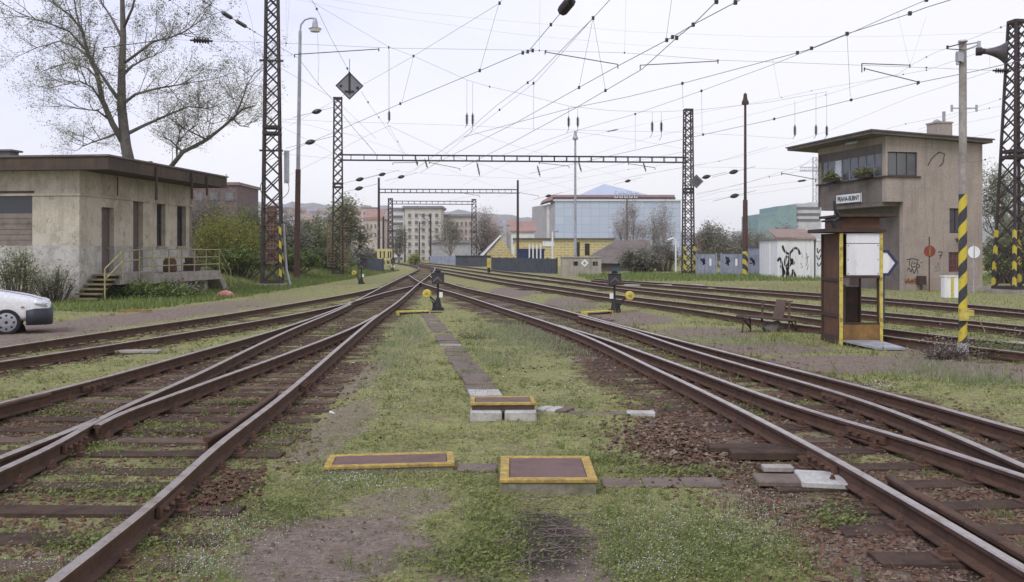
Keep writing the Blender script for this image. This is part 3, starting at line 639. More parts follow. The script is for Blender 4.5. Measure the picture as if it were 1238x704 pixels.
# weeds along the right-hand tracks, far grass banks
x,y=field(70000,14,75,.62,1); k=(x>2.2)&(RNG.random(len(x))<.75*growth(x,y)+.08)&(dist_rail(x,y)>.12); x,y=x[k],y[k]
soup('weeds',blades(x,y,RNG.uniform(.06,.20,len(x)),RNG.uniform(.012,.035,len(x)),.6),3,M['herb'])
x=[];y=[]
n=30000; yy=RNG.uniform(31,95,n); xx=road_x(yy)-1.6-RNG.gamma(1.6,1.7,n); k=xx>-.62*yy; x,y=xx[k],yy[k]
soup('meadow_grass',blades(x,y,RNG.uniform(.10,.30,len(x)),RNG.uniform(.03,.07,len(x)),.5),3,M['grass'])
n=14000; yy=RNG.uniform(62,82,n); xx=RNG.uniform(5,36,n); k=dist_rail(xx,yy)>.3; soup('meadow_grass',blades(xx[k],yy[k],RNG.uniform(.15,.45,k.sum()),RNG.uniform(.04,.09,k.sum()),.5),3,M['grass'])
# dry stalks between the rails
x,y=field(16000,4.5,40); bed,dirt,rd=masks(x,y); k=(RNG.random(len(x))<bed*.5+.05)&(dist_rail(x,y)>.06)&~blocked(x,y); x,y=x[k],y[k]
soup('dry_stalks',blades(x,y,RNG.uniform(.02,.09,len(x)),RNG.uniform(.002,.006,len(x))*np.clip(y/7,1,3),1.4),3,M['dry'])
# ------------------------------------------------------------------ the old station building on the left
def text_obj(name,s,size,mat,parent,loc,rot,depth=.006):
    cu=bpy.data.curves.new(name,'FONT'); cu.body=s; cu.size=size; cu.align_x='CENTER'; cu.align_y='CENTER'; cu.extrude=depth; cu.offset=size*.012
    o=bpy.data.objects.new(name,cu); COL.objects.link(o); dg=bpy.context.evaluated_depsgraph_get(); me=bpy.data.meshes.new_from_object(o.evaluated_get(dg)); bpy.data.objects.remove(o)
    me.materials.clear(); me.materials.append(mat); o=bpy.data.objects.new(name,me); COL.objects.link(o); o.parent=parent; o.location=loc; o.rotation_euler=rot; return o
def window(parent,kind,o,xd,nd,w,h,cols=1,rows=1,fr=.06,dep=.10,fmat='darkwood',gmat='glass',name='window'):
    """frame (part) with its pane (sub-part); o = lower left corner on the outer wall face"""
    o=Vector(o); xd=Vector(xd).normalized(); nd=Vector(nd).normalized(); z=Vector((0,0,1)); mb=MB()
    def bar(x0,x1,z0,z1,d0,d1):
        vs=[o+xd*x+z*zz-nd*d for x in(x0,x1) for zz in(z0,z1) for d in(d0,d1)]
        mb.add(vs,[(0,1,3,2),(4,6,7,5),(0,4,5,1),(2,3,7,6),(0,2,6,4),(1,5,7,3)])
    bar(.002,fr,0.002,h-.002,dep,dep+.05); bar(w-fr,w-.002,0.002,h-.002,dep,dep+.05); bar(fr,w-fr,0.002,fr,dep,dep+.05); bar(fr,w-fr,h-fr,h-.002,dep,dep+.05)
    for i in range(1,cols): bar(w*i/cols-fr*.35,w*i/cols+fr*.35,fr,h-fr,dep+.005,dep+.045)
    for j in range(1,rows):
        for i in range(cols):
            a=fr if i==0 else w*i/cols+fr*.35; b=w-fr if i==cols-1 else w*(i+1)/cols-fr*.35
            bar(a,b,h*j/rows-fr*.3,h*j/rows+fr*.3,dep+.006,dep+.044)
    f=mb.build(name,M[fmat],parent); mb=MB(); g=dep+.03
    vs=[o+xd*x+z*zz-nd*d for x in(.01,w-.01) for zz in(.01,h-.01) for d in(g,g+.008)]
    mb.add(vs,[(0,1,3,2),(4,6,7,5),(0,4,5,1),(2,3,7,6),(0,2,6,4),(1,5,7,3)]); mb.build('pane',M[gmat],f); return f
ROT=math.radians(-6.9); BL=(-16.4,37.0,0); FB=Frame(BL,ROT)
bt=thing('station_building','low stained beige station building with a wide flat roof on the left','building',BL,ROT)
HW=5.0; LN=9.0; LT=9.57
h=lambda px,py,ax,v: FB.hit(px,py,ax,v)
wx1=h(39,265,1,0).x; wz0=h(20,297,1,0).z; wz1=h(20,234,1,0).z
zl=h(97,297,1,0).z; zc=h(97,235,1,0).z
tr=[(h(123,290,0,0).y,h(138,290,0,0).y,1.05,h(130,251,0,0).z),(h(161,290,0,0).y,h(173,290,0,0).y,1.06,h(166,243,0,0).z),(h(189.5,290,0,0).y,h(200,290,0,0).y,h(195,298,0,0).z,h(195,247,0,0).z),(h(214,290,0,0).y,h(225,290,0,0).y,h(219,298,0,0).z,h(219,249.5,0,0).z)]
mb=MB()
near=[(LN+wx1-3.4,LN+wx1,wz0,wz1)]
def split(zs,ops,a,b):
    return [(q[0],q[1],max(0,q[2]-a),min(b-a,q[3]-a)) for q in ops if q[3]>a and q[2]<b]
for a,b,mi in((0,zl,1),(zl,HW,0)):
    wallgrid(mb,(-LN,0,a),(1,0,0),(0,-1,0),LN,b-a,.3,split(0,near,a,b),mi)
    wallgrid(mb,(0,.3,a),(0,1,0),(1,0,0),LT-.3,b-a,.3,[(q[0]-.3,q[1]-.3,q[2],q[3]) for q in split(0,tr,a,b)],mi)
    wallgrid(mb,(0,LT,a),(-1,0,0),(0,1,0),LN,b-a,.28,[],mi)
mb.build('wall',[M['render'],M['render_low']],bt)
mb=MB(); mb.b2((-LN+.3,.31,.9),(-.31,LT-.3,.95)); mb.b2((-LN,.31,.0),(-LN+.2,LT-.3,HW)); mb.build('floor_slab',M['concrete'],bt)
mb=MB(); mb.b2((-LN,-.05,zc-.05),(.05,-.003,zc+.04)); mb.b2((.003,-.003,zc-.05),(.05,LT,zc+.04)); mb.build('string_course',M['render'],bt)
# roof: boarded fascia under a felt deck
mb=MB(); X0,X1,Y0,Y1=-9.6,1.6,-.8,9.9; z0,z1=4.95,5.43
for p,q in(((X0,Y0,z0),(X1,Y0+.09,z1)),((X1-.09,Y0+.09,z0),(X1,Y1-.09,z1)),((X0,Y1-.09,z0),(X1,Y1,z1)),((X0,Y0+.09,z0),(X0+.09,Y1-.09,z1))): mb.b2(p,q)
rf=mb.build('roof',M['fascia'],bt)
mb=MB(); mb.b2((X0-.06,Y0-.06,z1+.002),(X1+.06,Y1+.06,z1+.07)); mb.build('roof_deck',M['felt'],rf)
mb=MB(); mb.b2((X0+.1,Y0+.1,z0+.04),(X1-.1,Y1-.1,z0+.10)); mb.build('soffit',M['darkwood'],rf)
p=h(7,187,1,2.5); mb=MB(); mb.box((p.x,2.5,5.75),(.75,.6,.5)); mb.box((p.x,2.5,6.03),(1.0,.8,.07)); mb.build('chimney',M['felt'],bt)
p=h(182,190,0,-.6); mb=MB(); mb.cyl((-.6,p.y,5.4),(-.6,p.y,5.95),.09); mb.build('vent_pipe',M['darkbrown'],bt)
for px,z in((189,4.0),(232,4.2),(250,4.45)):
    p=h(px,210,0,X1+.06); mb=MB(); mb.tube([(X1+.07,p.y,5.35),(X1+.07,p.y,z)],.05,8); mb.build('bracket_pipe',M['darkbrown'],bt)
for px in(142,188.5):
    p=h(px,220,0,.06); mb=MB(); mb.tube([(.07,p.y,4.95),(.07,p.y,zc+.1)],.022,6); mb.build('conduit',M['darkbrown'],bt)
# boarded window, doors, windows
x0=wx1-3.4; r=random.Random(4); mb=MB(); n=6
for i in range(n):
    a=wz0+(wz1-wz0)*.62*i/n; b=wz0+(wz1-wz0)*.62*(i+1)/n
    mb.b2((x0+.05,.06+r.uniform(0,.03),a+.01),(wx1-.05,.11,b-.008))
bw=mb.build('boarded_window',M['wood'],bt); bw['label']='window boarded with weathered grey planks'
mb=MB(); mb.b2((x0+.01,.13,wz0+.01),(wx1-.01,.18,wz1-.01)); mb.build('pane',M['glass'],bw)
mb=MB(); mb.b2((x0-.05,-.07,wz1+.02),(wx1+.08,-.003,wz1+.09)); mb.build('lintel',M['darkwood'],bt)
def door(q,lab=None):
    mb=MB(); mb.b2((-.26,q[0]+.01,q[2]),(-.21,q[1]-.01,q[3]-.01)); mb.b2((-.21,q[0]+.12,q[2]+.2),(-.195,q[1]-.12,q[2]+.95)); mb.b2((-.21,q[0]+.12,q[2]+1.1),(-.195,q[1]-.12,q[3]-.2))
    d=mb.build('door',M['doorwood'],bt); mb=MB(); mb.cyl((-.2,q[1]-.15,q[2]+1.0),(-.14,q[1]-.15,q[2]+1.0),.025); mb.tube([(-.14,q[1]-.15,q[2]+1.0),(-.14,q[1]-.28,q[2]+1.0)],.012); mb.build('handle',M['galv'],d)
    if lab: d['label']=lab
door(tr[0]); door(tr[1],'tall narrow dark door')
for q in tr[2:]: window(bt,'w',(0,q[0],q[2]),(0,1,0),(1,0,0),q[1]-q[0],q[3]-q[2],2,2,.07,.2)
for q in tr[2:]: 
    mb=MB(); mb.b2((.003,q[0]-.06,q[2]-.08),(.08,q[1]+.06,q[2]-.01)); mb.build('sill',M['concrete'],bt)
# loading platform, steps, railing
PF=lambda px,x=1.6: h(px,330,0,x).y
ya,yb=1.15,9.2
pt=thing('loading_platform','raised concrete platform along the doors of the old station building','platform',BL,ROT)
mb=MB(); mb.b2((.055,ya+1.5,.62),(1.6,yb,1.03)); mb.b2((.055,ya,.62),(1.0,ya+1.498,1.03)); mb.build('deck',M['concrete'],pt)
for y in(ya+1.7,5.2,8.0):
    mb=MB(); mb.b2((.2,y,-.1),(1.35,y+.3,.618)); mb.build('pier',M['concrete'],pt)
mb=MB(); mb.prism([(.3,yb,1.0),(.3,yb+1.1,.05),(.3,yb+.5,.05),(.3,yb,.6)],(1.25,0,0)); mb.build('ramp',M['concrete'],pt)
st=thing('platform_steps','mossy yellow brown steps up to the first door of the old station building','steps',BL,ROT)
for i in range(6):
    zt=1.03-i*.172; y1=ya-.002-i*.31; mb=MB(); mb.b2((.06,y1-.33,zt-.06),(1.0+.0*i,y1,zt)); mb.build('step',M['mossstep'],st)
    mb=MB(); mb.b2((.1,y1-.06,max(zt-.17,-.1)),(.96,y1-.02,zt-.062)); mb.build('riser',M['darkwood'],st)
rl=thing('railing','pale yellow pipe railing round the platform of the old station building','railing',BL,ROT)
posts=[ya+1.55,4.1,5.3,6.5,7.7,yb-.05]
for y in posts:
    mb=MB(); mb.tube([(1.55,y,1.03),(1.55,y,2.0)],.03,8); mb.build('post',M['paleyellow'],rl)
for z in(1.33,1.66,2.0):
    mb=MB(); mb.tube([(1.05,ya+1.4,z),(1.55,posts[0],z),(1.55,posts[-1],z)],.026,8); mb.build('rail',M['paleyellow'],rl)
for z in(1.5,2.0):
    mb=MB(); mb.tube([(1.55,yb-.05,z),(1.55,yb+1.25,z-1.0)],.026,8); mb.build('rail',M['paleyellow'],rl)
mb=MB(); mb.tube([(1.55,yb+1.25,0),(1.55,yb+1.25,1.05)],.03,8); mb.build('post',M['paleyellow'],rl)
hr=thing('handrail','pale yellow handrail of the mossy platform steps','handrail',BL,ROT)
for z in(.55,.95):
    mb=MB(); mb.tube([(1.05,ya+1.4,1.03+z),(1.05,ya+.1,1.03+z-.05),(1.05,ya-1.2,.35+z-.05)],.028,8); mb.build('rail',M['paleyellow'],hr)
for y,zb,zt in((ya-1.2,.3,1.27),(ya+.1,1.03,1.95),(ya+1.4,1.03,1.98)):
    mb=MB(); mb.tube([(1.05,y,zb-.2),(1.05,y,zt)],.03,8); mb.build('post',M['paleyellow'],hr)
# things standing on the platform
def rtag(mb,name,mat,label,cat,frame=FB): 
    o=mb.build(name,mat); o.location=frame.l; o.rotation_euler=(0,0,ROT); return tag(o,label,cat)
mb=MB(); mb.tube([(1.15,5.0,1.03),(1.15,5.0,1.1),(1.15,5.0,1.5),(1.15,5.0,1.62)],[.24,.3,.27,.2],14); rtag(mb,'barrel',M['plate'],'reddish rusty barrel behind the platform railing','barrel')
mb=MB(); mb.b2((.6,7.4,1.04),(1.2,7.9,1.4)); mb.b2((.65,7.45,1.4),(1.0,7.8,1.62)); rtag(mb,'crate',M['darkwood'],'dark wooden crate on the platform behind the railing','crate')
c=G(272,360.5); mb=MB(); r=random.Random(9)
mb.tube([c+Vector((-.35,0,.06)),c+Vector((-.2,.05,.13)),c+Vector((.05,0,.17)),c+Vector((.25,.02,.12)),c+Vector((.4,0,.03))],[.05,.14,.17,.13,.04],9); tag(mb.build('plastic_bag',weathered('crumpled_red_plastic',(.42,.12,.11),(.55,.42,.40),14,.5)),'crumpled red and white plastic bag lying in the grass by the platform','plastic bag')

# ------------------------------------------------------------------ the signal box on the right
SROT=math.radians(12); SL=(18.0,47.0,0); FS=Frame(SL,SROT); s=lambda px,py,ax,v: FS.hit(px,py,ax,v)
sb=thing('signal_box','tall grey brown signal box with an overhanging glazed upper floor','signal box',SL,SROT)
UW,UL,LX=5.3,6.33,.94
zb=s(1069,244,0,0).z; zt0=s(1073,212,0,0).z; zt1=s(1073,183,0,0).z; ZT=7.15
wn=(0.10,s(1109,200,1,0).x,zt0,zt1)                        # upper window of the near face
wm=(s(1148,265,1,0).x,s(1165,265,1,0).x,s(1154,282,1,0).z,s(1154,252,1,0).z)
wr=(s(1147,315,1,0).x,s(1162,315,1,0).x,s(1154,329,1,0).z,s(1154,305,1,0).z)
mb=MB()
wallgrid(mb,(LX,0,0),(1,0,0),(0,-1,0),UW-LX,zb,.3,[(q[0]-LX,q[1]-LX,q[2],q[3]) for q in(wm,wr)],0)
wallgrid(mb,(0,0,zb),(1,0,0),(0,-1,0),UW,ZT-zb,.3,[(wn[0],wn[1],wn[2]-zb,wn[3]-zb)],0)
wallgrid(mb,(UW,.3,0),(0,1,0),(1,0,0),UL-.3,ZT,.3,[],0)
wallgrid(mb,(UW-.3,UL,0),(-1,0,0),(0,1,0),UW-.3-LX,zb,.3,[],0); wallgrid(mb,(UW-.3,UL,zb),(-1,0,0),(0,1,0),UW-.3,ZT-zb,.3,[],0)
mb.prism([(0.0,0,ZT+.002),(UW,0,ZT+.002),(UW,0,ZT+.05),(0,0,ZT+.36)],(0,UL,0),0)
# the side toward the tracks: a glazed band above a darker apron, set back below
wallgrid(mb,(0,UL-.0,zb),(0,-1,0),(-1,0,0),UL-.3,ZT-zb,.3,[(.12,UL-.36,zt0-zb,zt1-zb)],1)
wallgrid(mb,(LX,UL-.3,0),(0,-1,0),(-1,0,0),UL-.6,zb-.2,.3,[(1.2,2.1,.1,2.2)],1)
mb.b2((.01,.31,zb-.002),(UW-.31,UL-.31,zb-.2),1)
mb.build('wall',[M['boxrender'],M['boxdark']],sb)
mb=MB(); x0,x1,y0,y1=-1.0,5.55,-.42,7.9; zl_,zr_=7.53,7.22
mb.prism([(x0,y0,zl_),(x1,y0,zr_),(x1,y0,zr_+.14),(x0,y0,zl_+.14)],(0,y1-y0,0)); rfo=mb.build('roof',M['boxdark'],sb)
mb=MB(); mb.prism([(x0-.08,y0-.08,zl_+.143),(x1+.08,y0-.08,zr_+.143),(x1+.08,y0-.08,zr_+.20),(x0-.08,y0-.08,zl_+.20)],(0,y1-y0+.16,0)); mb.build('roof_deck',M['felt'],rfo)
c=s(1136.5,150,1,2.2); mb=MB(); mb.b2((c.x-.42,1.8,7.2),(c.x+.42,2.7,8.45)); mb.b2((c.x-.46,1.76,8.45),(c.x+.46,2.74,8.53)); ch=mb.build('chimney',M['boxrender'],rfo)
mb=MB(); mb.tube([(c.x+.22,2.2,8.5),(c.x+.22,2.2,9.1)],.08,8); mb.tube([(c.x-.15,2.25,8.53),(c.x-.15,2.25,8.62),(c.x-.15,2.25,8.70)],[.2,.18,.02],10); mb.build('chimney_pot',M['galv'],ch)
# glazed band: frames each a part, with panes
n=8; a0,a1=.36,UL-.12; stp=(a1-a0)/n
for i in range(n):
    y=a1-i*stp; window(sb,'w',(0,y,zt0),(0,-1,0),(-1,0,0),stp-.004,zt1-zt0,1 if i!=4 else 1,1,.035,.05,'bluegrey','glassblue' if i!=2 else 'white')
window(sb,'w',(wn[0],0,wn[2]),(1,0,0),(0,-1,0),wn[1]-wn[0],wn[3]-wn[2],3,1,.045,.06,'darkbrown','glassblue')
mb=MB(); mb.b2((-.10,-.08,zt0-.09),(wn[1]+.15,-.003,zt0-.01)); mb.b2((-.10,.0,zt0-.09),(-.003,UL+.05,zt0-.01)); mb.build('sill',M['darkbrown'],sb)
window(sb,'w',(wm[0],0,wm[2]),(1,0,0),(0,-1,0),wm[1]-wm[0],wm[3]-wm[2],2,2,.06,.1,'darkbrown','glass')
window(sb,'w',(wr[0],0,wr[2]),(1,0,0),(0,-1,0),wr[1]-wr[0],wr[3]-wr[2],3,3,.07,.06,'red','glass')['label']='small window with red bars'
mb=MB(); mb.b2((LX-.0+.1,UL-.3-2.1,.1),(LX+.15,UL-.3-1.2,2.2)); mb.build('door',M['darkwood'],sb)
p=s(985+75,172,0,-.5); mb=MB(); mb.tube([(-.55,1.6,7.36),(-.55,2.6,7.36)],.07,8); mb.build('tube_lamp',M['galv'],rfo)
mb=MB(); c=s(1157,292,1,-.1); mb.tube([(c.x,-.003,c.z+.12),(c.x,-.16,c.z+.12),(c.x,-.2,c.z)],[.03,.03,.11],8); mb.build('wall_lamp',M['black'],sb)
mb=MB(); pts=[s(px,py,1,-.02) for px,py in((1122,200),(1126,192),(1135,184),(1142,186),(1140,197),(1136,201))]; mb.tube(pts,.018,5); mb.build('cable',M['black'],sb)
# potted greenery on the glazed band sill
for k,(px,py) in enumerate(((1048,209),(1009,214))):
    c=s(px,py,0,-.08); wp=FS.l+FS.R@Vector((-.28,c.y,zt0+.0)); t=thing('window_plant',('bushy green window plant nearest the corner of the signal box','smaller dark window plant farther along the signal box sill')[k],'plant',wp,SROT)
    mb=MB(); mb.b2((-.12,-.6,0),(.15,.6,.14)); mb.build('trough',M['darkbrown'],t)
    nn=420; V=leaves(RNG.normal(0,.13,nn),RNG.normal(0,.42,nn),.14+np.abs(RNG.normal(.12,.12,nn)),RNG.uniform(.04,.09,nn),.9); o=soup('foliage',V,4,M['bright'] if k==0 else M['grass'],None); o.parent=t
    mb=MB(); mb.b2((.12,-.04,-.10),(.185,.04,.02)); mb.build('bracket',M['darkbrown'],t)
# the name sign
q0=s(1011,247,0,-.05); q1=s(1041.5,231,0,-.05); ym=(q0.y+q1.y)/2; wdt=abs(q0.y-q1.y); zz=(s(1026,234,0,-.05).z+s(1026,246,0,-.05).z)/2; hh=s(1026,234,0,-.05).z-s(1026,246,0,-.05).z
t=thing('station_sign','white name board with black letters on the dark apron of the signal box','sign',FS.l+FS.R@Vector((-.05,ym,zz)),SROT)
mb=MB(); mb.box((0,0,0),(.05,wdt,hh)); mb.build('board',M['white'],t)
mb=MB()
for a,b in(((-.032,-wdt/2,-hh/2),(-.026,wdt/2,-hh/2+.035)),((-.032,-wdt/2,hh/2-.035),(-.026,wdt/2,hh/2)),((-.032,-wdt/2,-hh/2+.036),(-.026,-wdt/2+.035,hh/2-.036)),((-.032,wdt/2-.035,-hh/2+.036),(-.026,wdt/2,hh/2-.036))): mb.b2(a,b)
mb.build('border',M['black'],t)
o=text_obj('lettering','PRAHA-BUBNY',.62,M['black'],t,(-.032,0,-.02),(math.pi/2,0,-math.pi/2)); 
dx=max(v.co.x for v in o.data.vertices)-min(v.co.x for v in o.data.vertices); o.scale=((wdt*.86)/dx,hh*.50/.46*1.0,1)
# graffiti on walls: ribbons of paint standing 5 mm proud
def scrawl(frame,axis,val,strokes,w,name,mat,parent,sign=-1):
    mb=MB()
    for st_ in strokes:
        P=[frame.hit(px,py,axis,val) for px,py in st_]; Q=[]
        for i in range(len(P)-1):                          # smooth
            for k in range(5):
                t_=k/5; p0=P[max(i-1,0)];p1=P[i];p2=P[i+1];p3=P[min(i+2,len(P)-1)]
                Q.append(.5*((2*p1)+(p2-p0)*t_+(2*p0-5*p1+4*p2-p3)*t_**2+(3*p1-p0-3*p2+p3)*t_**3))
        Q.append(P[-1]); ax=Vector((1,0,0)) if axis==0 else Vector((0,1,0))
        for i in range(len(Q)-1):
            d=Q[i+1]-Q[i]
            if d.length<1e-5: continue
            n_=ax.cross(d.normalized())*w/2; o=ax*sign*.004
            mb.quad(Q[i]-n_+o,Q[i]+n_+o,Q[i+1]+n_+o+d*.04,Q[i+1]-n_+o+d*.04)
    return mb.build(name,mat,parent)
G1=[[(1096,314),(1104,313),(1111,315)],[(1100,314),(1099,322)],[(1103,316),(1102,323),(1107,322)],[(1104,319),(1107,318)],[(1109,316),(1108,324),(1112,322),(1109,319)],[(1097,328),(1099,324),(1101,329),(1103,325),(1105,331),(1108,325),(1110,331)],[(1113,318),(1115,317)],[(1134,305.5),(1139,305),(1136,313)],[(1135.5,309),(1138.5,308.5)]]
scrawl(FS,1,0,G1,.045,'graffiti',M['black'],sb)
scrawl(FS,1,0,[[(1129,319),(1132,325),(1134,318),(1136,326)],[(1130,328),(1136,327)]],.04,'graffiti',plain('grey_paint',(.22,.2,.18)),sb)
scrawl(FS,1,0,[[(1094,337),(1096,343),(1098,337),(1100,343),(1103,338),(1103,344)],[(1094,341),(1109,340)],[(1105,337),(1109,339),(1106,343)]],.09,'graffiti',plain('orange_paint',(.30,.13,.06)),sb)

# small signs and boxes before the signal box
t=thing('round_sign','rusty red round sign on a thin post before the signal box','sign',W(1123.5,304,45.8)); t.location.z=0; d=t.location.y
mb=MB(); mb.tube([(0,0,0),(0,0,2.6)],.03,8); mb.build('post',M['rust'],t)
zc_=CAM+(HY-304)*d/F; mb=MB(); mb.tube([(0,-.04,zc_),(0,-.065,zc_)],.27,24); mb.build('disc',M['red'],t); mb=MB(); mb.b2((-.05,-.075,zc_-.22),(.05,-.068,zc_+.22)); mb.build('disc_bar',M['ochre'],t)
t=thing('round_sign','white round sign seen from behind, right of the striped loudspeaker pole','sign',G(1177,356)); d=t.location.y
mb=MB(); mb.tube([(0,0,0),(0,0,CAM+.35)],.03,8); mb.build('post',M['galv'],t)
zc_=CAM+(HY-305)*d/F; mb=MB(); mb.tube([(0,-.035,zc_),(0,-.055,zc_)],.27,24); mb.build('disc',M['white'],t); mb=MB(); mb.b2((-.02,-.07,zc_-.26),(.02,-.058,zc_+.26)); mb.build('disc_bar',M['galv'],t)
t=thing('cable_box','small dark box on a stub post before the signal box','box',G(1114,352)); mb=MB(); mb.tube([(0,0,0),(0,0,.3)],.05,8); mb.build('post',M['rust'],t)
mb=MB(); mb.box((0,0,.52),(.38,.25,.42)); mb.box((0,-.13,.52),(.30,.012,.34)); mb.build('case',M['darkbrown'],t)
t=thing('cable_cabinet','white cabinet with a yellow stripe left of the striped loudspeaker pole','cabinet',G(1149,361)); 
mb=MB(); mb.box((0,0,.46),(.62,.34,.86)); mb.box((0,0,.91),(.68,.40,.04)); mb.build('case',M['white'],t); mb=MB(); mb.b2((-.06,-.18,.06),(.06,-.173,.87)); mb.build('stripe',M['brightyellow'],t); mb=MB(); mb.box((0,0,.02),(.56,.3,.06)); mb.build('foot',M['black'],t)
t=thing('kerb_wall','low concrete slab lying right of the signal box','slab',G(1185,353)); mb=MB(); mb.box((0,0,.12),(2.4,.5,.28)); mb.build('slab',M['concrete'],t)

# ------------------------------------------------------------------ sheds and walls beyond the yard, right
d=68.6; x0=(940-CX)*d/F; x1=(984-CX)*d/F
t=thing('white_shed','white sheet metal shed with a black graffiti tag and a low brown roof','shed',(x0,d,0),0); FW=Frame(t.location,0)
Lf=x1-x0; mb=MB(); wallgrid(mb,(0,0,0),(1,0,0),(0,-1,0),Lf,2.72,.1,[]); wallgrid(mb,(Lf,.1,0),(0,1,0),(1,0,0),4.9,2.72,.1,[]); wallgrid(mb,(0,5,0),(0,-1,0),(-1,0,0),4.9,2.72,.1,[]); mb.b2((.1,4.9,0),(Lf-.1,4.99,2.72)); mb.build('wall',M['white'],t)
mb=MB(); mb.prism([(-.12,-.12,2.73),(Lf+.12,-.12,2.73),(Lf+.12,-.12,2.85),(-.12,-.12,2.82)],(0,5.3,0)); mb.prism([(-.1,-.1,2.86),(Lf+.1,-.1,2.88),(Lf+.1,2.6,3.5),(-.1,2.6,3.5)],(0,.0,.04)); mb.build('roof',weathered('brown_sheet_roof',(.27,.20,.165),(.2,.15,.125),2),t)
for k in range(1,9):
    mb=MB(); xx=Lf*k/9; mb.b2((xx-.012,-.02,.05),(xx+.012,-.003,2.7)); mb.build('sheet_seam',M['white'],t)
TAG=[[(946,297),(948,303),(953,307),(957,304),(961,300),(965,302),(967,308)],[(940,316),(943,312),(945,318),(947,326),(950,332),(952,336)],[(951,309),(949,318),(952,327),(955,336)],[(953,310),(957,317),(953,324),(951,333)],[(957,313),(960,319),(956,318)],[(958,326),(961,332),(962,337)],[(944,321),(947,328),(946,336)],[(955,306),(954,315),(952,322)],[(959,327),(957,336)]]
scrawl(FW,1,0,TAG,.16,'graffiti',M['black'],t)
scrawl(FW,1,0,[[(969,305),(970,312)],[(968,318),(970,323),(968,324)],[(975,306),(976,316),(974,322)],[(978,310),(974,313)],[(977,320),(976,327)]],.06,'graffiti',plain('grey_paint_tag',(.3,.3,.3)),t)
x2=(996-CX)*d/F; t2=thing('white_shed','narrow white side bay with small tags between the shed and the kiosk','shed',(x1+.16,d+.02,0),0)
mb=MB(); mb.b2((0,0,0),(2.6,3.5,2.66)); mb.b2((-.0,-.06,2.66),(2.7,3.5,2.78)); mb.build('wall',M['white'],t2); F2=Frame(t2.location,0)
scrawl(F2,1,0,[[(988,300),(989,306),(992,302),(994,306)],[(987,309),(990,314),(993,308),(995,314)],[(988,318),(990,322),(993,317)]],.07,'graffiti',M['black'],t2)
# grey panels
FE=76.0
for k,(a,b,ytop) in enumerate(((843,865,307.5),(873,897,307.5),(902,928,308))):
    xa,xb=(a-CX)*FE/F,(b-CX)*FE/F; zt=CAM+(HY-ytop)*FE/F
    t=thing('sheet_gate',('blue grey sheet metal gate with tags, nearest the far lattice mast','blue grey sheet metal gate with tags, left of the dark lamp pole','blue grey sheet metal gate with tags, right of the dark lamp pole')[k],'gate',(xa,FE,0),0,'blue grey sheet gates')
    mb=MB(); L=xb-xa; n=5
    for i in range(n): mb.b2((L*i/n+.01,0,.0),(L*(i+1)/n-.01,.05,zt))
    mb.b2((0,.052,zt-.3),(L,.10,zt-.2)); mb.b2((0,.052,.3),(L,.10,.4)); mb.build('sheet_panel',M['bluegrey'],t); FG=Frame(t.location,0)
    
    for xx in(-.12,L+.01): mb=MB(); mb.b2((xx,-.02,0),(xx+.11,.12,zt+.08)); mb.build('gate_post',M['bluegrey'],t)
    c0=a+(b-a)*.15; r=random.Random(k+3); stks=[[(c0+r.uniform(0,5),310+r.uniform(0,5)),(c0+r.uniform(2,7),314+r.uniform(0,6)),(c0+r.uniform(0,6),318+r.uniform(0,3))] for _ in range(4)]
    scrawl(FG,1,0,stks,.10,'graffiti',M['navy'],t)
    if k<2: mb=MB(); mb.b2((L*.66,-.02,zt-.9),(L*.78,-.004,zt-.35)); mb.build('notice',M['white'],t)
xa=(930-CX)*70.5/F; t=thing('doorway','white framed doorway between the grey wall and the white shed','doorway',(xa,70.5,0),0); zt=CAM+(HY-300)*70.5/F
mb=MB(); mb.b2((0,0,0),(.14,.3,zt)); mb.b2((.0,0,zt),(.85,.3,zt+.25)); mb.build('door_frame',M['white'],t); mb=MB(); mb.b2((.15,.1,0),(.7,.16,zt-.002)); mb.build('door',M['bluegrey'],t)
xa=(917-CX)*80/F; t=thing('grey_shed','grey flat roofed shed behind the blue grey gates','shed',(xa,80,0),0); zt=CAM+(HY-299)*80/F; mb=MB(); mb.b2((0,0,0),(1.6,4,zt)); mb.build('wall',M['bluegrey'],t); mb=MB(); mb.b2((-.1,-.1,zt+.003),(1.7,4.1,zt+.1)); mb.build('roof',M['felt'],t)

# ------------------------------------------------------------------ beyond the yard, centre
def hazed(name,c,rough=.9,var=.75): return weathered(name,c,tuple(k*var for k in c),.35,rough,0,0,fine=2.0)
M['bunker']=weathered('panel_concrete',(.36,.33,.28),(.26,.24,.20),1.2,.95,0,.2,streak=True)
xa,xb=(680-CX)*76/F,(727-CX)*76/F; zt=CAM+(HY-312)*76/F
t=thing('concrete_hut','low beige concrete panel hut with two dark openings and a white diamond','hut',(xa,76,0),0); L=xb-xa
mb=MB(); ops=[(L*.27,L*.40,zt-.62,zt-.28),(L*.78,L*.91,zt-.62,zt-.28)]; wallgrid(mb,(0,0,0),(1,0,0),(0,-1,0),L,zt,.15,ops); mb.b2((0,.151,0),(L,2.5,zt))
mb.build('wall',M['bunker'],t); mb=MB(); mb.b2((-.06,-.06,zt+.003),(L+.06,2.5,zt+.10)); mb.build('roof',M['concrete'],t)
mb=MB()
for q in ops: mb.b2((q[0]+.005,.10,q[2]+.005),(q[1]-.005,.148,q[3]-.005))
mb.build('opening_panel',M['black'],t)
for k in range(1,7): mb=MB(); mb.b2((L*k/7-.02,-.02,0),(L*k/7+.02,-.002,zt)); mb.build('panel_joint',M['concrete'],t)
mb=MB(); c=L*.57; mb.prism([(c-.30,-.03,zt-.4),(c,-.03,zt-.72),(c+.30,-.03,zt-.4),(c,-.03,zt-.08)],(0,-.02,0)); mb.build('diamond_plate',M['white'],t)
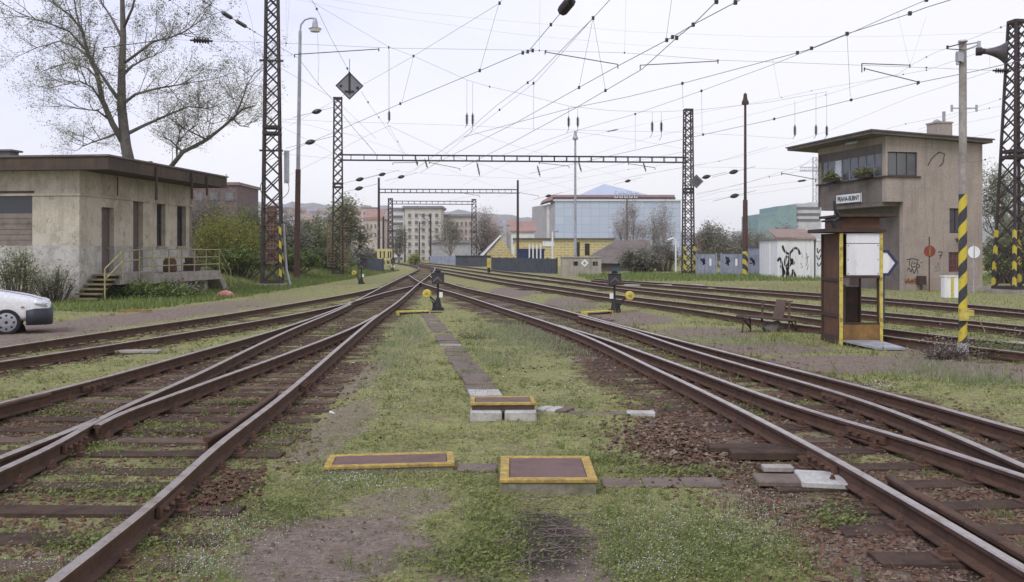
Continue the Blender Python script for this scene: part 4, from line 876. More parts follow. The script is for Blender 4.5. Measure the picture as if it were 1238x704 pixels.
mb=MB(); mb.prism([(c-.13,-.053,zt-.4),(c,-.053,zt-.53),(c+.13,-.053,zt-.4),(c,-.053,zt-.27)],(0,-.004,0)); mb.build('diamond_mark',M['bluegrey'],t)
# gabled dark hut behind it
d=92; X=lambda px,dd=d: (px-CX)*dd/F; Z=lambda py,dd=d: CAM+(HY-py)*dd/F
t=thing('gabled_hut','dark old hut with a long sloping felt roof and a blue door','hut',(X(708),d,0),0)
L=X(790)-X(708); mb=MB(); mb.b2((.4,0,0),(L-.3,6,Z(318))); mb.build('wall',M['boxdark'],t)
M['oldroof']=weathered('old_brown_roof',(.16,.135,.12),(.10,.085,.08),1.2,.95)
mb=MB(); mb.add([(-.2,-.5,Z(318)),(L*.62,-.5,Z(319)),(L*.62,6.5,Z(319)),(-.2,6.5,Z(318)),(L*.50,3,Z(290)),(L+.1,3,Z(290)),(L+.1,6.5,Z(318)),(L+.1,-.5,Z(319))],[(0,1,4),(1,7,5,4),(0,4,3),(3,4,5,6),(0,3,2,1),(1,2,6,7),(5,7,6)]); mb.build('roof',M['oldroof'],t)
mb=MB(); mb.b2((X(739)-X(708),-.06,0),(X(751)-X(708),-.01,Z(319.5)-.05)); mb.build('door',weathered('blue_door',(.10,.14,.19),(.07,.09,.12),2),t)
# yellow walled shed row
d=118; t=thing('yellow_shed','long low yellow shed with block pattern walls below the hotel','shed',(X(622,d),d,0),0); L=X(742,d)-X(622,d); zt=Z(289.5,d)
m,nt,b=nodes('yellow_blocks'); br=N(nt,'ShaderNodeTexBrick'); br.inputs['Color1'].default_value=(.54,.42,.12,1); br.inputs['Color2'].default_value=(.44,.35,.13,1); br.inputs['Mortar'].default_value=(.58,.55,.42,1); br.inputs['Scale'].default_value=1.0
br.inputs['Brick Width'].default_value=.9; br.inputs['Row Height'].default_value=.32; br.inputs['Mortar Size'].default_value=.04; mp=N(nt,'ShaderNodeCombineXYZ'); sx=N(nt,'ShaderNodeSeparateXYZ'); nt.links.new(objpos(nt),sx.inputs[0]); nt.links.new(sx.outputs[0],mp.inputs[0]); nt.links.new(sx.outputs[2],mp.inputs[1]); nt.links.new(mp.outputs[0],br.inputs['Vector']); nt.links.new(br.outputs[0],b.inputs['Base Color']); M['yblocks']=m
w1=(X(696,d)-X(622,d),X(701,d)-X(622,d),1.0,zt-.35); w2=(X(707,d)-X(622,d),X(713,d)-X(622,d),1.4,zt-.5)
mb=MB(); wallgrid(mb,(0,0,0),(1,0,0),(0,-1,0),L,zt,.25,[w1,w2]); mb.b2((0,.251,0),(L,6,zt)); mb.build('wall',M['yblocks'],t)
mb=MB(); mb.b2((-.2,-.3,zt+.003),(L+.2,6.2,zt+.16)); mb.build('roof',M['felt'],t)
for q in(w1,w2): window(t,'w',(q[0],0,q[2]),(1,0,0),(0,-1,0),q[1]-q[0],q[3]-q[2],2,2,.08,.1,'darkbrown','glass')
mb=MB(); mb.b2((X(656,d)-X(622,d),-.08,zt-.85),(X(670,d)-X(622,d),-.02,zt-.2)); mb.build('sign_plate',M['white'],t)
# yellow gabled sheet shed left of it
d=125; t=thing('gabled_shed','small yellow brown gabled shed with a white trimmed roof by the third portal','shed',(X(604,d),d,0),0); hw=X(624,d)-X(604,d)
mb=MB(); mb.prism([(-hw,0,0),(hw,0,0),(hw*.85,0,Z(310,d)),(.15,0,Z(287,d)),(-hw*.35,0,Z(300,d)),(-hw,0,Z(312,d))],(0,7,0)); mb.build('wall',M['yblocks'],t)
mb=MB(); mb.prism([(-hw*1.1,-.2,Z(312,d)),(.15,-.2,Z(286,d)),(.15,-.2,Z(283.5,d)),(-hw*1.35,-.2,Z(312,d))],(0,7.4,0)); mb.build('roof',M['white'],t)
# dark blue container, its four white pipes
d=92; t=thing('dark_container','dark blue container with four white upright pipes behind the dark fence','container',(X(626,d),d,0),0); L=X(658,d)-X(626,d); zt=Z(301,d)
mb=MB(); mb.b2((0,0,0),(L,2.6,zt)); mb.b2((-.06,-.06,zt-.16),(L+.06,-.003,zt+.02)); mb.build('case',M['navy'],t)
for px in(640,644.5,649,653.5): mb=MB(); mb.tube([(X(px,d)-X(626,d),-.14,Z(314,d)),(X(px,d)-X(626,d),-.14,Z(295.5,d))],.075,10); mb.build('pipe',M['white'],t)
# fences
def fence(label,pts,zt,mat,n,name='board_fence',rails=True):
    a,b=Vector(pts[0]),Vector(pts[1]); dv=b-a; t=thing(name,label,'fence',(a.x,a.y,0),math.atan2(dv.y,dv.x)); L=math.hypot(dv.x,dv.y); mb=MB()
    m_=max(6,int(L/.25))
    for i in range(m_): mb.b2((L*i/m_+.01,0,0),(L*(i+1)/m_-.01,.03,zt))
    mb.build('boards',M[mat],t)
    for i in range(n+1): mb=MB(); mb.b2((L*i/n-.06,.035,0),(L*i/n+.06,.15,zt+.08)); mb.build('post',M[mat],t)
    return t
M['darkfence']=weathered('dark_grey_boards',(.075,.08,.095),(.05,.052,.06),1.5,.85,0,.2,streak=True)
fence('dark grey board fence in front of the dark blue container',((X(594,96),96),(X(672,82),82)),1.30,'darkfence',8)
fence('dark low barrier fence left of the tracks by the third switch stand',((X(424,100),100),(X(462,86),86)),1.25,'darkfence',6)
fence('grey wooden fence at the bridge end between the distant tracks',((X(520,150),150),(X(594,140),140)),1.15,'bluegrey',8)
t=thing('relay_case','dark low relay case at the foot of the right mast of the narrow portal','case',(X(572,122),122,0)); mb=MB(); mb.b2((-2.2,0,0),(2.2,1,1.3)); mb.b2((-2.3,-.1,1.3),(2.3,1.1,1.4)); mb.build('case',M['darkfence'],t)
t=thing('yellow_marker','yellow marker post at the end of the dark grey fence','marker',G(591,331.5)); mb=MB(); mb.b2((-.12,-.1,0),(.12,.1,.55)); mb.build('foot',M['black'],t); mb=MB(); mb.b2((-.15,-.1,.55),(.15,.1,1.35)); mb.build('head',M['brightyellow'],t)
t=thing('warning_board','yellow warning board with black bars on two posts beside the narrow portal','board',(X(466,105),105,0)); mb=MB(); mb.b2((-.9,-.03,Z(315,105)),(.75,.0,Z(301,105))); mb.build('board',weathered('dirty_yellow_board',(.50,.44,.20),(.3,.27,.16),3),t)
mb=MB(); 
for x in(-.6,-.2,.25,.5): mb.b2((x,-.036,Z(312,105)),(x+.14,-.031,Z(304,105)))
mb.build('marking',M['black'],t)
for x in(-.6,.5): mb=MB(); mb.tube([(x,.05,0),(x,.05,Z(302,105))],.05,8); mb.build('post',M['galv'],t)

# ------------------------------------------------------------------ far buildings
def block(name,label,cat,px0,px1,ytop,d,depth,mat,wins=None,roof=None,rooflabel=None,group=None,zt=None,yaw=0,wmat='glass'):
    x0,x1=X(px0,d),X(px1,d); H=zt or Z(ytop,d); t=thing(name,label,cat,(x0,d,0),yaw,group); L=x1-x0
    mb=MB(); mb.b2((0,0,-1),(L,depth,H)); mb.build('wall',mat,t)
    if roof: mb=MB(); mb.b2((-.4,-.4,H+.01),(L+.4,depth+.4,H+.5)); mb.build('roof',roof,t)
    if wins:
        nx,nz,zlo,fx,fz,xa,xb=wins; wm_=None
        for i in range(nx):
            for j in range(nz):
                cx=L*(xa+(xb-xa)*(i+.5)/nx); cz=zlo+(H-.8-zlo)*(j+.5)/nz; w_=L*(xb-xa)/nx*fx; h_=(H-.8-zlo)/nz*fz
                if wm_ is None:
                    mb=MB(); mb.b2((-w_/2,-.12,-h_/2),(w_/2,-.02,h_/2)); o=mb.build('window',M[wmat],t); wm_=o
                    mb=MB(); mb.b2((-w_/2-.06,-.2,-h_/2-.12),(w_/2+.06,-.0,-h_/2-.01)); sl=mb.build('sill',mat,o)
                else: o=wm_.copy(); COL.objects.link(o); o.parent=t; s2=sl.copy(); COL.objects.link(s2); s2.parent=o
                o.location=(cx,0,cz)
    return t
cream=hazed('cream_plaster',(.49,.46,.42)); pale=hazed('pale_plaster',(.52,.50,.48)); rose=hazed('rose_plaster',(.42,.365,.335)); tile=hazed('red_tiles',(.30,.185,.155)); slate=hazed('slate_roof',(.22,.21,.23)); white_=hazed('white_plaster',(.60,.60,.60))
M['dullglass']=plain('dull_window',(.13,.125,.13),.4)
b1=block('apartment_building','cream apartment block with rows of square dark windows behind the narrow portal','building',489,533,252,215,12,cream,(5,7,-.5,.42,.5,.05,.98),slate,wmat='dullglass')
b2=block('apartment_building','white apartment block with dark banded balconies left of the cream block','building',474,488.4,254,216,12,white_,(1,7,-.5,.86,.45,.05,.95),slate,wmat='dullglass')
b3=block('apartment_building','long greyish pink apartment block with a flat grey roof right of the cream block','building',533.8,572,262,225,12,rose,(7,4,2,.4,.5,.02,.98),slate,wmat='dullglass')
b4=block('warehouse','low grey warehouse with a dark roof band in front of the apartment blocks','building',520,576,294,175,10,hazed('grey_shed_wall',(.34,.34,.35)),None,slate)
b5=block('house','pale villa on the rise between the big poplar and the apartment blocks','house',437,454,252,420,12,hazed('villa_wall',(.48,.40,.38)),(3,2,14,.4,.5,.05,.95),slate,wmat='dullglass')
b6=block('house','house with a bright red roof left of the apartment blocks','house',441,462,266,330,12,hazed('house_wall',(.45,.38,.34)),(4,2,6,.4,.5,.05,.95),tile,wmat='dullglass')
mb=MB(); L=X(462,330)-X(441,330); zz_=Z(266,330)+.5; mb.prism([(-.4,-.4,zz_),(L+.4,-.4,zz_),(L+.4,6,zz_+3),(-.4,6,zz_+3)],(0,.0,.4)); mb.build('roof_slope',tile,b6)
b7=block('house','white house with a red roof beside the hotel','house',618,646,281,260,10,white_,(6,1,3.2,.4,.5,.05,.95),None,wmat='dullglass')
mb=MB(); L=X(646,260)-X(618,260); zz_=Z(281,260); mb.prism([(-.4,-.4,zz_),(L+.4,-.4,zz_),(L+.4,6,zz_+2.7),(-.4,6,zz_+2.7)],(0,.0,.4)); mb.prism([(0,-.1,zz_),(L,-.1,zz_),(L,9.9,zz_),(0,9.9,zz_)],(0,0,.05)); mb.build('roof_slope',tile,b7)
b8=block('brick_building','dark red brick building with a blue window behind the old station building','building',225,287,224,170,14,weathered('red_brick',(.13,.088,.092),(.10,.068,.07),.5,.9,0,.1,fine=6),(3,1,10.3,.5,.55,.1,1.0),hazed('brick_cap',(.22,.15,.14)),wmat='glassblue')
# the hotel
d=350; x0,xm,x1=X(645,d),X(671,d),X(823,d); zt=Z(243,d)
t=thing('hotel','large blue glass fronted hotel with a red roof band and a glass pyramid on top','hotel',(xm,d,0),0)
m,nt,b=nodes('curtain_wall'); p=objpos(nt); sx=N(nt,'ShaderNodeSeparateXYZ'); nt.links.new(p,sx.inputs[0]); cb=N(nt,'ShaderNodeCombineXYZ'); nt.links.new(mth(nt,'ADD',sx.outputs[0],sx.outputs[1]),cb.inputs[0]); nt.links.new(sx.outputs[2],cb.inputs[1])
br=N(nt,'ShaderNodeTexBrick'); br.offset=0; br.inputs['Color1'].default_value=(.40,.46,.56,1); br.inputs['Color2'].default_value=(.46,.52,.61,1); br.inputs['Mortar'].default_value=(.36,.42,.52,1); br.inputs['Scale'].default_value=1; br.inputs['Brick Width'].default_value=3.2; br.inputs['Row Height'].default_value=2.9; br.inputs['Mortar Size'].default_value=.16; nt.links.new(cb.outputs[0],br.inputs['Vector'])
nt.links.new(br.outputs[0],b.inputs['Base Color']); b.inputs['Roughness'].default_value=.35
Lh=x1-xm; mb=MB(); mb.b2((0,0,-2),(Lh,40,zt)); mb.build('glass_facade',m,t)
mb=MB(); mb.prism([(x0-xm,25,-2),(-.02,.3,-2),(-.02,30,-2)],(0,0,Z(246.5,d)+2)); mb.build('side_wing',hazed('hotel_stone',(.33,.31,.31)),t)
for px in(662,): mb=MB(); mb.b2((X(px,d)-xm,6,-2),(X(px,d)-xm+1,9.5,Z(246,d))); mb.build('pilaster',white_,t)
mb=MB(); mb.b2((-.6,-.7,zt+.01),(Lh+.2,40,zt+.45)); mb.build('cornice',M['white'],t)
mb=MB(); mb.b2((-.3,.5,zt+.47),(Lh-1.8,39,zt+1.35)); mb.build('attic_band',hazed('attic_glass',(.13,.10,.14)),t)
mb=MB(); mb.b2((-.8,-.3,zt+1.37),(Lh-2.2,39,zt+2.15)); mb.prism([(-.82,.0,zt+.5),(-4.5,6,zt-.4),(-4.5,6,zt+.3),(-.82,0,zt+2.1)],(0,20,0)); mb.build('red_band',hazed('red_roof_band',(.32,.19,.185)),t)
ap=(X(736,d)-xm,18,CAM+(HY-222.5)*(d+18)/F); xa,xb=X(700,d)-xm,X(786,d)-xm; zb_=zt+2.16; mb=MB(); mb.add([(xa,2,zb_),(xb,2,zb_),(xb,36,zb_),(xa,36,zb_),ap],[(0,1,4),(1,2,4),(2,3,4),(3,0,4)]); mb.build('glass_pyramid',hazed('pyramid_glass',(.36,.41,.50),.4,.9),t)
mb=MB(); r=random.Random(3); xs=X(743,d)-xm
for k in range(6):
    xx=xs+k*1.45; mb.b2((xx,-.9,zt+2.5),(xx+.16,-.7,zt+3.3)); mb.b2((xx+.24,-.9,zt+(2.5 if k%3 else 3.1)),(xx+.8,-.7,zt+(2.7 if k%3 else 3.3))); 
    if k%2: mb.b2((xx+.97,-.9,zt+2.5),(xx+1.1,-.7,zt+3.3))
mb.b2((xs-.3,-.85,zt+2.3),(xs+9,-.75,zt+2.45)); mb.build('lettering',M['bluegrey'],t)
mb=MB()
for k in range(5):
    xx=xs+k*1.75; mb.b2((xx,-.6,zt+1.0),(xx+.25,-.35,zt+2.0)); mb.b2((xx+.32,-.6,zt+1.0),(xx+1.1,-.35,zt+1.22)); mb.b2((xx+.9,-.6,zt+1.24),(xx+1.1,-.35,zt+2.0))
mb.build('lettering',M['white'],t)
# building under green netting, with its crane
d=300; gn=hazed('green_netting',(.19,.285,.28)); t=thing('netted_building','tall building under construction wrapped in green netting behind the gates','building',(X(917,d),d,0),0); L=X(963,d)-X(917,d)
mb=MB(); mb.prism([(0,0,-1),(L,0,-1),(L,0,Z(247.5,d)),(L*.5,0,Z(249.5,d)),(L*.5,0,Z(256,d)),(0,0,Z(259,d))],(0,22,0)); mb.build('netting',gn,t)
mb=MB(); L2=X(994,d)-X(963.4,d); mb.b2((L+.1,1,-1),(L+.1+L2,22,Z(246,d))); mb.build('frame_block',hazed('concrete_floors',(.46,.46,.47)),t)
for k,py in enumerate((251.5,259,266)): mb=MB(); mb.b2((L+.3,.8,Z(py+1.6,d)),(L+L2-.3,.97,Z(py-1.3,d))); mb.build('window_band',M['dullglass'],t)
mb=MB(); mb.b2((L+5,3,Z(246,d)+.01),(L+L2,20,Z(244.3,d))); mb.build('roof_house',hazed('roof_house',(.45,.45,.46)),t)
t=thing('tower_crane','thin pale tower crane left of the signal box','crane',(X(985,305),305,0)); zt=Z(190,305)
mb=MB(); r_=.55
for sx_,sy in((-1,-1),(1,-1),(1,1),(-1,1)): mb.beam((sx_*r_,sy*r_,0),(sx_*r_,sy*r_,zt),.14)
k=0
while k*1.1<zt-1.1: mb.beam((-r_*(1 if k%2 else -1),-r_,k*1.1),(r_*(1 if k%2 else -1),-r_,k*1.1+1.1),.1); k+=1
mb.build('mast',M['galv'],t); mb=MB(); zj=Z(207,305); xa=X(967,305)-X(985,305); xb=X(1000,305)-X(985,305)
mb.beam((xa,0,zj),(xb,0,zj),.25); mb.beam((xa,0,zj+1.2),(xb*.5,0,zj+1.2),.2)
for k in range(10): x_=xa+(xb-xa)*k/14; mb.beam((x_,0,zj),(x_+.35,0,zj+1.2),.1); 
mb.beam((0,0,zt),(xa,0,zj+1.2),.08); mb.beam((0,0,zt),(xb,0,zj),.08); mb.build('jib',M['galv'],t)
# hazy houses on the slope at the left and right edges of the town
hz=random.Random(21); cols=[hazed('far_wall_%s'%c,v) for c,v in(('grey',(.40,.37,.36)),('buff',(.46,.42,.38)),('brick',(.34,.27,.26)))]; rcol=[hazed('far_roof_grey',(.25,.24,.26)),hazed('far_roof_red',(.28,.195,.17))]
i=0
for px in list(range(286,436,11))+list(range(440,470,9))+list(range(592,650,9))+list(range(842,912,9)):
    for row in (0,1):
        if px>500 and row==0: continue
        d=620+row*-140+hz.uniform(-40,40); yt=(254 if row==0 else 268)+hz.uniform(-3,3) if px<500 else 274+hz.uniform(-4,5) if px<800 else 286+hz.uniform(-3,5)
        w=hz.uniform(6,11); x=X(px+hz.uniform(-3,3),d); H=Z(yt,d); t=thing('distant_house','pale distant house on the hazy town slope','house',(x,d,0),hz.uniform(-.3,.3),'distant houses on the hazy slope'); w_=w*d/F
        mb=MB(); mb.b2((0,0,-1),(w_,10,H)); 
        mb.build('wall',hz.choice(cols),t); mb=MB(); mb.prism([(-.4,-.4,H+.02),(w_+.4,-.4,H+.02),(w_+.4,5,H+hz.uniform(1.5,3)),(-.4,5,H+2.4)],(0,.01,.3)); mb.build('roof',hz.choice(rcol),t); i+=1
# hills
def hills():
    pts=[(-400,262),(0,256),(150,252),(270,247),(300,246),(335,247),(370,245),(400,248),(440,250),(470,258),(520,257),(560,253),(600,258),(640,264),(700,268),(800,276),(850,284),(900,288),(1000,280),(1100,272),(1238,268),(1600,270)]
    px=np.linspace(-400,1600,240); py=np.interp(px,[p[0] for p in pts],[p[1] for p in pts])+np.array([random.uniform(-.8,.8) for _ in px]); d=1500.0
    V=[];Fc=[]; n=len(px)
    for row,(dd,k) in enumerate(((900,.0),(1150,.45),(1350,.8),(1500,1.0),(1900,.8),(2600,0))):
        for a,b in zip(px,py): V.append(((a-CX)*d/F*(dd/1500)**.6,dd,(CAM+(HY-b)*d/F)*k*random.uniform(.96,1.04)-1*(k==0)))
    for r_ in range(5):
        for i in range(n-1): a=r_*n+i; Fc.append((a,a+1,a+n+1,a+n))
    me=bpy.data.meshes.new('hills'); me.from_pydata(V,[],Fc); m,nt,b=nodes('wooded_slope'); p=worldpos(nt)
    c=ramp(nt,noise(nt,p,.03,8,.75),[(.3,(.10,.12,.10)),(.48,(.16,.165,.14)),(.58,(.24,.22,.20)),(.7,(.12,.14,.10))]); nt.links.new(c,b.inputs['Base Color']); b.inputs['Roughness'].default_value=1
    me.materials.append(m); o=bpy.data.objects.new('hills',me); COL.objects.link(o); o['kind']='structure'
hills()
# ------------------------------------------------------------------ lattice masts and portals
def lattice(parent,c,w0,w1,H,cell,leg=.09,stripe=0,z0=0.0,as_mast=None,brace=.085,stripe_on=(0,1,2,3)):
    """four angle legs (one object each) and cross bracing on the four faces; c = local centre"""
    c=Vector(c); wz=lambda z: (w0+(w1-w0)*(z/H))/2
    C=[(-1,-1),(1,-1),(1,1),(-1,1)]; P=lambda k,z: c+Vector((C[k][0]*wz(z),C[k][1]*wz(z),z0+z)); mb=MB(); z=0.25
    while z<H-.2:
        z2=min(H,z+cell*(wz(z)*2))
        for k in range(4):
            k2=(k+1)%4; n_=((C[k][0]+C[k2][0])*.01,(C[k][1]+C[k2][1])*.01,0)
            mb.beam(P(k,z)+Vector(n_),P(k2,z2)+Vector(n_),.018,brace*.8); mb.beam(P(k2,z)-Vector(n_),P(k,z2)-Vector(n_),.018,brace*.8)
        z=z2
    for zz in(H*.995,H*.5,H*.52,.27):
        for k in range(4): mb.beam(P(k,zz),P((k+1)%4,zz),brace*1.6,brace*1.6)
    b=mb.build(as_mast or 'bracing',M['steel'],parent); owner=b if as_mast else parent
    for k in range(4):
        mb=MB(); mb.beam(P(k,stripe if (stripe and k in stripe_on) else 0),P(k,H),leg,leg); mb.build('leg',M['steel'],owner)
        if stripe and (k in stripe_on): mb=MB(); mb.beam(P(k,-.05),P(k,stripe-.002),leg*1.3,leg*1.3); o=mb.build('leg_foot',M['stripe2'],owner)
    return b
def mast(label,px,d,H,w0,w1,cell=1.05,stripe=3.2,rot=0.0,leg=.09,on=(0,1,2,3)):
    t=thing('lattice_mast',label,'mast',((px-CX)*d/F,d,0),rot); lattice(t,(0,0,0),w0,w1,H,cell,leg,stripe,stripe_on=on)
    mb=MB(); mb.box((0,0,.06),(w0+.55,w0+.55,.28)); mb.build('footing',M['concrete'],t); return t
d=52.5; m1=mast('tall lattice mast with a rusty netting panel and striped leg beside the old station building',329,d,16.5,1.02,.60,1.0,3.4,.12,.10,(1,2))
mb=MB(); z0,z1=CAM+(HY-318)*d/F,CAM+(HY-250)*d/F
for k in range(13): z=z0+(z1-z0)*k/12; mb.beam((-.22,-.40,z),(.30,-.40,z),.10,.05)
for x in(-.22,-.05,.12,.30): mb.beam((x,-.43,z0),(x,-.43,z1),.05,.02)
mb.b2((-.22,-.385,z0),(.30,-.375,z1)); mb.build('netting_panel',M['netting'],m1)
for y in(75,183):
    mb=MB(); z=CAM+(HY-y)*d/F; mb.beam((-.62,-.36,z),(.62,-.36,z),.10,.10); mb.build('cross_bar',M['steel'],m1)
mb=MB(); z=CAM+(HY-202)*d/F; mb.box((.78,-.1,z),(.26,.22,1.75)); mb.build('terminal_box',M['galv'],m1)
mb=MB(); cz=CAM+(HY-228)*d/F; mb.tube([(.2+.75*math.cos(a),-.55+.05*math.sin(a),cz+.65*math.sin(a)) for a in np.linspace(2.2,7.0,26)],.018,5); mb.build('cable_loop',M['black'],m1)
mb=MB(); mb.tube([(.62,-.2,3.4),(.68,-.2,2.2),(.78,-.2,.9),(1.02,-.2,-.05)],.07,8); mb.build('cable_pipe',M['galv'],m1)
d=44.4; m2=mast('tall lattice mast with striped feet at the right edge beyond the loudspeaker pole',1229.5,d,CAM+(HY-25)*d/F,1.4,.5,.8,2.9,.2,.10)
def portal(label,pxl,pxr,dl,dr,Hl,Hr,zb_l,zb_r,w,cell,bh,kind='lattice',stripe=0,name='catenary_portal',panels=28):
    a=Vector(((pxl-CX)*dl/F,dl,0)); b=Vector(((pxr-CX)*dr/F,dr,0)); dv=b-a; t=thing(name,label,'portal',a,math.atan2(dv.y,dv.x),'portals carrying the overhead line'); L=math.hypot(dv.x,dv.y)
    for x,Hh in((0,Hl),(L,Hr)):
        if kind=='lattice': lattice(t,(x,0,0),w,w*.72,Hh,cell,.085,stripe,as_mast='mast',brace=.075)
        else: mb=MB(); mb.tube([(x,0,0),(x,0,Hh)],[w,w*.7],10); mb.build('mast',M['steel'],t)
    mb=MB(); s_=.16
    for y in(-s_,s_):
        mb.beam((0,y,zb_l+bh/2),(L,y,zb_r+bh/2),.085,.085); mb.beam((0,y,zb_l-bh/2),(L,y,zb_r-bh/2),.085,.085)
        for i in range(1,panels):
            x=L*i/panels; z=zb_l+(zb_r-zb_l)*i/panels; mb.beam((x,y,z-bh/2+.03),(x,y,z+bh/2-.03),.05,.05)
    for i in range(1,panels):
        x=L*i/panels; z=zb_l+(zb_r-zb_l)*i/panels
        for k in(-1,1): mb.beam((x,-s_,z+k*bh/2),(x,s_,z+k*bh/2),.04,.04)
    mb.build('beam',M['steel'],t); return t,L
zz=lambda py,d: CAM+(HY-py)*d/F
pA,LA=portal('wide lattice portal spanning all tracks, nearest of the portals',408.5,832,73.4,76.8,zz(118,73.4),zz(132,76.8),zz(190.5,73.4),zz(193.5,76.8),.78,1.0,.40,stripe=0)
pB,LB=portal('middle portal on two plain tubular poles',458,626,108,108,zz(215,108),zz(218,108),zz(231,108),zz(231.5,108),.17,1,.38,'tube',panels=22)
pC,LC=portal('narrow far portal on two lattice masts beside the yellow warning board',472,573,134,134,zz(240,134),zz(241,134),zz(245,134),zz(245.5,134),.75,1.1,.40,panels=14)
# trimmings of the near portal: rusty netting round the left mast, stripes and diamond on the right one
mb=MB()
for xa_,xb_ in((-.75,-.2),(.25,.95)):
    mb=MB()
    for k in range(16): z=zz(322,73)+(zz(271,73)-zz(322,73))*k/15; mb.beam((xa_,-.5,z),(xb_,-.5,z),.14,.05)
    mb.beam((xa_,-.47,zz(322,73)),(xa_,-.47,zz(271,73)),.05); mb.build('netting_panel',M['netting'],pA)
mb=MB()
for x in(-.40,.40): mb.beam((LA+x,-.42,-.1),(LA+x,-.42,2.3),.2,.06)
mb.build('striped_board',M['stripe2'],pA)
mb=MB()
for k in range(10): z=zz(322,76.8)+(zz(288,76.8)-zz(322,76.8))*k/9; mb.beam((LA+.45,-.45,z),(LA+1.0,-.45,z),.12,.05)
mb.beam((LA+.48,-.42,zz(322,76.8)),(LA+.48,-.42,zz(288,76.8)),.05); mb.beam((LA+.97,-.42,zz(322,76.8)),(LA+.97,-.42,zz(288,76.8)),.05)
mb.build('netting_panel',M['netting'],pA)
ROTA=pA.rotation_euler.z
M['signgrey']=weathered('dull_grey_board',(.20,.20,.215),(.14,.14,.15),4,.7)
def diamond(label,px,py,d,r_,rot,marks):
    t=thing('diamond_sign',label,'sign',W(px,py,d),rot); mb=MB(); mb.prism([(-r_,0,0),(0,0,-r_),(r_,0,0),(0,0,r_)],(0,.03,0)); mb.build('board',M['signgrey'],t)
    mb=MB()
    for a,b in((( -r_,0),(0,-r_)),((0,-r_),(r_,0)),((r_,0),(0,r_)),((0,r_),(-r_,0))): mb.edge(a,b,.035,-.012-abs(a[0]+.3)*.004-abs(b[1])*.007,-.003)
    mb.build('border',M['black'],t); mb=MB(); marks(mb,r_); mb.build('marking',M['black'],t); return t
def mk1(mb,r):
    mb.b2((-.035,-.02,-r*.62),(.035,-.005,r*1.05)); mb.b2((-.17,-.021,-r*.5),(.17,-.004,-r*.36)); mb.b2((-r*.75,-.021,-.05),(-r*.55,-.004,.03)); mb.b2((r*.5,-.021,-.12),(r*.7,-.004,-.02))
dg=diamond('large grey diamond sign with a dark inverted T hanging in the overhead wires',422.5,104,36,.49,.1,mk1)
mb=MB(); mb.tube([(0,.01,.45),(0,.01,1.0)],.012,5); mb.build('hanger',M['wire'],dg)
def mk2(mb,r):
    for k in(.62,.3):
        q=r*k
        for a,b in((( -q,0),(0,-q)),((0,-q),(q,0)),((q,0),(0,q)),((0,q),(-q,0))): mb.edge(a,b,.06,-.012-abs(a[0]+.3)*.004-abs(b[1])*.007,-.003)
dg2=diamond('small diamond sign with nested dark squares on the right mast of the wide portal',842,219.5,76,.52,.0,mk2)
mb=MB(); mb.beam((-.7,.06,0),(0,.06,0),.06); mb.build('bracket',M['steel'],dg2)
# distant poles
def farpole(label,px,d,ytop,arm=None):
    t=thing('catenary_pole',label,'pole',((px-CX)*d/F,d,0)); H=zz(ytop,d); mb=MB(); mb.tube([(0,0,0),(0,0,H)],[.16,.11],8); mb.build('post',M['steel'],t)
    if arm is not None:
        mb=MB(); L=(arm-px)*d/F; mb.beam((0,0,H-.4),(L,0,H-.1),.09); mb.beam((0,0,H-1.6),(L*.85,0,H-.25),.07); mb.build('arm',M['steel'],t)
    return t
farpole('distant pole with a cantilever arm to the left, before the apartment blocks',520.5,160,258,505)
farpole('thin distant pole between the two masts of the narrow portal, left of centre',507,175,268,516)
farpole('thin dark pole right beside the left pole of the middle portal',463.5,125,262)
farpole('short thin pole by the white balconied apartment block',489.5,170,276)
farpole('thin pole in front of the hotel and its yellow shed',758,150,240)

# ------------------------------------------------------------------ lamps and poles
def tallpole(name,label,cat,px,d,secs,mats,lean=0):
    t=thing(name,label,cat,((px-CX)*d/F,d,0))
    for (z0,z1,r0,r1),m_,nm in zip(secs,mats,('lower_post','post','upper_post')):
        mb=MB(); mb.tube([(lean*z0,0,z0),(lean*z1,0,z1)],[r0,r1],12); mb.build(nm,M[m_],t)
    return t
d=62; zz_=lambda py: CAM+(HY-py)*d/F
t=tallpole('street_lamp','tall gooseneck lamp post, brown below and pale above, left of the hanging diamond sign','lamp',358.5,d,[(-.1,zz_(205),.19,.17),(zz_(205),zz_(38),.13,.10)],['polebrown','galv'],lean=.0145)
x0=.0145*zz_(38); mb=MB(); mb.tube([(x0,0,zz_(38)),(x0+.05,0,zz_(30)),(x0+.3,0,zz_(24)),(x0+.65,0,zz_(22)),(x0+1.0,0,zz_(22.5))],.06,8); mb.build('gooseneck',M['galv'],t)
lx=x0+.95; mb=MB(); mb.tube([(lx,0,zz_(23)),(lx,0,zz_(27)),(lx,0,zz_(33)),(lx,0,zz_(35))],[.1,.16,.2,.42],14); mb.build('lamp_head',M['galv'],t); mb=MB(); mb.tube([(lx,0,zz_(35)-.01),(lx,0,zz_(38.5))],[.38,.30],14); mb.build('lamp_glass',M['white'],t)
def bell(t,H,s,mat='darkbrown'):
    mb=MB(); mb.tube([(0,0,H-.1),(0,0,H+.1*s),(0,0,H+.3*s),(0,0,H+.55*s),(0,0,H+.8*s),(0,0,H+.9*s)],[.30*s,.32*s,.22*s,.17*s,.15*s,.05*s],12); mb.build('lamp_head',M[mat],t)
d=110; t=tallpole('street_lamp','tall thin pale lamp post standing before the hotel','lamp',695.5,d,[(0,zz_(304),.2,.18),(zz_(304),zz_(168),.16,.11)],['galv','galv']); bell(t,zz_(168),1.0,'galv')
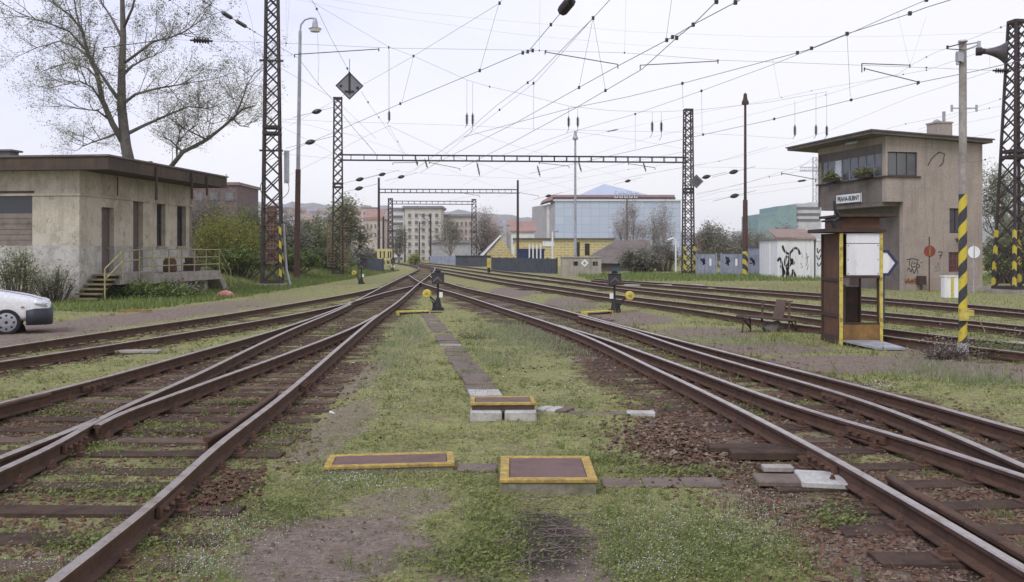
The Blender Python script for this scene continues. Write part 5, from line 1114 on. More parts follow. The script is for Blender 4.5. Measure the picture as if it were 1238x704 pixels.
d=73; t=tallpole('street_lamp','tall dark lamp post with a bell lamp before the blue grey gates','lamp',901,d,[(-.1,zz_(304),.22,.21),(zz_(304),zz_(242),.20,.18),(zz_(242),zz_(124),.115,.09)],['stripe2','polebrown','darkbrown']); bell(t,zz_(125),.85,'darkbrown')
for lab,px,d,yt,xa in(('small white lamp post in front of the yellow shed',668,84,283,672),('white lamp post with an arm to the left beside the bushes',817,88,291,807)):
    t=thing('street_lamp',lab,'lamp',((px-CX)*d/F,d,0)); L=(xa-px)*d/F; mb=MB(); mb.tube([(0,0,0),(0,0,zz_(yt)),(L*.3,0,zz_(yt-3)),(L,0,zz_(yt-(4 if L>0 else .5)))],.075,8); mb.build('post',M['white'],t); mb=MB(); mb.box((L,0,zz_(yt-(4 if L>0 else .5))-.06),(.5,.25,.14)); mb.build('lamp_head',M['galv'],t)
# loudspeaker pole
c=G(1164,432); d=c.y; t=thing('loudspeaker_pole','tall pole with yellow and black stripes and cross arms right of the kiosk','pole',c); zp=lambda py: CAM+(HY-py)*d/F
mb=MB(); mb.tube([(0,0,zp(235)),(0,0,zp(51))],[.070,.064],16); mb.build('upper_post',M['concrete'],t)
mb=MB(); mb.tube([(0,0,zp(415)),(0,0,zp(235)-.002)],[.076,.072],16); mb.build('striped_post',M['stripe'],t)
mb=MB(); mb.tube([(0,0,-.1),(0,0,zp(415)-.002)],[.12,.095],16); mb.build('foot',weathered('chipped_white_foot',(.55,.55,.54),(.2,.17,.15),14,.8,amount=.8),t)
mb=MB(); mb.tube([(0,0,zp(51)),(0,0,zp(49))],[.085,.075],16); mb.build('cap',M['galv'],t)
mb=MB(); z=zp(131); mb.beam((-.20,0,z),(.25,0,z),.02); mb.tube([(-.2,0,z-.06),(-.2,0,z+.06)],.022,8); mb.tube([(.25,0,z-.06),(.25,0,z+.06)],.022,8); mb.build('cross_arm',M['galv'],t)
mb=MB(); mb.beam((0,-.09,zp(53)),(-.30,-.05,zp(58)),.018); mb.beam((0,-.09,zp(62)),(-.29,-.05,zp(60)),.014); mb.tube([(-.3,-.05,zp(56)),(-.3,-.05,zp(60))],.022,8); mb.build('side_bracket',M['darkbrown'],t)
mb=MB(); z=zp(70); mb.box((-.09,-.06,z),(.10,.10,.16)); mb.cyl((-.12,-.06,z-.14),(-.12,-.06,z+.10),.03); mb.cyl((-.05,-.10,z-.1),(-.05,-.10,z+.05),.025); mb.build('terminal_cluster',M['galv'],t)
mb=MB(); z=zp(378); mb.box((.05,-.05,z),(.20,.14,.10)); mb.box((-.03,-.107,z-.03),(.16,.04,.22)); mb.build('yellow_ribbon',M['brightyellow'],t)
mb=MB(); mb.tube([(.12,-.05,zp(382)),(.28,-.05,zp(388)),(.38,0,zp(398)),(.42,0,zp(405))],.008,5); mb.build('loose_wire',M['paleyellow'],t)
h_=thing('loudspeaker','grey horn loudspeaker pointing right at the top of the striped pole','loudspeaker',W(1196,63,d),-.35)
mb=MB(); mb.tube([(-.22,0,.02),(-.12,0,.02)],[.075,.075],14); mb.tube([(-.12,0,.02),(-.06,0,.015)],[.055,.05],14); mb.build('driver',M['steel'],h_)
mb=MB(); pr=[(-.07,.045),(0,.06),(.08,.085),(.16,.12),(.22,.16),(.27,.205)]; mb.tube([(x,0,.015-.12*(x+.07)) for x,_ in pr],[r for _,r in pr],20,cap=False); mb.tube([(x,0,.012-.12*(x+.07)) for x,_ in pr[::-1]],[r-.008 for _,r in pr[::-1]],20,cap=False); o=mb.build('horn',weathered('grey_horn',(.10,.09,.095),(.07,.06,.06),6,.5,.2),h_,smooth=True)
mb=MB(); mb.beam((-.17,0,.08),(-.17,0,.21),.06,.05); mb.beam((-.17,0,.19),(-.50,.14,.17),.022); mb.beam((-.17,0,.14),(-.49,.14,.05),.022); mb.build('bracket',M['galv'],h_)

# ------------------------------------------------------------------ kiosk, arrow sign, bench
KX,KY=6.63,19.7; t=thing('kiosk','narrow rusty brown kiosk with a white upper panel and yellow posts','kiosk',(KX,KY,0)); zk=lambda py: CAM+(HY-py)*KY/F; KW,KD=.81,1.15; NO.append((KX,KX+KW,KY,KY+KD))
def kb(name,mat,*bx):
    mb=MB()
    for a,b in bx: mb.b2(a,b)
    o=mb.build(name,M[mat],t); bv=o.modifiers.new('worn','BEVEL'); bv.width=.004; return o
kb('base','darkbrown',((-.03,.0,-.05),(KW+.03,KD+.03,.10)))
kb('side_wall','brownpanel',((-.0,.03,.1),(.03,KD,zk(282))))
kb('frame','darkbrown',((-.03,-.0,.1),(-.002,.07,zk(282))),((-.03,KD-.07,.1),(-.002,KD,zk(282))),((-.025,.072,zk(341)),(-.002,KD-.072,zk(337))),((-.025,.072,zk(385)),(-.002,KD-.072,zk(380))),((-.025,.072,.1),(-.002,KD-.072,.2)))
kb('side_wall','brownpanel',((KW-.03,.05,zk(336)),(KW,KD,zk(282)))); kb('frame','darkbrown',((KW-.04,KD-.06,.1),(KW,KD,zk(336))),((KW-.04,.06,.1),(KW-.005,.11,zk(336))))
kb('back_wall','darkbrown',((.031,KD-.03,.1),(KW-.041,KD,zk(349))),((.031,KD-.03,zk(336)),(KW-.041,KD,zk(282))))
kb('inner_panel','boxdark',((.04,KD-.36,.1),(KW*.46,KD-.33,zk(346))))
kb('yellow_post','brightyellow',((-.03,-.055,.02),(.035,-.003,zk(282)))); kb('yellow_post','brightyellow',((KW-.03,-.055,.02),(KW+.03,-.003,zk(282))))
kb('upper_panel','white',((.11,-.045,zk(333)),(KW-.035,-.012,zk(295)))); kb('header_panel','white',((.11,-.045,zk(294.3)),(KW-.035,-.012,zk(282.5))))
kb('lintel','darkbrown',((.046,-.05,zk(336.5)),(KW-.031,-.008,zk(333.4))),((.046,-.05,zk(392)),(KW-.031,-.008,zk(390))))
kb('lower_panel','ochre',((.046,-.04,.11),(KW-.031,-.012,zk(392.3))))
kb('ledge','darkbrown',((-.30+.0,-.10,zk(281)),(KW+.08,KD+.06,zk(276.5)))); kb('upper_wall','brownpanel',((.02,.0,zk(276.3)),(KW-.02,KD-.1,zk(263))))
for z in(zk(300),zk(337),zk(386)):
    for x in(-.035,KW-.035): kb('hinge','yellow',((x,-.072,z-.035),(x+.05,-.056,z+.035)))
mb=MB()
for x in(.14,KW-.07):
    for z in(zk(331),zk(314),zk(297)): mb=MB(); mb.cyl((x,-.05,z),(x,-.044,z),.011,n=8); mb.build('bolt',M['rust'],t)
r_=kb('roof','darkbrown',((-.06,-.14,zk(262.6)),(KW+.28,KD+.05,zk(259.5))))
mb=MB(); mb.tube([(-.12,-.05,zk(278)),(-.16,-.05,zk(268)),(-.02,-.04,zk(263)),(-.12,-.04,zk(254)),(-.14,-.04,zk(243))],[.05,.06,.05,.035,.02],8); mb.tube([(-.4,-.05,zk(268)),(-.1,-.05,zk(266)),(.15,-.04,zk(260))],[.02,.04,.03],6); mb.build('bent_bracket',M['black'],t)
mb=MB(); mb.add([(.03,-.07,.135),(KW-.06,-.07,.135),(KW+.10,-1.0,.075),(.38,-.97,.075),(.03,-.07,.10),(KW-.06,-.07,.10),(KW+.10,-1.0,.03),(.38,-.97,.03)],[(0,3,2,1),(4,5,6,7),(0,1,5,4),(1,2,6,5),(2,3,7,6),(3,0,4,7)])
mb.build('ramp_plate',M['galv'],t)
d=25.5; t=thing('arrow_sign','white arrow shaped sign with a navy border half hidden behind the kiosk','sign',((1069-CX)*d/F,d,0)); za=lambda py: CAM+(HY-py)*d/F
pl=[((px-1069)*d/F,za(py)) for px,py in((1052,304),(1073,304),(1084,318),(1074,332),(1052,332))]
mb=MB(); mb.prism([(x,0,z) for x,z in pl],(0,.025,0)); mb.build('board',M['white'],t); mb=MB()
for k_,((a,b),(c_,e)) in enumerate(zip(pl,pl[1:]+pl[:1])): mb.edge((a,b),(c_,e),.07,-.012-.002*k_,-.003)
mb.build('border',M['navy'],t); mb=MB(); mb.tube([(0,.05,-.05),(0,.05,za(306))],.035,8); mb.build('post',M['navy'],t)
M['benchwood']=weathered('brown_bench_slat',(.115,.082,.068),(.065,.05,.044),4,.9,0,.4)
c=G(925,403); t=thing('bench','broken dark park bench with a tilted backrest left of the kiosk','bench',c,-.12); d=c.y; zb_=lambda py: CAM+(HY-py)*d/F; xb=lambda px:(px-925)*d/F
for k in range(3):
    mb=MB(); mb.box((xb(924),-.17+.165*k,.37-.012*k),(xb(958)-xb(891),.14,.04)); o=mb.build('seat_slat',M['benchwood'],t); o.rotation_euler=(0,.07,0)
for px in(899,953):
    mb=MB(); x=xb(px); mb.beam((x-.05,-.2,-.05),(x,-.12,.36),.035); mb.beam((x+.20,.22,-.05),(x+.17,.16,.36),.035); mb.beam((x,-.2,.33),(x+.2,.2,.08),.03); mb.beam((x,-.22,.335),(x+.02,.22,.335),.03); mb.build('leg_frame',M['rust'],t)
mb=MB(); mb.prism([(xb(934),.16,.30),(xb(947),.2,.28),(xb(953),.38,.76),(xb(941),.36,.78)],(.02,.06,0)); mb.build('backrest',M['benchwood'],t)
for px,py in((923,371),(955,374)):
    mb=MB(); x=xb(px); mb.beam((x,.25,.25),(x+.03,.36,.72),.05,.04); mb.beam((x-.05,.36,.72),(x+.11,.37,.73),.05,.03); mb.build('back_post',M['plate'],t)
mb=MB(); mb.beam((xb(918),.33,.58),(xb(942),.34,.55),.09,.03); mb.build('back_slat',M['darkwood'],t)
mb=MB(); r=random.Random(2); mb.tube([(xb(930),.0,.0),(xb(935),.02,.12),(xb(940),.0,.2),(xb(942),.0,.28)],[.22,.2,.12,.04],9); tag(mb.build('stump',M['bark']),'dark earthy stump under the broken bench','stump').location=c

# ------------------------------------------------------------------ switch stands
M['lantern']=plain('sooty_lantern',(.045,.038,.040),.6)
def stand(label,px,py,s,yel,wht=True):
    c=G(px,py); d=c.y; k=d/F; t=thing('switch_stand',label,'switch stand',c,0,'switch stands with yellow counterweights')
    mb=MB(); mb.box((0,0,.05),(.36,.30,.12)); mb.tube([(0,0,.10),(0,0,.28),(0,0,.42)],[.13,.09,.06],10); mb.box((-.09*s,0,.2),(.16,.14,.16)); mb.build('base',M['black'],t)
    mb=MB(); mb.tube([(0,0,.3),(0,0,.86)],.032,8); mb.build('shaft',M['black'],t)
    mb=MB(); mb.box((0,0,1.03),(.38,.34,.33)); mb.box((0,0,1.21),(.41,.37,.03)); lt=mb.build('lantern',M['lantern'],t); lt.modifiers.new('worn','BEVEL').width=.012
    mb=MB(); mb.tube([(0,0,1.23),(0,0,1.29),(0,0,1.34)],[.09,.10,.05],10); mb.build('chimney',M['black'],lt)
    mb=MB(); mb.prism([(-.14,-.184,.98),(0,-.184,1.12),(.14,-.184,.98),(.14,-.184,.92),(0,-.184,1.05),(-.14,-.184,.92)],(0,-.004,0)); mb.build('arrow_mark',M['felt'],lt)
    yx=(yel[0]-px)*k; yz=CAM+(HY-yel[1])*k
    mb=MB(); mb.beam((0,-.06,.22),(yx,-.06,yz),.05); mb.beam((-.02,-.05,.14),(yx*.55,-.05,yz*.55),.07,.05); mb.build('lever',M['black'],t)
    mb=MB(); mb.tube([(yx,-.16,yz),(yx,-.14,yz),(yx,.03,yz),(yx,.05,yz)],[.115,.14,.14,.11],20); w_=mb.build('counterweight',M['brightyellow'],t); mb=MB(); mb.tube([(yx,-.175,yz),(yx,-.162,yz)],.05,12); mb.build('weight_boss',M['yellow'],w_)
    if wht: mb=MB(); mb.box((.10*s,-.04,.52),(.11,.03,.17)); mb.build('white_plate',M['white'],t)
    return t
stand('switch stand with yellow weight on its left, at the end of the slab path',529.5,376,1,(516.5,355))
stand('switch stand with yellow weight on its right, before the tracks in the middle',743,378,-1,(761,357.5))
stand('small distant switch stand with yellow weight near the dark barrier fence',437,344,1,(428.5,330))
stand('farthest switch stand beside the yellow warning board, weight low on its left',475,329,1,(469,321))

# ------------------------------------------------------------------ overhead line
GW='wires of the overhead line'
def H(h): return lambda px,py: F*(h-CAM)/(HY-py)
def lin(pa,pb): return lambda px,py: pa[1]+(pb[1]-pa[1])*(px-pa[0])/(pb[0]-pa[0])
def ins_mesh(mb,a,b,r=.07,n=6):
    a,b=Vector(a),Vector(b); dv=(b-a); mb.tube([a,b],r*.35,6)
    for i in range(n):
        p=a+dv*(.14+.72*(i+.5)/n); q=dv*(.72/n*.36); mb.tube([p-q,p,p+q],[r*.45,r,r*.45],8)
def wire(label,pts,df,r=.008,ins=(),drops=(),clamps=(),arms=(),name='overhead_wire'):
    """pts in photograph pixels, df gives the distance; ins = insulators, drops = droppers, arms = steady arms, all parts of the wire"""
    P=[W(x,y,df(x,y)) for x,y in pts]; mb=MB(); mb.tube(P,r*.72,5); o=mb.build(name,M['wire']); tag(o,label,'wire',GW)
    def at(x):
        for (x0,y0),(x1,y1) in zip(pts,pts[1:]):
            if min(x0,x1)<=x<=max(x0,x1): return y0+(y1-y0)*(x-x0)/((x1-x0) or 1)
        return pts[0][1]
    for x0,x1,rr in ins: mb=MB(); ins_mesh(mb,W(x0,at(x0),df(x0,at(x0))),W(x1,at(x1),df(x1,at(x1))),rr); mb.build('insulator',M['insul'],o)
    for x0,y0,x1,y1 in drops: mb=MB(); d_=df(x0,at(x0)); mb.tube([W(x0,y0,d_),W(x1,y1,d_)],.004,4); mb.build('dropper',M['wire'],o)
    for x in clamps: mb=MB(); p=W(x,at(x),df(x,at(x))); mb.box(p,(.06,.06,.075)); mb.build('clamp',M['insul'],o)
    return o
hs=lin((0,52),(1238,44.5))
wire('cross span wire with insulators from the left edge past the lamp to the right mast',[(-40,27),(0,29),(28,31),(128,38),(200,47),(222,48.5),(262,50),(310,51),(455,57.5),(480,58.5),(620,60.5),(755,64),(868,73),(930,75),(1040,79),(1120,82),(1190,85),(1240,87)],hs,.011,ins=((230,257,.16),(1200,1222,.13)),clamps=(128,135,198,346,470,652,660,755,868,1120),drops=((346,-3,346,51),(350,-3,347,51),(384,38,385,101),(470,58,470,135),(653,-4,652,61),(757,-4,755,64),(1120,20,1100,80),(1085,15,1100,80),(934,72,943,118),(1196,60,1197,85)))
wire('short slack wire joining the cross span at the upper left edge',[(-10,18),(0,21),(25,30)],hs,.011)
wire('heavy upper left wire with clamps running down to the left portal mast',[(236,-4),(247,2),(275,19),(310,40),(335,55),(361,70.5),(385,102),(405,124)],lin((240,34),(405,73)),.018,ins=((268,281,.10),(284,299,.10)),clamps=(247,254,302,308,385))
wire('thin wire from the upper left edge crossing behind the lattice mast',[(203,-2),(228,17),(310,65),(340,83),(405,120),(455,168)],lin((203,30),(455,80)),.012,clamps=(205,228))
wire('sagging wire through the bare crown of the big tree to the left portal mast',[(125,57),(128,63),(165,80),(220,102),(295,133),(330,148),(408,188)],lin((125,45),(408,73)),.010,clamps=(127,220),drops=((223,65,220,102),))
wire('steep wire behind the lamp that carries the hanging diamond sign',[(376,-2),(383,11),(400,46),(420,83),(422.5,88)],lin((376,33),(422.5,36)),.009,clamps=(383,420))
wire('wire from the hanging diamond sign down to the wide portal beam',[(437,111),(447,127),(458,142),(480,173),(490,190)],lin((437,36),(490,73)),.009,clamps=(445,458))
wire('thick wire from the left portal mast top down to its beam',[(413,137),(428,156),(444,174),(455,187)],lin((413,73),(455,74)),.022,clamps=(444,))
wire('upper headspan wire sagging from the top centre left toward the signal box',[(366,-4),(400,16),(470,57),(500,68),(565,97),(592,105),(620,111),(690,129),(740,134),(790,135.5),(840,133.5),(928,124),(960,118),(1000,111)],lin((366,46),(1000,46)),.009,clamps=(470,500,592))
lower=lin((300,50),(960,50))
wire('thin lower transverse wire passing under the hanging insulators',[(320,143),(400,147),(470,149),(565,152),(640,156),(720,158),(820,160),(900,164),(960,168)],lower,.007)
for k,(x,y0,y1,a,b,lab) in enumerate(((470.5,58,150,135,146,'hanging insulator rod left of the others, above the left half of the wide portal'),(564.5,97,155,138,151,'left one of the middle pair of hanging insulators'),(571.5,99,160,138,151,'right one of the middle pair of hanging insulators'),(687.5,129,161,142,153,'left hanging insulator above the pale lamp post'),(698.5,130,162,142,153,'right hanging insulator, just above the pale lamp post'),(788.5,136,166,148,159,'left one of the pair of hanging insulators beside the right portal mast'),(799.5,136,170,148,159,'right one of the pair of hanging insulators beside the right portal mast'),(961,122,168,152,164,'left hanging insulator over the signal box roof'),(986.5,114,168,152,163,'middle hanging insulator over the signal box roof'),(999.5,112,168,153,164,'right hanging insulator over the signal box roof'))):
    t=thing('hanging_insulator',lab,'insulator',W(x,y0,46),0,'hanging insulators on the headspan'); p=lambda y: Vector((0,0,(y0-y)*46/F)); mb=MB(); mb.tube([p(y0),p(a)],.007,5); mb.tube([p(b),p(y1-4),p(y1)+Vector((-.1,0,0))],.012,5); mb.build('rod',M['wire'],t); mb=MB(); ins_mesh(mb,p(a-1),p(b+1),.085,7); mb.build('insulator',M['insul'],t)
def arm(lab,a,b,d,drop=0):
    t=thing('steady_arm',lab,'steady arm',W(a[0],a[1],d),0,'steady arms on the overhead line'); v=W(b[0],b[1],d)-W(a[0],a[1],d); mb=MB(); mb.tube([(0,0,0),tuple(v)],.022,6); mb.build('tube',M['steel'],t)
    mb=MB(); mb.tube([(0,0,.05),(0,0,-.12)],.03,6); q=v; mb.tube([tuple(q),tuple(q+Vector((0,0,-.16-drop)))],.026,6); mb.build('clamp',M['insul'],t)
arm('steady arm in front of the big tree crown',(200,48),(125,58),50); arm('long steady arm beside the gooseneck lamp post',(458,59.5),(356,66),49,.0)
arm('dark steady arm sloping down right, top centre',(659,63),(747,78),47.5,.05); arm('steady arm rising to the right, right of the top centre',(868,74),(774,79),47.5,.05)
arm('upper steady arm of the pair above the signal box',(1100,79),(1042,77),45.5,.25); arm('lower steady arm sloping down right above the signal box',(1045,83),(1109,99),45.5,.0)
arm('steady arm left of the signal box before the green netted building',(945,209.5),(986,217),58)
# along the tracks
wire('contact wire running from the top right of centre down to the wide portal, upper one',[(901,-4),(893,1),(838,30),(813,45),(745,81),(700,106),(623,149),(530,196),(508,209)],H(6.3),.011,clamps=(889,838,813,806,700),drops=((812,0,805,49),))
wire('contact wire running from the top right of centre down to the wide portal, lower one',[(871,-4),(867,1),(838,30),(818,46),(776,84),(733,109),(699,129),(620,172),(560,202)],H(6.1),.011,clamps=(866,732,818))
wire('wire from the top centre with clamp forking toward the left portal mast',[(741,-4),(717,22),(645,95),(600,128),(560,163),(500,207)],H(7.2),.010,clamps=(717,638),drops=((717,22,700,106),(717,22,732,109)))
wire('twin wire just right of the forking wire at top centre',[(717,22),(650,97),(604,133),(570,160),(520,202)],H(7.0),.007,clamps=(645,604),drops=((645,97,645,157),))
wire('wire with big dark insulator at the top edge running down to the left',[(694,-4),(681,12),(666,30),(640,61)],H(7.4),.012,clamps=(666,),ins=((678,692,.13),))
wire('contact wire from the cross span clamp falling left to the portal mast',[(645,61),(628,65),(580,85.5),(484,125.5),(430,149),(380,170),(320,196)],H(6.4),.011,clamps=(632,638,644,580,484),drops=((603,5,580,85),(500,68,486,124)))
wire('thin wire rising from the hanging diamond sign to the top centre',[(609,-2),(604,4),(565,28),(500,68),(438,103),(350,152)],H(8.2),.007,clamps=(604,500))
wire('long thin wire across the top from the lamp to the right, upper one',[(390,-2),(500,15),(620,26),(760,38),(930,45),(1080,44),(1225,39)],lin((390,90),(1225,90)),.009)
wire('long thin wire across the top from the lamp to the right, lower one',[(350,-2),(430,14),(620,41),(760,54),(930,63),(1080,62),(1225,57)],lin((350,95),(1225,95)),.009)
wire('uppermost contact wire at the right falling from the top edge to the centre',[(1162,-4),(1120,9),(1093,19),(1024,41),(975,61),(934,72),(825,101),(760,117),(690,131),(622,149),(560,166)],H(6.5),.011,clamps=(1100,1024,964,981,825),drops=((1024,41,1028,117),(825,101,826,131)))
wire('messenger wire at the right just under the uppermost contact wire',[(1120,0),(1080,17),(1024,42),(935,78),(848,110),(768,138),(690,160),(600,190)],H(7.1),.009,clamps=(1120,848,768),drops=((848,110,849,163),(768,138,768,180)))
wire('wire falling from the right mast top past the loudspeaker to the portal mast',[(1226,27),(1208,34),(1130,64),(1105,77),(1085,90),(1058,96),(985,109),(945,118),(838,138),(740,158),(660,176)],lin((1226,44),(660,110)),.010,clamps=(1210,1120,981,945),ins=((733,748,.08),))
wire('wire from the right mast beside the horn down left over the signal box',[(1226,50),(1150,75),(1120,85),(1060,96),(998,115),(928,134),(850,152),(780,168),(700,192)],lin((1226,44),(700,110)),.010,clamps=(1120,1092,998))
wire('contact wire held by the lower steady arm over the signal box',[(1240,72),(1180,86),(1110,100),(1029,121),(928,146),(850,163),(780,179),(700,197),(640,210)],H(6.2),.011,clamps=(1110,1029,936,850))
wire('wire from the loudspeaker insulator down over the signal box roof',[(1196,87),(1100,118),(1000,159),(955,174),(900,189),(848,199),(760,214)],lin((1196,44),(760,120)),.010,ins=())
wire('upper thin wire behind the signal box chimney and pole',[(1226,117),(1209,120),(1180,130),(1140,141),(1095,150),(1072,156)],lin((1226,60),(1072,70)),.010,clamps=(1209,1095))
wire('lower thin wire right of the signal box chimney',[(1226,126),(1196,131),(1160,139),(1110,157)],lin((1226,62),(1110,72)),.010,clamps=(1196,))
wire('faint wire between the signal box roof and the right mast',[(1226,137),(1150,152),(1110,160)],lin((1226,66),(1110,75)),.008)
wire('wire passing before the signal box wall under its upper window',[(1240,163),(1200,191),(1150,203),(1075,213),(1000,222),(930,232),(845,243)][1:],lin((1200,46),(845,76)),.007,clamps=(1191,))
wire('wire left of the signal box ending at its glazed corner, upper one',[(990,193),(960,203),(900,222),(865,230),(842,234)],lin((990,56),(842,76)),.010)
wire('wire left of the signal box ending at its glazed corner, lower one',[(990,216),(930,224),(870,232),(842,240)],lin((990,58),(842,76)),.009,ins=((964,975,.07),))
wire('wire from the right portal mast sinking left over the hotel',[(826,196),(760,205),(700,216),(640,230),(600,238)],lin((826,76),(600,120)),.009,clamps=(760,700))
wire('wire right of the portal mast with round insulators',[(842,202),(900,203),(960,205),(990,208)],lin((842,76),(990,60)),.008)
wire('thin wire from the first mast to the left portal mast, upper one',[(338,147),(372,151),(405,160),(440,165)],lin((338,53),(440,75)),.008)
wire('thin wire from the first mast to the left portal mast, lower one',[(338,186),(372,189),(405,192)],lin((338,53),(405,73)),.009)
wire('long wire from the left portal mast down to the middle portal',[(413,160),(462,176),(520,196),(560,212),(600,226)],lin((413,73),(600,108)),.008)
wire('wire with egg insulators strung from the first mast to the portal mast',[(338,148),(375,137),(398,128)],lin((338,53),(398,73)),.008)
wire('wire fanning right and down from the first hanging insulator rod',[(470,152),(510,171),(547,189),(640,215),(700,231)],lin((470,46),(700,110)),.009,clamps=(547,))
wire('wire fanning left and down from the first hanging insulator rod',[(471,152),(440,166),(400,187),(345,214)],lin((471,46),(345,60)),.008)
wire('steep thin wire from the first hanging insulator rod to the portal beam',[(469,151),(482,173),(491,188)],lin((469,46),(491,73)),.008,clamps=(481,))
wire('thin wire from the second insulator pair down left over the portal beam',[(570,160),(540,178),(500,205),(470,224)],lin((570,46),(470,100)),.008)
wire('thin wire from the second insulator pair down right over the portal beam',[(573,160),(620,176),(700,199),(770,220)],lin((573,46),(770,110)),.008)
wire('thin wire below the wide portal beam rising to its right mast',[(826,184),(760,196),(700,209),(600,231),(540,243)],lin((826,76),(540,130)),.011)
wire('thin wire from the dark lamp post sinking over the hotel roof',[(928,178),(870,195),(800,207),(720,223),(640,243)],lin((928,62),(640,130)),.011,clamps=(870,))
wire('low thin wire between the signal box corner and the right portal mast',[(990,203),(930,214),(870,229),(842,236)],lin((990,55),(842,76)),.009,clamps=(930,))
wire('thin wire from the uppermost insulator pair to the middle portal',[(692,163),(650,182),(600,204),(560,224)],lin((692,47),(560,108)),.009)
wire('thin wire from the pale lamp post head down right to the portal mast',[(698,160),(760,168),(826,180)],lin((698,47),(826,76)),.008)
wire('thin slanting wire left of the first lattice mast',[(296,-3),(305,30),(312,90)],lin((296,40),(312,50)),.007)
wire('fine wire from the gooseneck lamp to the cross span',[(384,42),(386,75),(384,101)],lin((384,60),(384,60.1)) if False else (lambda px,py: 60.0),.006)
wire('faint wire crossing above the middle portal',[(455,205),(540,212),(628,216),(700,214)],lin((455,100),(700,112)),.010)
wire('thin wire far right above the signal box roof beside the chimney',[(1226,152),(1190,163),(1150,171)],lin((1226,60),(1150,66)),.008)
# egg insulators strung on guy wires
for k,(px,py,d,lab) in enumerate(((383,135,66,'egg insulator between the first mast and the portal mast, upper one'),(375,172,64,'egg insulator between the first mast and the portal mast, lower one'),(435,217,80,'egg insulator right of the left portal mast, lowest left one'),(462,211,90,'egg insulator over the left pole of the middle portal'),(485,214,95,'egg insulator under the left end of the portal beam'),(434,228,80,'egg insulator low beside the left portal mast'),(759,219,110,'egg insulator in the sky above the hotel'),(663,237,110,'egg insulator left above the hotel roof'),(854,214,78,'egg insulator right of the nested diamond sign'),(887,208,72,'egg insulator left of the dark lamp post, upper one'),(888,237,72,'egg insulator left of the dark lamp post, lower one'))):
    mb=MB(); c=W(px,py,d); mb.tube([c+Vector((-.34,0,-.08)),c+Vector((-.24,0,-.06)),c+Vector((-.08,0,-.02)),c+Vector((.08,0,.02)),c+Vector((.24,0,.06)),c+Vector((.34,0,.08))],[.03,.11,.17,.17,.11,.03],10); mb.tube([c+Vector((-1.6,0,-.4)),c+Vector((1.6,0,.4))],.012,5)
    tag(mb.build('egg_insulator',M['insul']),lab,'insulator','egg insulators on the guy wires')
for k,(px,y0,y1,d,lab) in enumerate(((578,200,213,75,'slanting insulator under the middle left of the wide portal beam'),(651,204,214,75,'insulator under the centre of the wide portal beam'),(701,200,208,76,'slanting insulator under the portal beam right of the pale lamp post'),(779,200,208,76,'insulator under the right end of the wide portal beam'),(503,193,201,74,'short insulator under the left end of the wide portal beam'),(515,196,204,74,'second short insulator under the left end of the wide portal beam'))):
    a=W(px-1.5,y0-4,d); b=W(px+2,y1,d); mb=MB(); ins_mesh(mb,a,b,.09,5); tag(mb.build('beam_insulator',M['insul']),lab,'insulator','insulators under the portal beam')
arm('registration arm under the left half of the wide portal beam',(519,196.5),(556,204),74.5); arm('registration arm under the middle of the wide portal beam',(652,197),(688,201),75.5); arm('registration arm under the right half of the wide portal beam',(760,198),(792,203),76)
arm('long level arm under the left end of the wide portal beam',(505,196.5),(475,197),74); arm('short arm under the beam of the middle portal',(556,233),(580,237),108); arm('short arm right of the right pole of the middle portal',(628,233),(651,237),108)
# ------------------------------------------------------------------ trees and shrubs
def rot_about(v,ax,a): return Matrix.Rotation(a,3,ax)@v
class Tree:
    def __init__(s,seed): s.r=random.Random(seed); s.mb=MB(); s.tw=MB(); s.tips=[]
    def limb(s,P,r0,r1,n=7): s.mb.tube(P,[r0+(r1-r0)*i/(len(P)-1) for i in range(len(P))],n)
    def grow(s,p,dr,L,r,lev,maxlev,up=.12,spread=.75,kids=(3,5)):
        R_=s.r; n=4 if lev<maxlev else 3; P=[Vector(p)]; d=Vector(dr).normalized()
        for i in range(n):
            d=(d+Vector((R_.gauss(0,.16),R_.gauss(0,.16),R_.gauss(0,.12)+up))).normalized(); P.append(P[-1]+d*L/n)
        tgt=s.mb if lev<maxlev-1 else s.tw
        tgt.tube(P,[r*(1-.6*i/n) for i in range(n+1)],6 if lev<2 else (4 if lev<maxlev else 3),cap=False)
        if lev>=maxlev: s.tips+= [P[-1],P[-2]]; return
        for k in range(R_.randint(*kids)+ (1 if lev==0 else 0)):
            t=R_.uniform(.3,1.0); i=min(n-1,int(t*n)); q=P[i].lerp(P[i+1],t*n-i); ax=d.orthogonal(); ax=rot_about(ax,d,R_.uniform(0,6.28)); nd=rot_about(d,ax,R_.uniform(.35,spread))
            s.grow(q,nd,L*R_.uniform(.5,.75),r*.55*(1-.3*t),lev+1,maxlev,up,spread,kids)
        s.grow(P[-1],d,L*.6,r*.4,lev+1,maxlev,up,spread,kids)
    def finish(s,name,label,base,leaf,size,per,spreadr,barkm='bark',group=None,cat='tree',twigm='twig'):
        t=thing(name,label,cat,base,0,group); b=Vector(base); s.mb.v=[tuple(Vector(v)-b) for v in s.mb.v]; s.tw.v=[tuple(Vector(v)-b) for v in s.tw.v]
        s.mb.build('trunk',M[barkm],t,smooth=True)
        if s.tw.v: s.tw.build('twigs',M[twigm],t)
        if per and s.tips:
            T=np.array([tuple(p-b) for p in s.tips]); m_=len(T)*per; q=T[RNG.integers(0,len(T),m_)]+RNG.normal(0,spreadr,(m_,3)); o=soup('crown',leaves(q[:,0],q[:,1],q[:,2],RNG.uniform(size*.5,size,m_),1.2),4,M[leaf],None); o.parent=t
        return t
M['bud']=leafmat('pale_buds',[(.26,.275,.17),(.33,.345,.21),(.22,.225,.16),(.38,.38,.27)],.8,.4)
M['springleaf']=leafmat('spring_leaves',[(.30,.31,.18),(.36,.37,.22),(.26,.26,.17),(.40,.39,.27)],.8,.5)
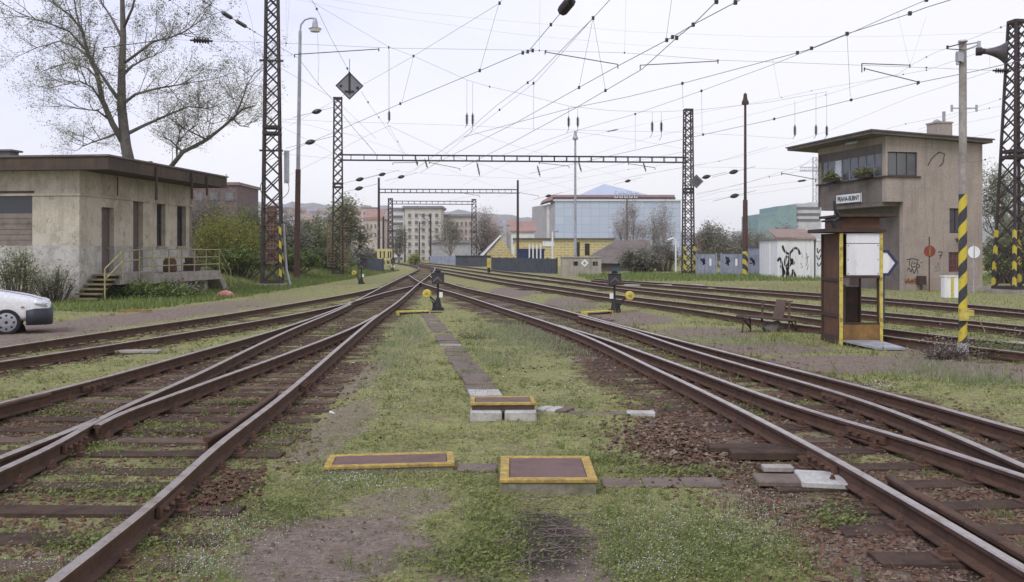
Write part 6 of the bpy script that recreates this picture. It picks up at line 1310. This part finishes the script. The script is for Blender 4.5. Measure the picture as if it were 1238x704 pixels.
M['willow']=leafmat('willow_leaves',[(.33,.34,.06),(.40,.40,.08),(.25,.28,.07),(.30,.30,.11)],.8,.5)
M['shrubgreen']=leafmat('shrub_leaves',[(.16,.19,.085),(.205,.235,.11),(.26,.275,.14),(.23,.23,.15)],.8,.45)
M['scrub']=leafmat('dull_scrub',[(.24,.235,.175),(.29,.28,.21),(.20,.19,.155),(.33,.31,.24)],.85,.4)
M['brownbud']=leafmat('brown_buds',[(.30,.25,.215),(.36,.31,.27),(.26,.22,.19)],.85,.35)
# the big half bare tree behind the old station building: its main limbs as they stand in the photograph
D=54.0
def L3(pts,dy): return [W(x,y,D+dy*i/(len(pts)-1)) for i,(x,y) in enumerate(pts)]
T=Tree(31); base=Vector(((160-CX)*D/F,D,0))
main=[W(162,300,D),W(158,205,D),W(152,176,D),W(147,130,D),W(147,92,D),W(149,45,D),W(148,5,D),W(146,-50,D),W(147,-95,D)]
T.limb([base]+main,.40,.05,10)
limbs=[([(149,172),(136,150),(124,122),(117,88),(106,64),(99,36),(84,18),(66,4)],-3,.26),([(147,125),(133,106),(118,84),(106,66)],1,.18),([(156,161),(176,151),(199,141),(227,129),(248,131)],3,.15),([(150,125),(164,114),(190,107),(214,103),(232,100)],-2,.13),([(150,90),(160,80),(176,71),(186,68)],2,.11),([(151,76),(170,62),(186,50),(205,46),(224,38),(238,28)],-3,.12),([(147,45),(135,22),(124,5),(110,-20)],2,.12),([(149,35),(160,10),(166,-15),(178,-40)],-2,.12),([(145,160),(130,166),(112,172),(98,178)],3,.10),([(136,148),(118,134),(98,132)],-2,.09),([(122,122),(112,106),(96,98),(80,102)],-3,.09),([(113,75),(94,58),(72,50),(44,58)],3,.10),([(105,62),(84,38),(58,28),(34,20)],-3,.09),([(98,38),(92,14),(88,-12),(80,-40)],2,.09),([(124,100),(104,82),(84,76),(66,80)],4,.08),([(147,-20),(136,-50),(126,-75)],2,.09),([(148,-30),(160,-60),(172,-85)],-2,.09)]
for pts,dy,r0 in limbs:
    P=L3(pts,dy); T.limb(P,r0*.72,.022,7)
    for i in range(len(P)-1):
        seg=P[i+1]-P[i]; nb=3 if i>0 else 0
        for k in range(nb+(1 if i>=len(P)-3 else 0)):
            q=P[i].lerp(P[i+1],T.r.uniform(.1,1)); dv=(seg.normalized()*.6+Vector((T.r.gauss(0,.6),T.r.gauss(0,.55),T.r.gauss(.22,.45)))).normalized(); T.grow(q,dv,T.r.uniform(.9,1.55),.026,1,3,.06,.95,(2,3))
    T.grow(P[-1],P[-1]-P[-2],1.8,.026,1,3,.05,.9,(3,4))
for i in range(2,len(main)-1):
    for k in range(2): q=main[i].lerp(main[i+1],T.r.random()); T.grow(q,Vector((T.r.gauss(0,.8),T.r.gauss(0,.6),.5)),T.r.uniform(.8,1.4),.022,1,3,.06,.9,(2,3))
T.finish('tree','tall half bare tree with sparse pale buds behind the old station building',base,'bud',.06,9,.14)
# leaning bare tree beside it
D=58.0; T=Tree(77); base=Vector(((196-CX)*D/F,D,0)); P=[base+Vector((0,0,0)),W(198,260,D),W(203,206,D),W(221,184,D),W(250,169,D),W(274,150,D),W(293,132,D),W(308,128,D)]; T.limb(P[:3],.22,.16,8); T.limb(P[2:],.15,.035,7)
for pts,dy,r0 in(([(203,204),(214,192),(213,175),(226,160),(240,150)],1,.07),([(274,150),(284,142),(293,120),(300,100),(308,88)],2,.07),([(250,169),(232,160),(212,150)],-2,.06),([(282,143),(290,152),(302,154)],1,.05),([(221,184),(206,170),(190,163)],2,.06)):
    q=L3(pts,dy); T.limb(q,r0,.02,6); P+=q
for q,q2 in zip(P[3:],P[4:]):
    if (q2-q).length>6: continue
    for k in range(3): T.grow(q.lerp(q2,T.r.random()),(q2-q).normalized()*.5+Vector((T.r.gauss(0,.6),T.r.gauss(0,.5),.3)),T.r.uniform(1.0,1.9),.022,1,3,.08,.9,(3,4))
T.finish('tree','thin bare tree leaning right, left of the first lattice mast',base,'bud',.06,4,.18)
def tree(label,px,d,ytop,seed,leaf='bud',size=.12,per=4,spreadr=.3,spread=.7,up=.15,r=.13,lev=4,kids=(3,4),bark='bark',trunkfrac=.3,group='trees beyond the yard',twig='twig',zb=0):
    T=Tree(seed); x=(px-CX)*d/F; Hh=zz_t(ytop,d)-zb; b=Vector((x,d,zb)); top=b+Vector((T.r.uniform(-.3,.3),0,Hh*trunkfrac)); T.limb([b,b.lerp(top,.5)+Vector((T.r.uniform(-.1,.1),0,0)),top],r,r*.75,8)
    n=5
    T.grow(top,Vector((T.r.gauss(0,.1),T.r.gauss(0,.1),1)),Hh*.36,r*.7,0,lev,up,spread,kids)
    for k in range(n): a=k*6.28/n+T.r.random(); T.grow(b.lerp(top,T.r.uniform(.65,1)),Vector((math.cos(a)*.7,math.sin(a)*.7,T.r.uniform(.6,1.2))),Hh*.28,r*.5,1,lev,up,spread,kids)
    return T.finish('tree',label,b,leaf,size,per,spreadr,bark,group,twigm=twig)
def zz_t(py,d): return CAM+(HY-py)*d/F
M['farbark']=weathered('far_bark',(.22,.195,.18),(.16,.14,.125),1,.95,0,0); M['fartwig']=weathered('far_twig',(.34,.30,.275),(.27,.24,.22),1,.95,0,0)
tree('pale green poplar behind the left mast of the wide portal',418,92,231,5,'springleaf',.20,8,.45,.45,.3,.22,3,(3,5),trunkfrac=.12)
tree('pale green poplar sapling left of the portal poplar',400,94,246,6,'springleaf',.18,7,.4,.45,.3,.16,3,(3,4),trunkfrac=.12)
tree('gnarled bare brown tree right of the narrow portal',586,140,256,8,'brownbud',.12,4,.5,1.15,.02,.42,4,(3,4),trunkfrac=.25,twig='fartwig')
tree('bare grey tree in front of the hotel, leftmost of that row',751,125,243,9,'brownbud',.11,2,.4,.5,.22,.12,4,(2,4),'farbark',.2,twig='fartwig')
tree('bare grey tree in front of the hotel, second in that row',765,122,246,10,'brownbud',.11,2,.4,.5,.22,.12,4,(2,4),'farbark',.2,twig='fartwig')
tree('bare grey tree in front of the hotel, third in that row',786,128,251,12,'brownbud',.11,2,.4,.55,.2,.12,4,(2,4),'farbark',.2,twig='fartwig')
tree('bare grey tree in front of the hotel, close to the right portal mast',805,126,249,13,'brownbud',.11,2,.4,.55,.2,.12,4,(2,4),'farbark',.2,twig='fartwig')
for k,(px,yt,lab) in enumerate(((848,268,'slim bare poplar just right of the right portal mast'),(858,266,'slim bare poplar, second right of the portal mast'),(868,270,'slim bare tree left of the dark lamp post'),(880,274,'low bare tree just left of the dark lamp post'),(893,268,'bare tree directly behind the dark lamp post'),(911,276,'bushy bare tree left of the green netted building'))):
    tree(lab,px,110+6*(k%3),yt,40+k,'scrub',.17,4,.4,.4 if k<3 else .7,.3 if k<3 else .12,.15,3,(3,4),'farbark',.15,twig='fartwig')
tree('reddish bare tree before the green netted building',948,100,272,61,'brownbud',.15,5,.4,.7,.12,.16,3,(3,4),'farbark',.15,twig='fartwig')
tree('leafing tree right of the signal box behind the right mast',1212,66,215,62,'bud',.09,5,.3,.8,.08,.18,4,(3,4),trunkfrac=.3)
tree('small bare tree at the far right edge behind the striped mast feet',1240,62,250,63,'bud',.09,5,.3,.8,.08,.14,4,(3,4),trunkfrac=.3)
tree('bare tree among the white balconied block and the poplar',482,150,272,64,'scrub',.2,4,.5,.8,.1,.2,3,(3,4),'farbark',.2,twig='fartwig')
tree('pale bare tree before the cream apartment block',545,160,262,65,'scrub',.2,4,.5,.7,.14,.2,3,(3,4),'farbark',.2,twig='fartwig')
def shrub(label,px,d,ytop,wpx,seed,leaf,n,size,dep=2.0,name='shrub',cat='shrub',stems=40,group='shrubs around the yard',ybase=None):
    r=random.Random(seed); x=(px-CX)*d/F; H=zz_t(ytop,d); w=wpx*d/F/2; zb=float(gheight(np.array([x]),np.array([d]))[0]) if d<140 else 0; t=thing(name,label,cat,(x,d,zb),0,group)
    mb=MB(); cl=[]
    for i in range(stems):
        a=r.uniform(0,6.28); q=math.sqrt(r.random()); ex=math.cos(a)*q*w; ey=math.sin(a)*q*dep; hh=(H-zb)*(1-.45*q*q)*r.uniform(.55,1.05); b=Vector((ex*.45,ey*.45,-.1)); m_=Vector((ex*.75+r.gauss(0,.08),ey*.75,hh*.55)); e=Vector((ex+r.gauss(0,.1),ey,hh))
        mb.tube([b,m_,e],[.03,.02,.008],4,cap=False); cl+= [e,m_.lerp(e,.5),m_,e.lerp(m_,.25)]
        for k in range(3): e2=m_.lerp(e,r.random()); e3=e2+Vector((r.gauss(0,.3),r.gauss(0,.3),r.uniform(.1,.5)))*max(.5,H/4); mb.tube([e2,e3],[.012,.004],3,cap=False); cl.append(e3)
    mb.build('stems',M['twig'],t); T=np.array([tuple(c) for c in cl]); q=T[RNG.integers(0,len(T),n)]+RNG.normal(0,1,(n,3))*np.array([.28,.28,.24])*max(.6,H/5); q[:,2]=np.maximum(q[:,2],.02)
    o=soup('foliage',leaves(q[:,0],q[:,1],q[:,2],RNG.uniform(size*.5,size,n),1.2),4,M[leaf],None); o.parent=t; return t
shrub('yellow green willow thicket right of the old station building',276,56,254,78,1,'willow',7500,.08,2.2,stems=90)
shrub('dark green bush behind the willow thicket near the first mast',302,66,246,46,2,'shrubgreen',5000,.13,2.2,stems=50)
shrub('grey brown thicket between the station building and the willow',252,66,226,62,3,'scrub',5200,.11,2.0,stems=70)
shrub('dull brush directly left of the gooseneck lamp post',345,74,262,52,4,'scrub',5200,.14,2.4,stems=60)
shrub('dark brush right of the gooseneck lamp post',376,80,263,50,5,'shrubgreen',4600,.15,2.4,stems=60)
shrub('low green brambles at the foot of the left portal mast',402,78,296,70,6,'shrubgreen',4200,.12,2.2,stems=40)
shrub('low green brambles at the foot of the gooseneck lamp post',352,66,300,80,7,'grass',5000,.11,1.8,stems=40)
shrub('low green growth under the willow by the platform',288,54,303,80,8,'grass',5200,.10,1.5,stems=40)
shrub('leafy shrub between the white car and the boarded window',20,34.8,302,56,9,'shrubgreen',3000,.055,.9,stems=40)
shrub('thin straggling bush against the corner of the old station building',66,36.2,322,60,10,'bud',1600,.05,.5,stems=44)
shrub('round grey green bush in front of the dark gabled hut',775,84,300,52,11,'scrub',6500,.14,2.0,stems=60)
shrub('bare thicket between the gabled hut and the right portal mast',803,92,287,44,12,'scrub',3200,.13,2.0,stems=70)
shrub('dull green bushes at the right edge behind the striped mast feet',1222,58,283,66,13,'shrubgreen',6000,.12,2.0,stems=60)
shrub('small green bush at the foot of the signal box',1096,49,339,22,14,'bright',1300,.06,.5,stems=14)
shrub('green weeds in front of the platform of the old station building',190,38.8,345,110,15,'grass',4200,.07,.7,stems=30)
shrub('dead brown brush under the platform edge',205,40.6,338,80,16,'brownbud',1500,.06,.5,stems=60)
shrub('small dark weed tuft behind the third hatch on the slab path',572,21.2,418,9,17,'shrubgreen',320,.03,.10,stems=8)
shrub('dry weeds around the foot of the loudspeaker pole',1152,17.2,424,50,18,'brownbud',700,.03,.35,stems=34)
shrub('green weed clump right of the loudspeaker pole',1212,17.6,430,54,19,'shrubgreen',2200,.035,.5,stems=20)
shrub('pale green bush at the end of the tracks by the narrow portal',498,128,304,16,20,'willow',700,.18,1.2,stems=14)
for k,(px,d,yt,w) in enumerate(((235,190,262,90),(310,200,264,80),(380,190,270,70))): shrub(('grey scrub far behind the old station building','grey scrub far behind the first lattice mast','grey scrub far behind the gooseneck lamp post')[k],px,d,yt,w,30+k,'scrub',2600,.4,5,stems=50,group='far scrub')
for k,(px,d,yt,w,lab) in enumerate(((880,125,293,90,'low grey scrub behind the blue grey gates'),(650,135,300,40,'scrub behind the dark blue container'),(1010,120,292,90,'low scrub behind the white shed'),(555,185,300,70,'scrub between the warehouse and the far tracks'),(440,170,296,40,'scrub behind the dark barrier fence'),(1225,110,280,80,'grey scrub far behind the right mast'))): shrub(lab,px,d,yt,w,40+k,'scrub',2200,.26,3,stems=40,group='far scrub')

# ------------------------------------------------------------------ the parked car
c=Vector((-11.86,23.0,0)); t=thing('parked_car','white hatchback with a dark bumper, only its front showing at the left edge','car',(c.x,c.y,0),math.radians(24)); 
carw=plain('white_car_paint',(.80,.80,.80),.25,0,spec=.6); bump_=plain('dark_bumper',(.03,.033,.045),.55); tyre=plain('tyre_rubber',(.018,.018,.02),.85); rimm=plain('silver_rim',(.42,.43,.46),.35,.6)
# stations along the car: x (front +), sill z, belt z, top z, half widths at belt and top
ST=[(.90,.42,.62,.72,.56,.50),(.84,.34,.66,.80,.72,.64),(.62,.30,.72,.905,.80,.70),(.3,.28,.80,.985,.825,.72),(-.2,.27,.88,1.07,.83,.72),(-.66,.26,.93,1.13,.835,.72),(-1.25,.25,.96,1.42,.835,.60),(-1.7,.25,.92,1.47,.825,.56),(-2.4,.26,.92,1.46,.82,.56),(-2.95,.30,.90,1.36,.80,.55),(-3.15,.40,.88,1.0,.74,.62)]
mb=MB(); nr=10
for x,z0,zb_,z1,w1,w2 in ST: mb.v+=[(x,-w1*.93,z0),(x,-w1,z0+.12),(x,-w1,(z0+zb_)/2),(x,-w1*.985,zb_),(x,-w2,z1-.04),(x,w2,z1-.04),(x,w1*.985,zb_),(x,w1,(z0+zb_)/2),(x,w1,z0+.12),(x,w1*.93,z0)]
# slight crown along the middle comes from the subdivision
for i in range(len(ST)-1):
    for k in range(nr): a=i*nr+k; b=i*nr+(k+1)%nr; mb.f.append((a,b,b+nr,a+nr)); mb.m.append(0)
mb.f.append(tuple(range(nr))); mb.m.append(0); e=(len(ST)-1)*nr; mb.f.append(tuple(e+k for k in range(nr))[::-1]); mb.m.append(0)
body=mb.build('body',carw,t,smooth=True); sd=body.modifiers.new('smooth','SUBSURF'); sd.levels=2; sd.render_levels=2
mb=MB(); # bumper wraps round the nose
for x,w1 in((.945,.40),(.93,.62),(.84,.76),(.60,.832),(.40,.838)): mb.v+=[(x,-w1,.22),(x,-w1-.006,.40),(x,-w1,.60-(.0 if x>.5 else .04))]
n=5
for x,w1 in((.40,.838),(.60,.832),(.84,.76),(.93,.62),(.945,.40)): mb.v+=[(x,w1,.22),(x,w1+.006,.40),(x,w1,.60)]
order=[4,3,2,1,0,9,8,7,6,5]
for a,b in zip(order,order[1:]):
    for k in(0,1): mb.f.append((a*3+k,b*3+k,b*3+k+1,a*3+k+1)); mb.m.append(0)
bo=mb.build('bumper',bump_,t,smooth=True); so_=bo.modifiers.new('thick','SOLIDIFY'); so_.thickness=.05; so_.offset=-1
for sgn in(-1,1):
    for x in(0,-2.46):
        w_=thing('wheel',None,None,(x,sgn*.78,.30)); w_.parent=t
        mb=MB(); pr=[(-.086,.22),(-.09,.27),(-.07,.298),(.07,.298),(.09,.27),(.086,.22)]; mb.tube([(0,y,0) for y,_ in pr],[r for _,r in pr],28); mb.build('tyre',tyre,w_,smooth=False)
        mb=MB(); yo=sgn*.093; mb.tube([(0,yo-.01*sgn,0),(0,yo,0),(0,yo+.012*sgn,0)],[.222,.215,.10],28); mb.build('rim',rimm,w_)
        mb=MB()
        for k in range(8): a=k*math.pi/4; mb.tube([(math.cos(a)*.155,yo+sgn*.004,math.sin(a)*.155),(math.cos(a)*.155,yo+sgn*.0125,math.sin(a)*.155)],.026,8)
        mb.tube([(0,yo,0),(0,yo+sgn*.022,0)],.035,10); mb.build('rim_holes',tyre,w_)
        mb=MB(); P=[(.365*math.cos(a),sgn*.02,.365*math.sin(a)) for a in np.linspace(-.25,math.pi+.25,22)]
        for p,q in zip(P,P[1:]): mb.quad(p,q,(q[0],sgn*.075,q[2]),(p[0],sgn*.075,p[2])); 
        mb.add([(0,sgn*.066,0)]+[(p[0],sgn*.066,p[2]) for p in P],[(0,i+1,i+2) for i in range(len(P)-1)]); mb.build('wheel_arch',bump_,t)
        w_.location.y=sgn*.772
mb=MB()
for sgn in(-1,1):
    mb=MB(); mb.add([(.60,sgn*.80,.775),(.60,sgn*.80,.69),(.80,sgn*.745,.64),(.895,sgn*.56,.63),(.86,sgn*.55,.75),(.74,sgn*.735,.80)]+[(.52,sgn*.72,.775),(.52,sgn*.72,.69),(.72,sgn*.66,.64),(.80,sgn*.52,.63),(.77,sgn*.50,.75),(.66,sgn*.66,.80)],[(0,1,2,5),(5,2,3,4),(6,11,8,7),(11,10,9,8),(0,5,11,6),(5,4,10,11),(1,7,8,2),(2,8,9,3),(4,3,9,10),(0,6,7,1)]); mb.build('headlight',plain('headlight_glass',(.75,.78,.82),.08,.3,spec=.8),t,smooth=True)
mb=MB(); mb.prism([(-.72,-.66,1.06),(-.72,.66,1.06),(-1.22,.55,1.39),(-1.22,-.55,1.39)],(.02,0,.03)); mb.build('windscreen',M['glass'],t)
for sgn in(-1,1): mb=MB(); mb.prism([(-.95,sgn*.80,.94),(-2.8,sgn*.80,.95),(-2.6,sgn*.61,1.38),(-1.35,sgn*.61,1.38)],(0,sgn*.02,.0)); mb.build('side_window',M['glass'],t)

for sgn in(-1,1):
    mb=MB(); mb.tube([(-.66,sgn*.845,.32),(-.68,sgn*.85,.6),(-.72,sgn*.845,.93)],.006,4); mb.build('door_seam',bump_,t)
    mb=MB(); mb.tube([(-.62,sgn*.735,1.10),(0.,sgn*.745,1.0),(.5,sgn*.70,.89),(.74,sgn*.62,.80)],.006,4); mb.build('bonnet_seam',bump_,t)
    mb=MB(); mb.box((.33,sgn*.835,.64),(.07,.02,.03)); mb.build('side_lamp',M['ochre'],t)
# small litter
for k,(px,py,s_,lab) in enumerate(((424,441.5,.16,'pale scrap of paper in the moss left of the slab path'),(403,503,.10,'white scrap lying in the moss left of the raised hatch'),(303,527,.10,'pale crumpled scrap beside the nearest left rail'),(42,419,.13,'white scrap lying beside the siding'),(62,386,.20,'white scrap in the grass before the parked car'))):
    mb=MB(); r=random.Random(k); c=G(px,py); V=[c+Vector((r.uniform(-1,1)*s_*.6,r.uniform(-1,1)*s_*.4,.02+r.uniform(0,.05))) for _ in range(5)]; mb.add(V+[v-Vector((0,0,.01)) for v in V],[(0,1,2),(0,2,3),(0,3,4),(5,7,6),(5,8,7),(5,9,8)]); tag(mb.build('litter',M['white']),lab,'litter')
# ------------------------------------------------------------------ camera, sky, sun
cam=bpy.data.cameras.new('camera'); co=bpy.data.objects.new('camera',cam); COL.objects.link(co)
co.location=(0,0,CAM); co.rotation_euler=(math.pi/2,0,0); cam.lens=36*F/1238; cam.sensor_width=36; cam.shift_y=-(352-HY)/1238; cam.clip_start=.05; cam.clip_end=9000
SC.camera=co
w=bpy.data.worlds.new('World'); SC.world=w; w.use_nodes=True; nt=w.node_tree; bg=nt.nodes['Background']
EL,AZ=math.radians(48),math.radians(215)
sky=N(nt,'ShaderNodeTexSky',sky_type='NISHITA'); sky.sun_disc=False; sky.sun_elevation=EL; sky.sun_rotation=AZ; sky.dust_density=2.0; sky.air_density=1.0
# overcast: a bright cloud deck by direction, thinner and bluer toward the upper left
g=N(nt,'ShaderNodeTexCoord').outputs['Generated']
cl=noise(nt,scaled(nt,g,(1,1,2.2)),1.6,5,.55,.3); sx=N(nt,'ShaderNodeSeparateXYZ'); nt.links.new(g,sx.inputs[0])
thin=mth(nt,'ADD',mth(nt,'MULTIPLY',sx.outputs[0],-.55),mth(nt,'ADD',mth(nt,'MULTIPLY',sx.outputs[2],.9),mth(nt,'MULTIPLY',mth(nt,'SUBTRACT',cl,.5),.95)))
deck=ramp(nt,thin,[(.0,(8.2,8.05,8.5)),(.28,(8.3,8.2,8.85)),(.46,(7.4,7.45,8.9)),(.68,(5.4,5.8,8.5))])
c=mixc(nt,.9,sky.outputs[0],deck); nt.links.new(c,bg.inputs[0]); bg.inputs[1].default_value=.1
hz=MB(); hz.b2((-8600,-70,-2.2),(8600,2690,84)); ho=hz.build('haze',None)
m=bpy.data.materials.new('pale_air'); m.use_nodes=True; hn=m.node_tree; hn.nodes.remove(hn.nodes['Principled BSDF']); v=hn.nodes.new('ShaderNodeVolumePrincipled'); v.inputs['Color'].default_value=(.97,.98,1,1); v.inputs['Density'].default_value=.00028; v.inputs['Anisotropy'].default_value=.2
hn.links.new(v.outputs[0],hn.nodes['Material Output'].inputs['Volume']); ho.data.materials.clear(); ho.data.materials.append(m); ho['kind']='stuff'
sun=bpy.data.lights.new('sun','SUN'); sun.energy=1.4; sun.angle=math.radians(25); sun.color=(1,.96,.9); so=bpy.data.objects.new('sun',sun); COL.objects.link(so)
dv=Vector((math.sin(AZ)*math.cos(EL),math.cos(AZ)*math.cos(EL),math.sin(EL))); so.rotation_euler=(-dv).to_track_quat('-Z','Y').to_euler(); so.location=(0,0,40)
SC.view_settings.view_transform='Standard'; SC.view_settings.look='None'; SC.view_settings.exposure=.38; SC.view_settings.gamma=1; SC.view_settings.use_curve_mapping=False
SC.cycles.volume_bounces=1; SC.cycles.use_denoising=True; SC.cycles.max_bounces=6; SC.cycles.transparent_max_bounces=8; SC.cycles.caustics_reflective=False; SC.cycles.caustics_refractive=False
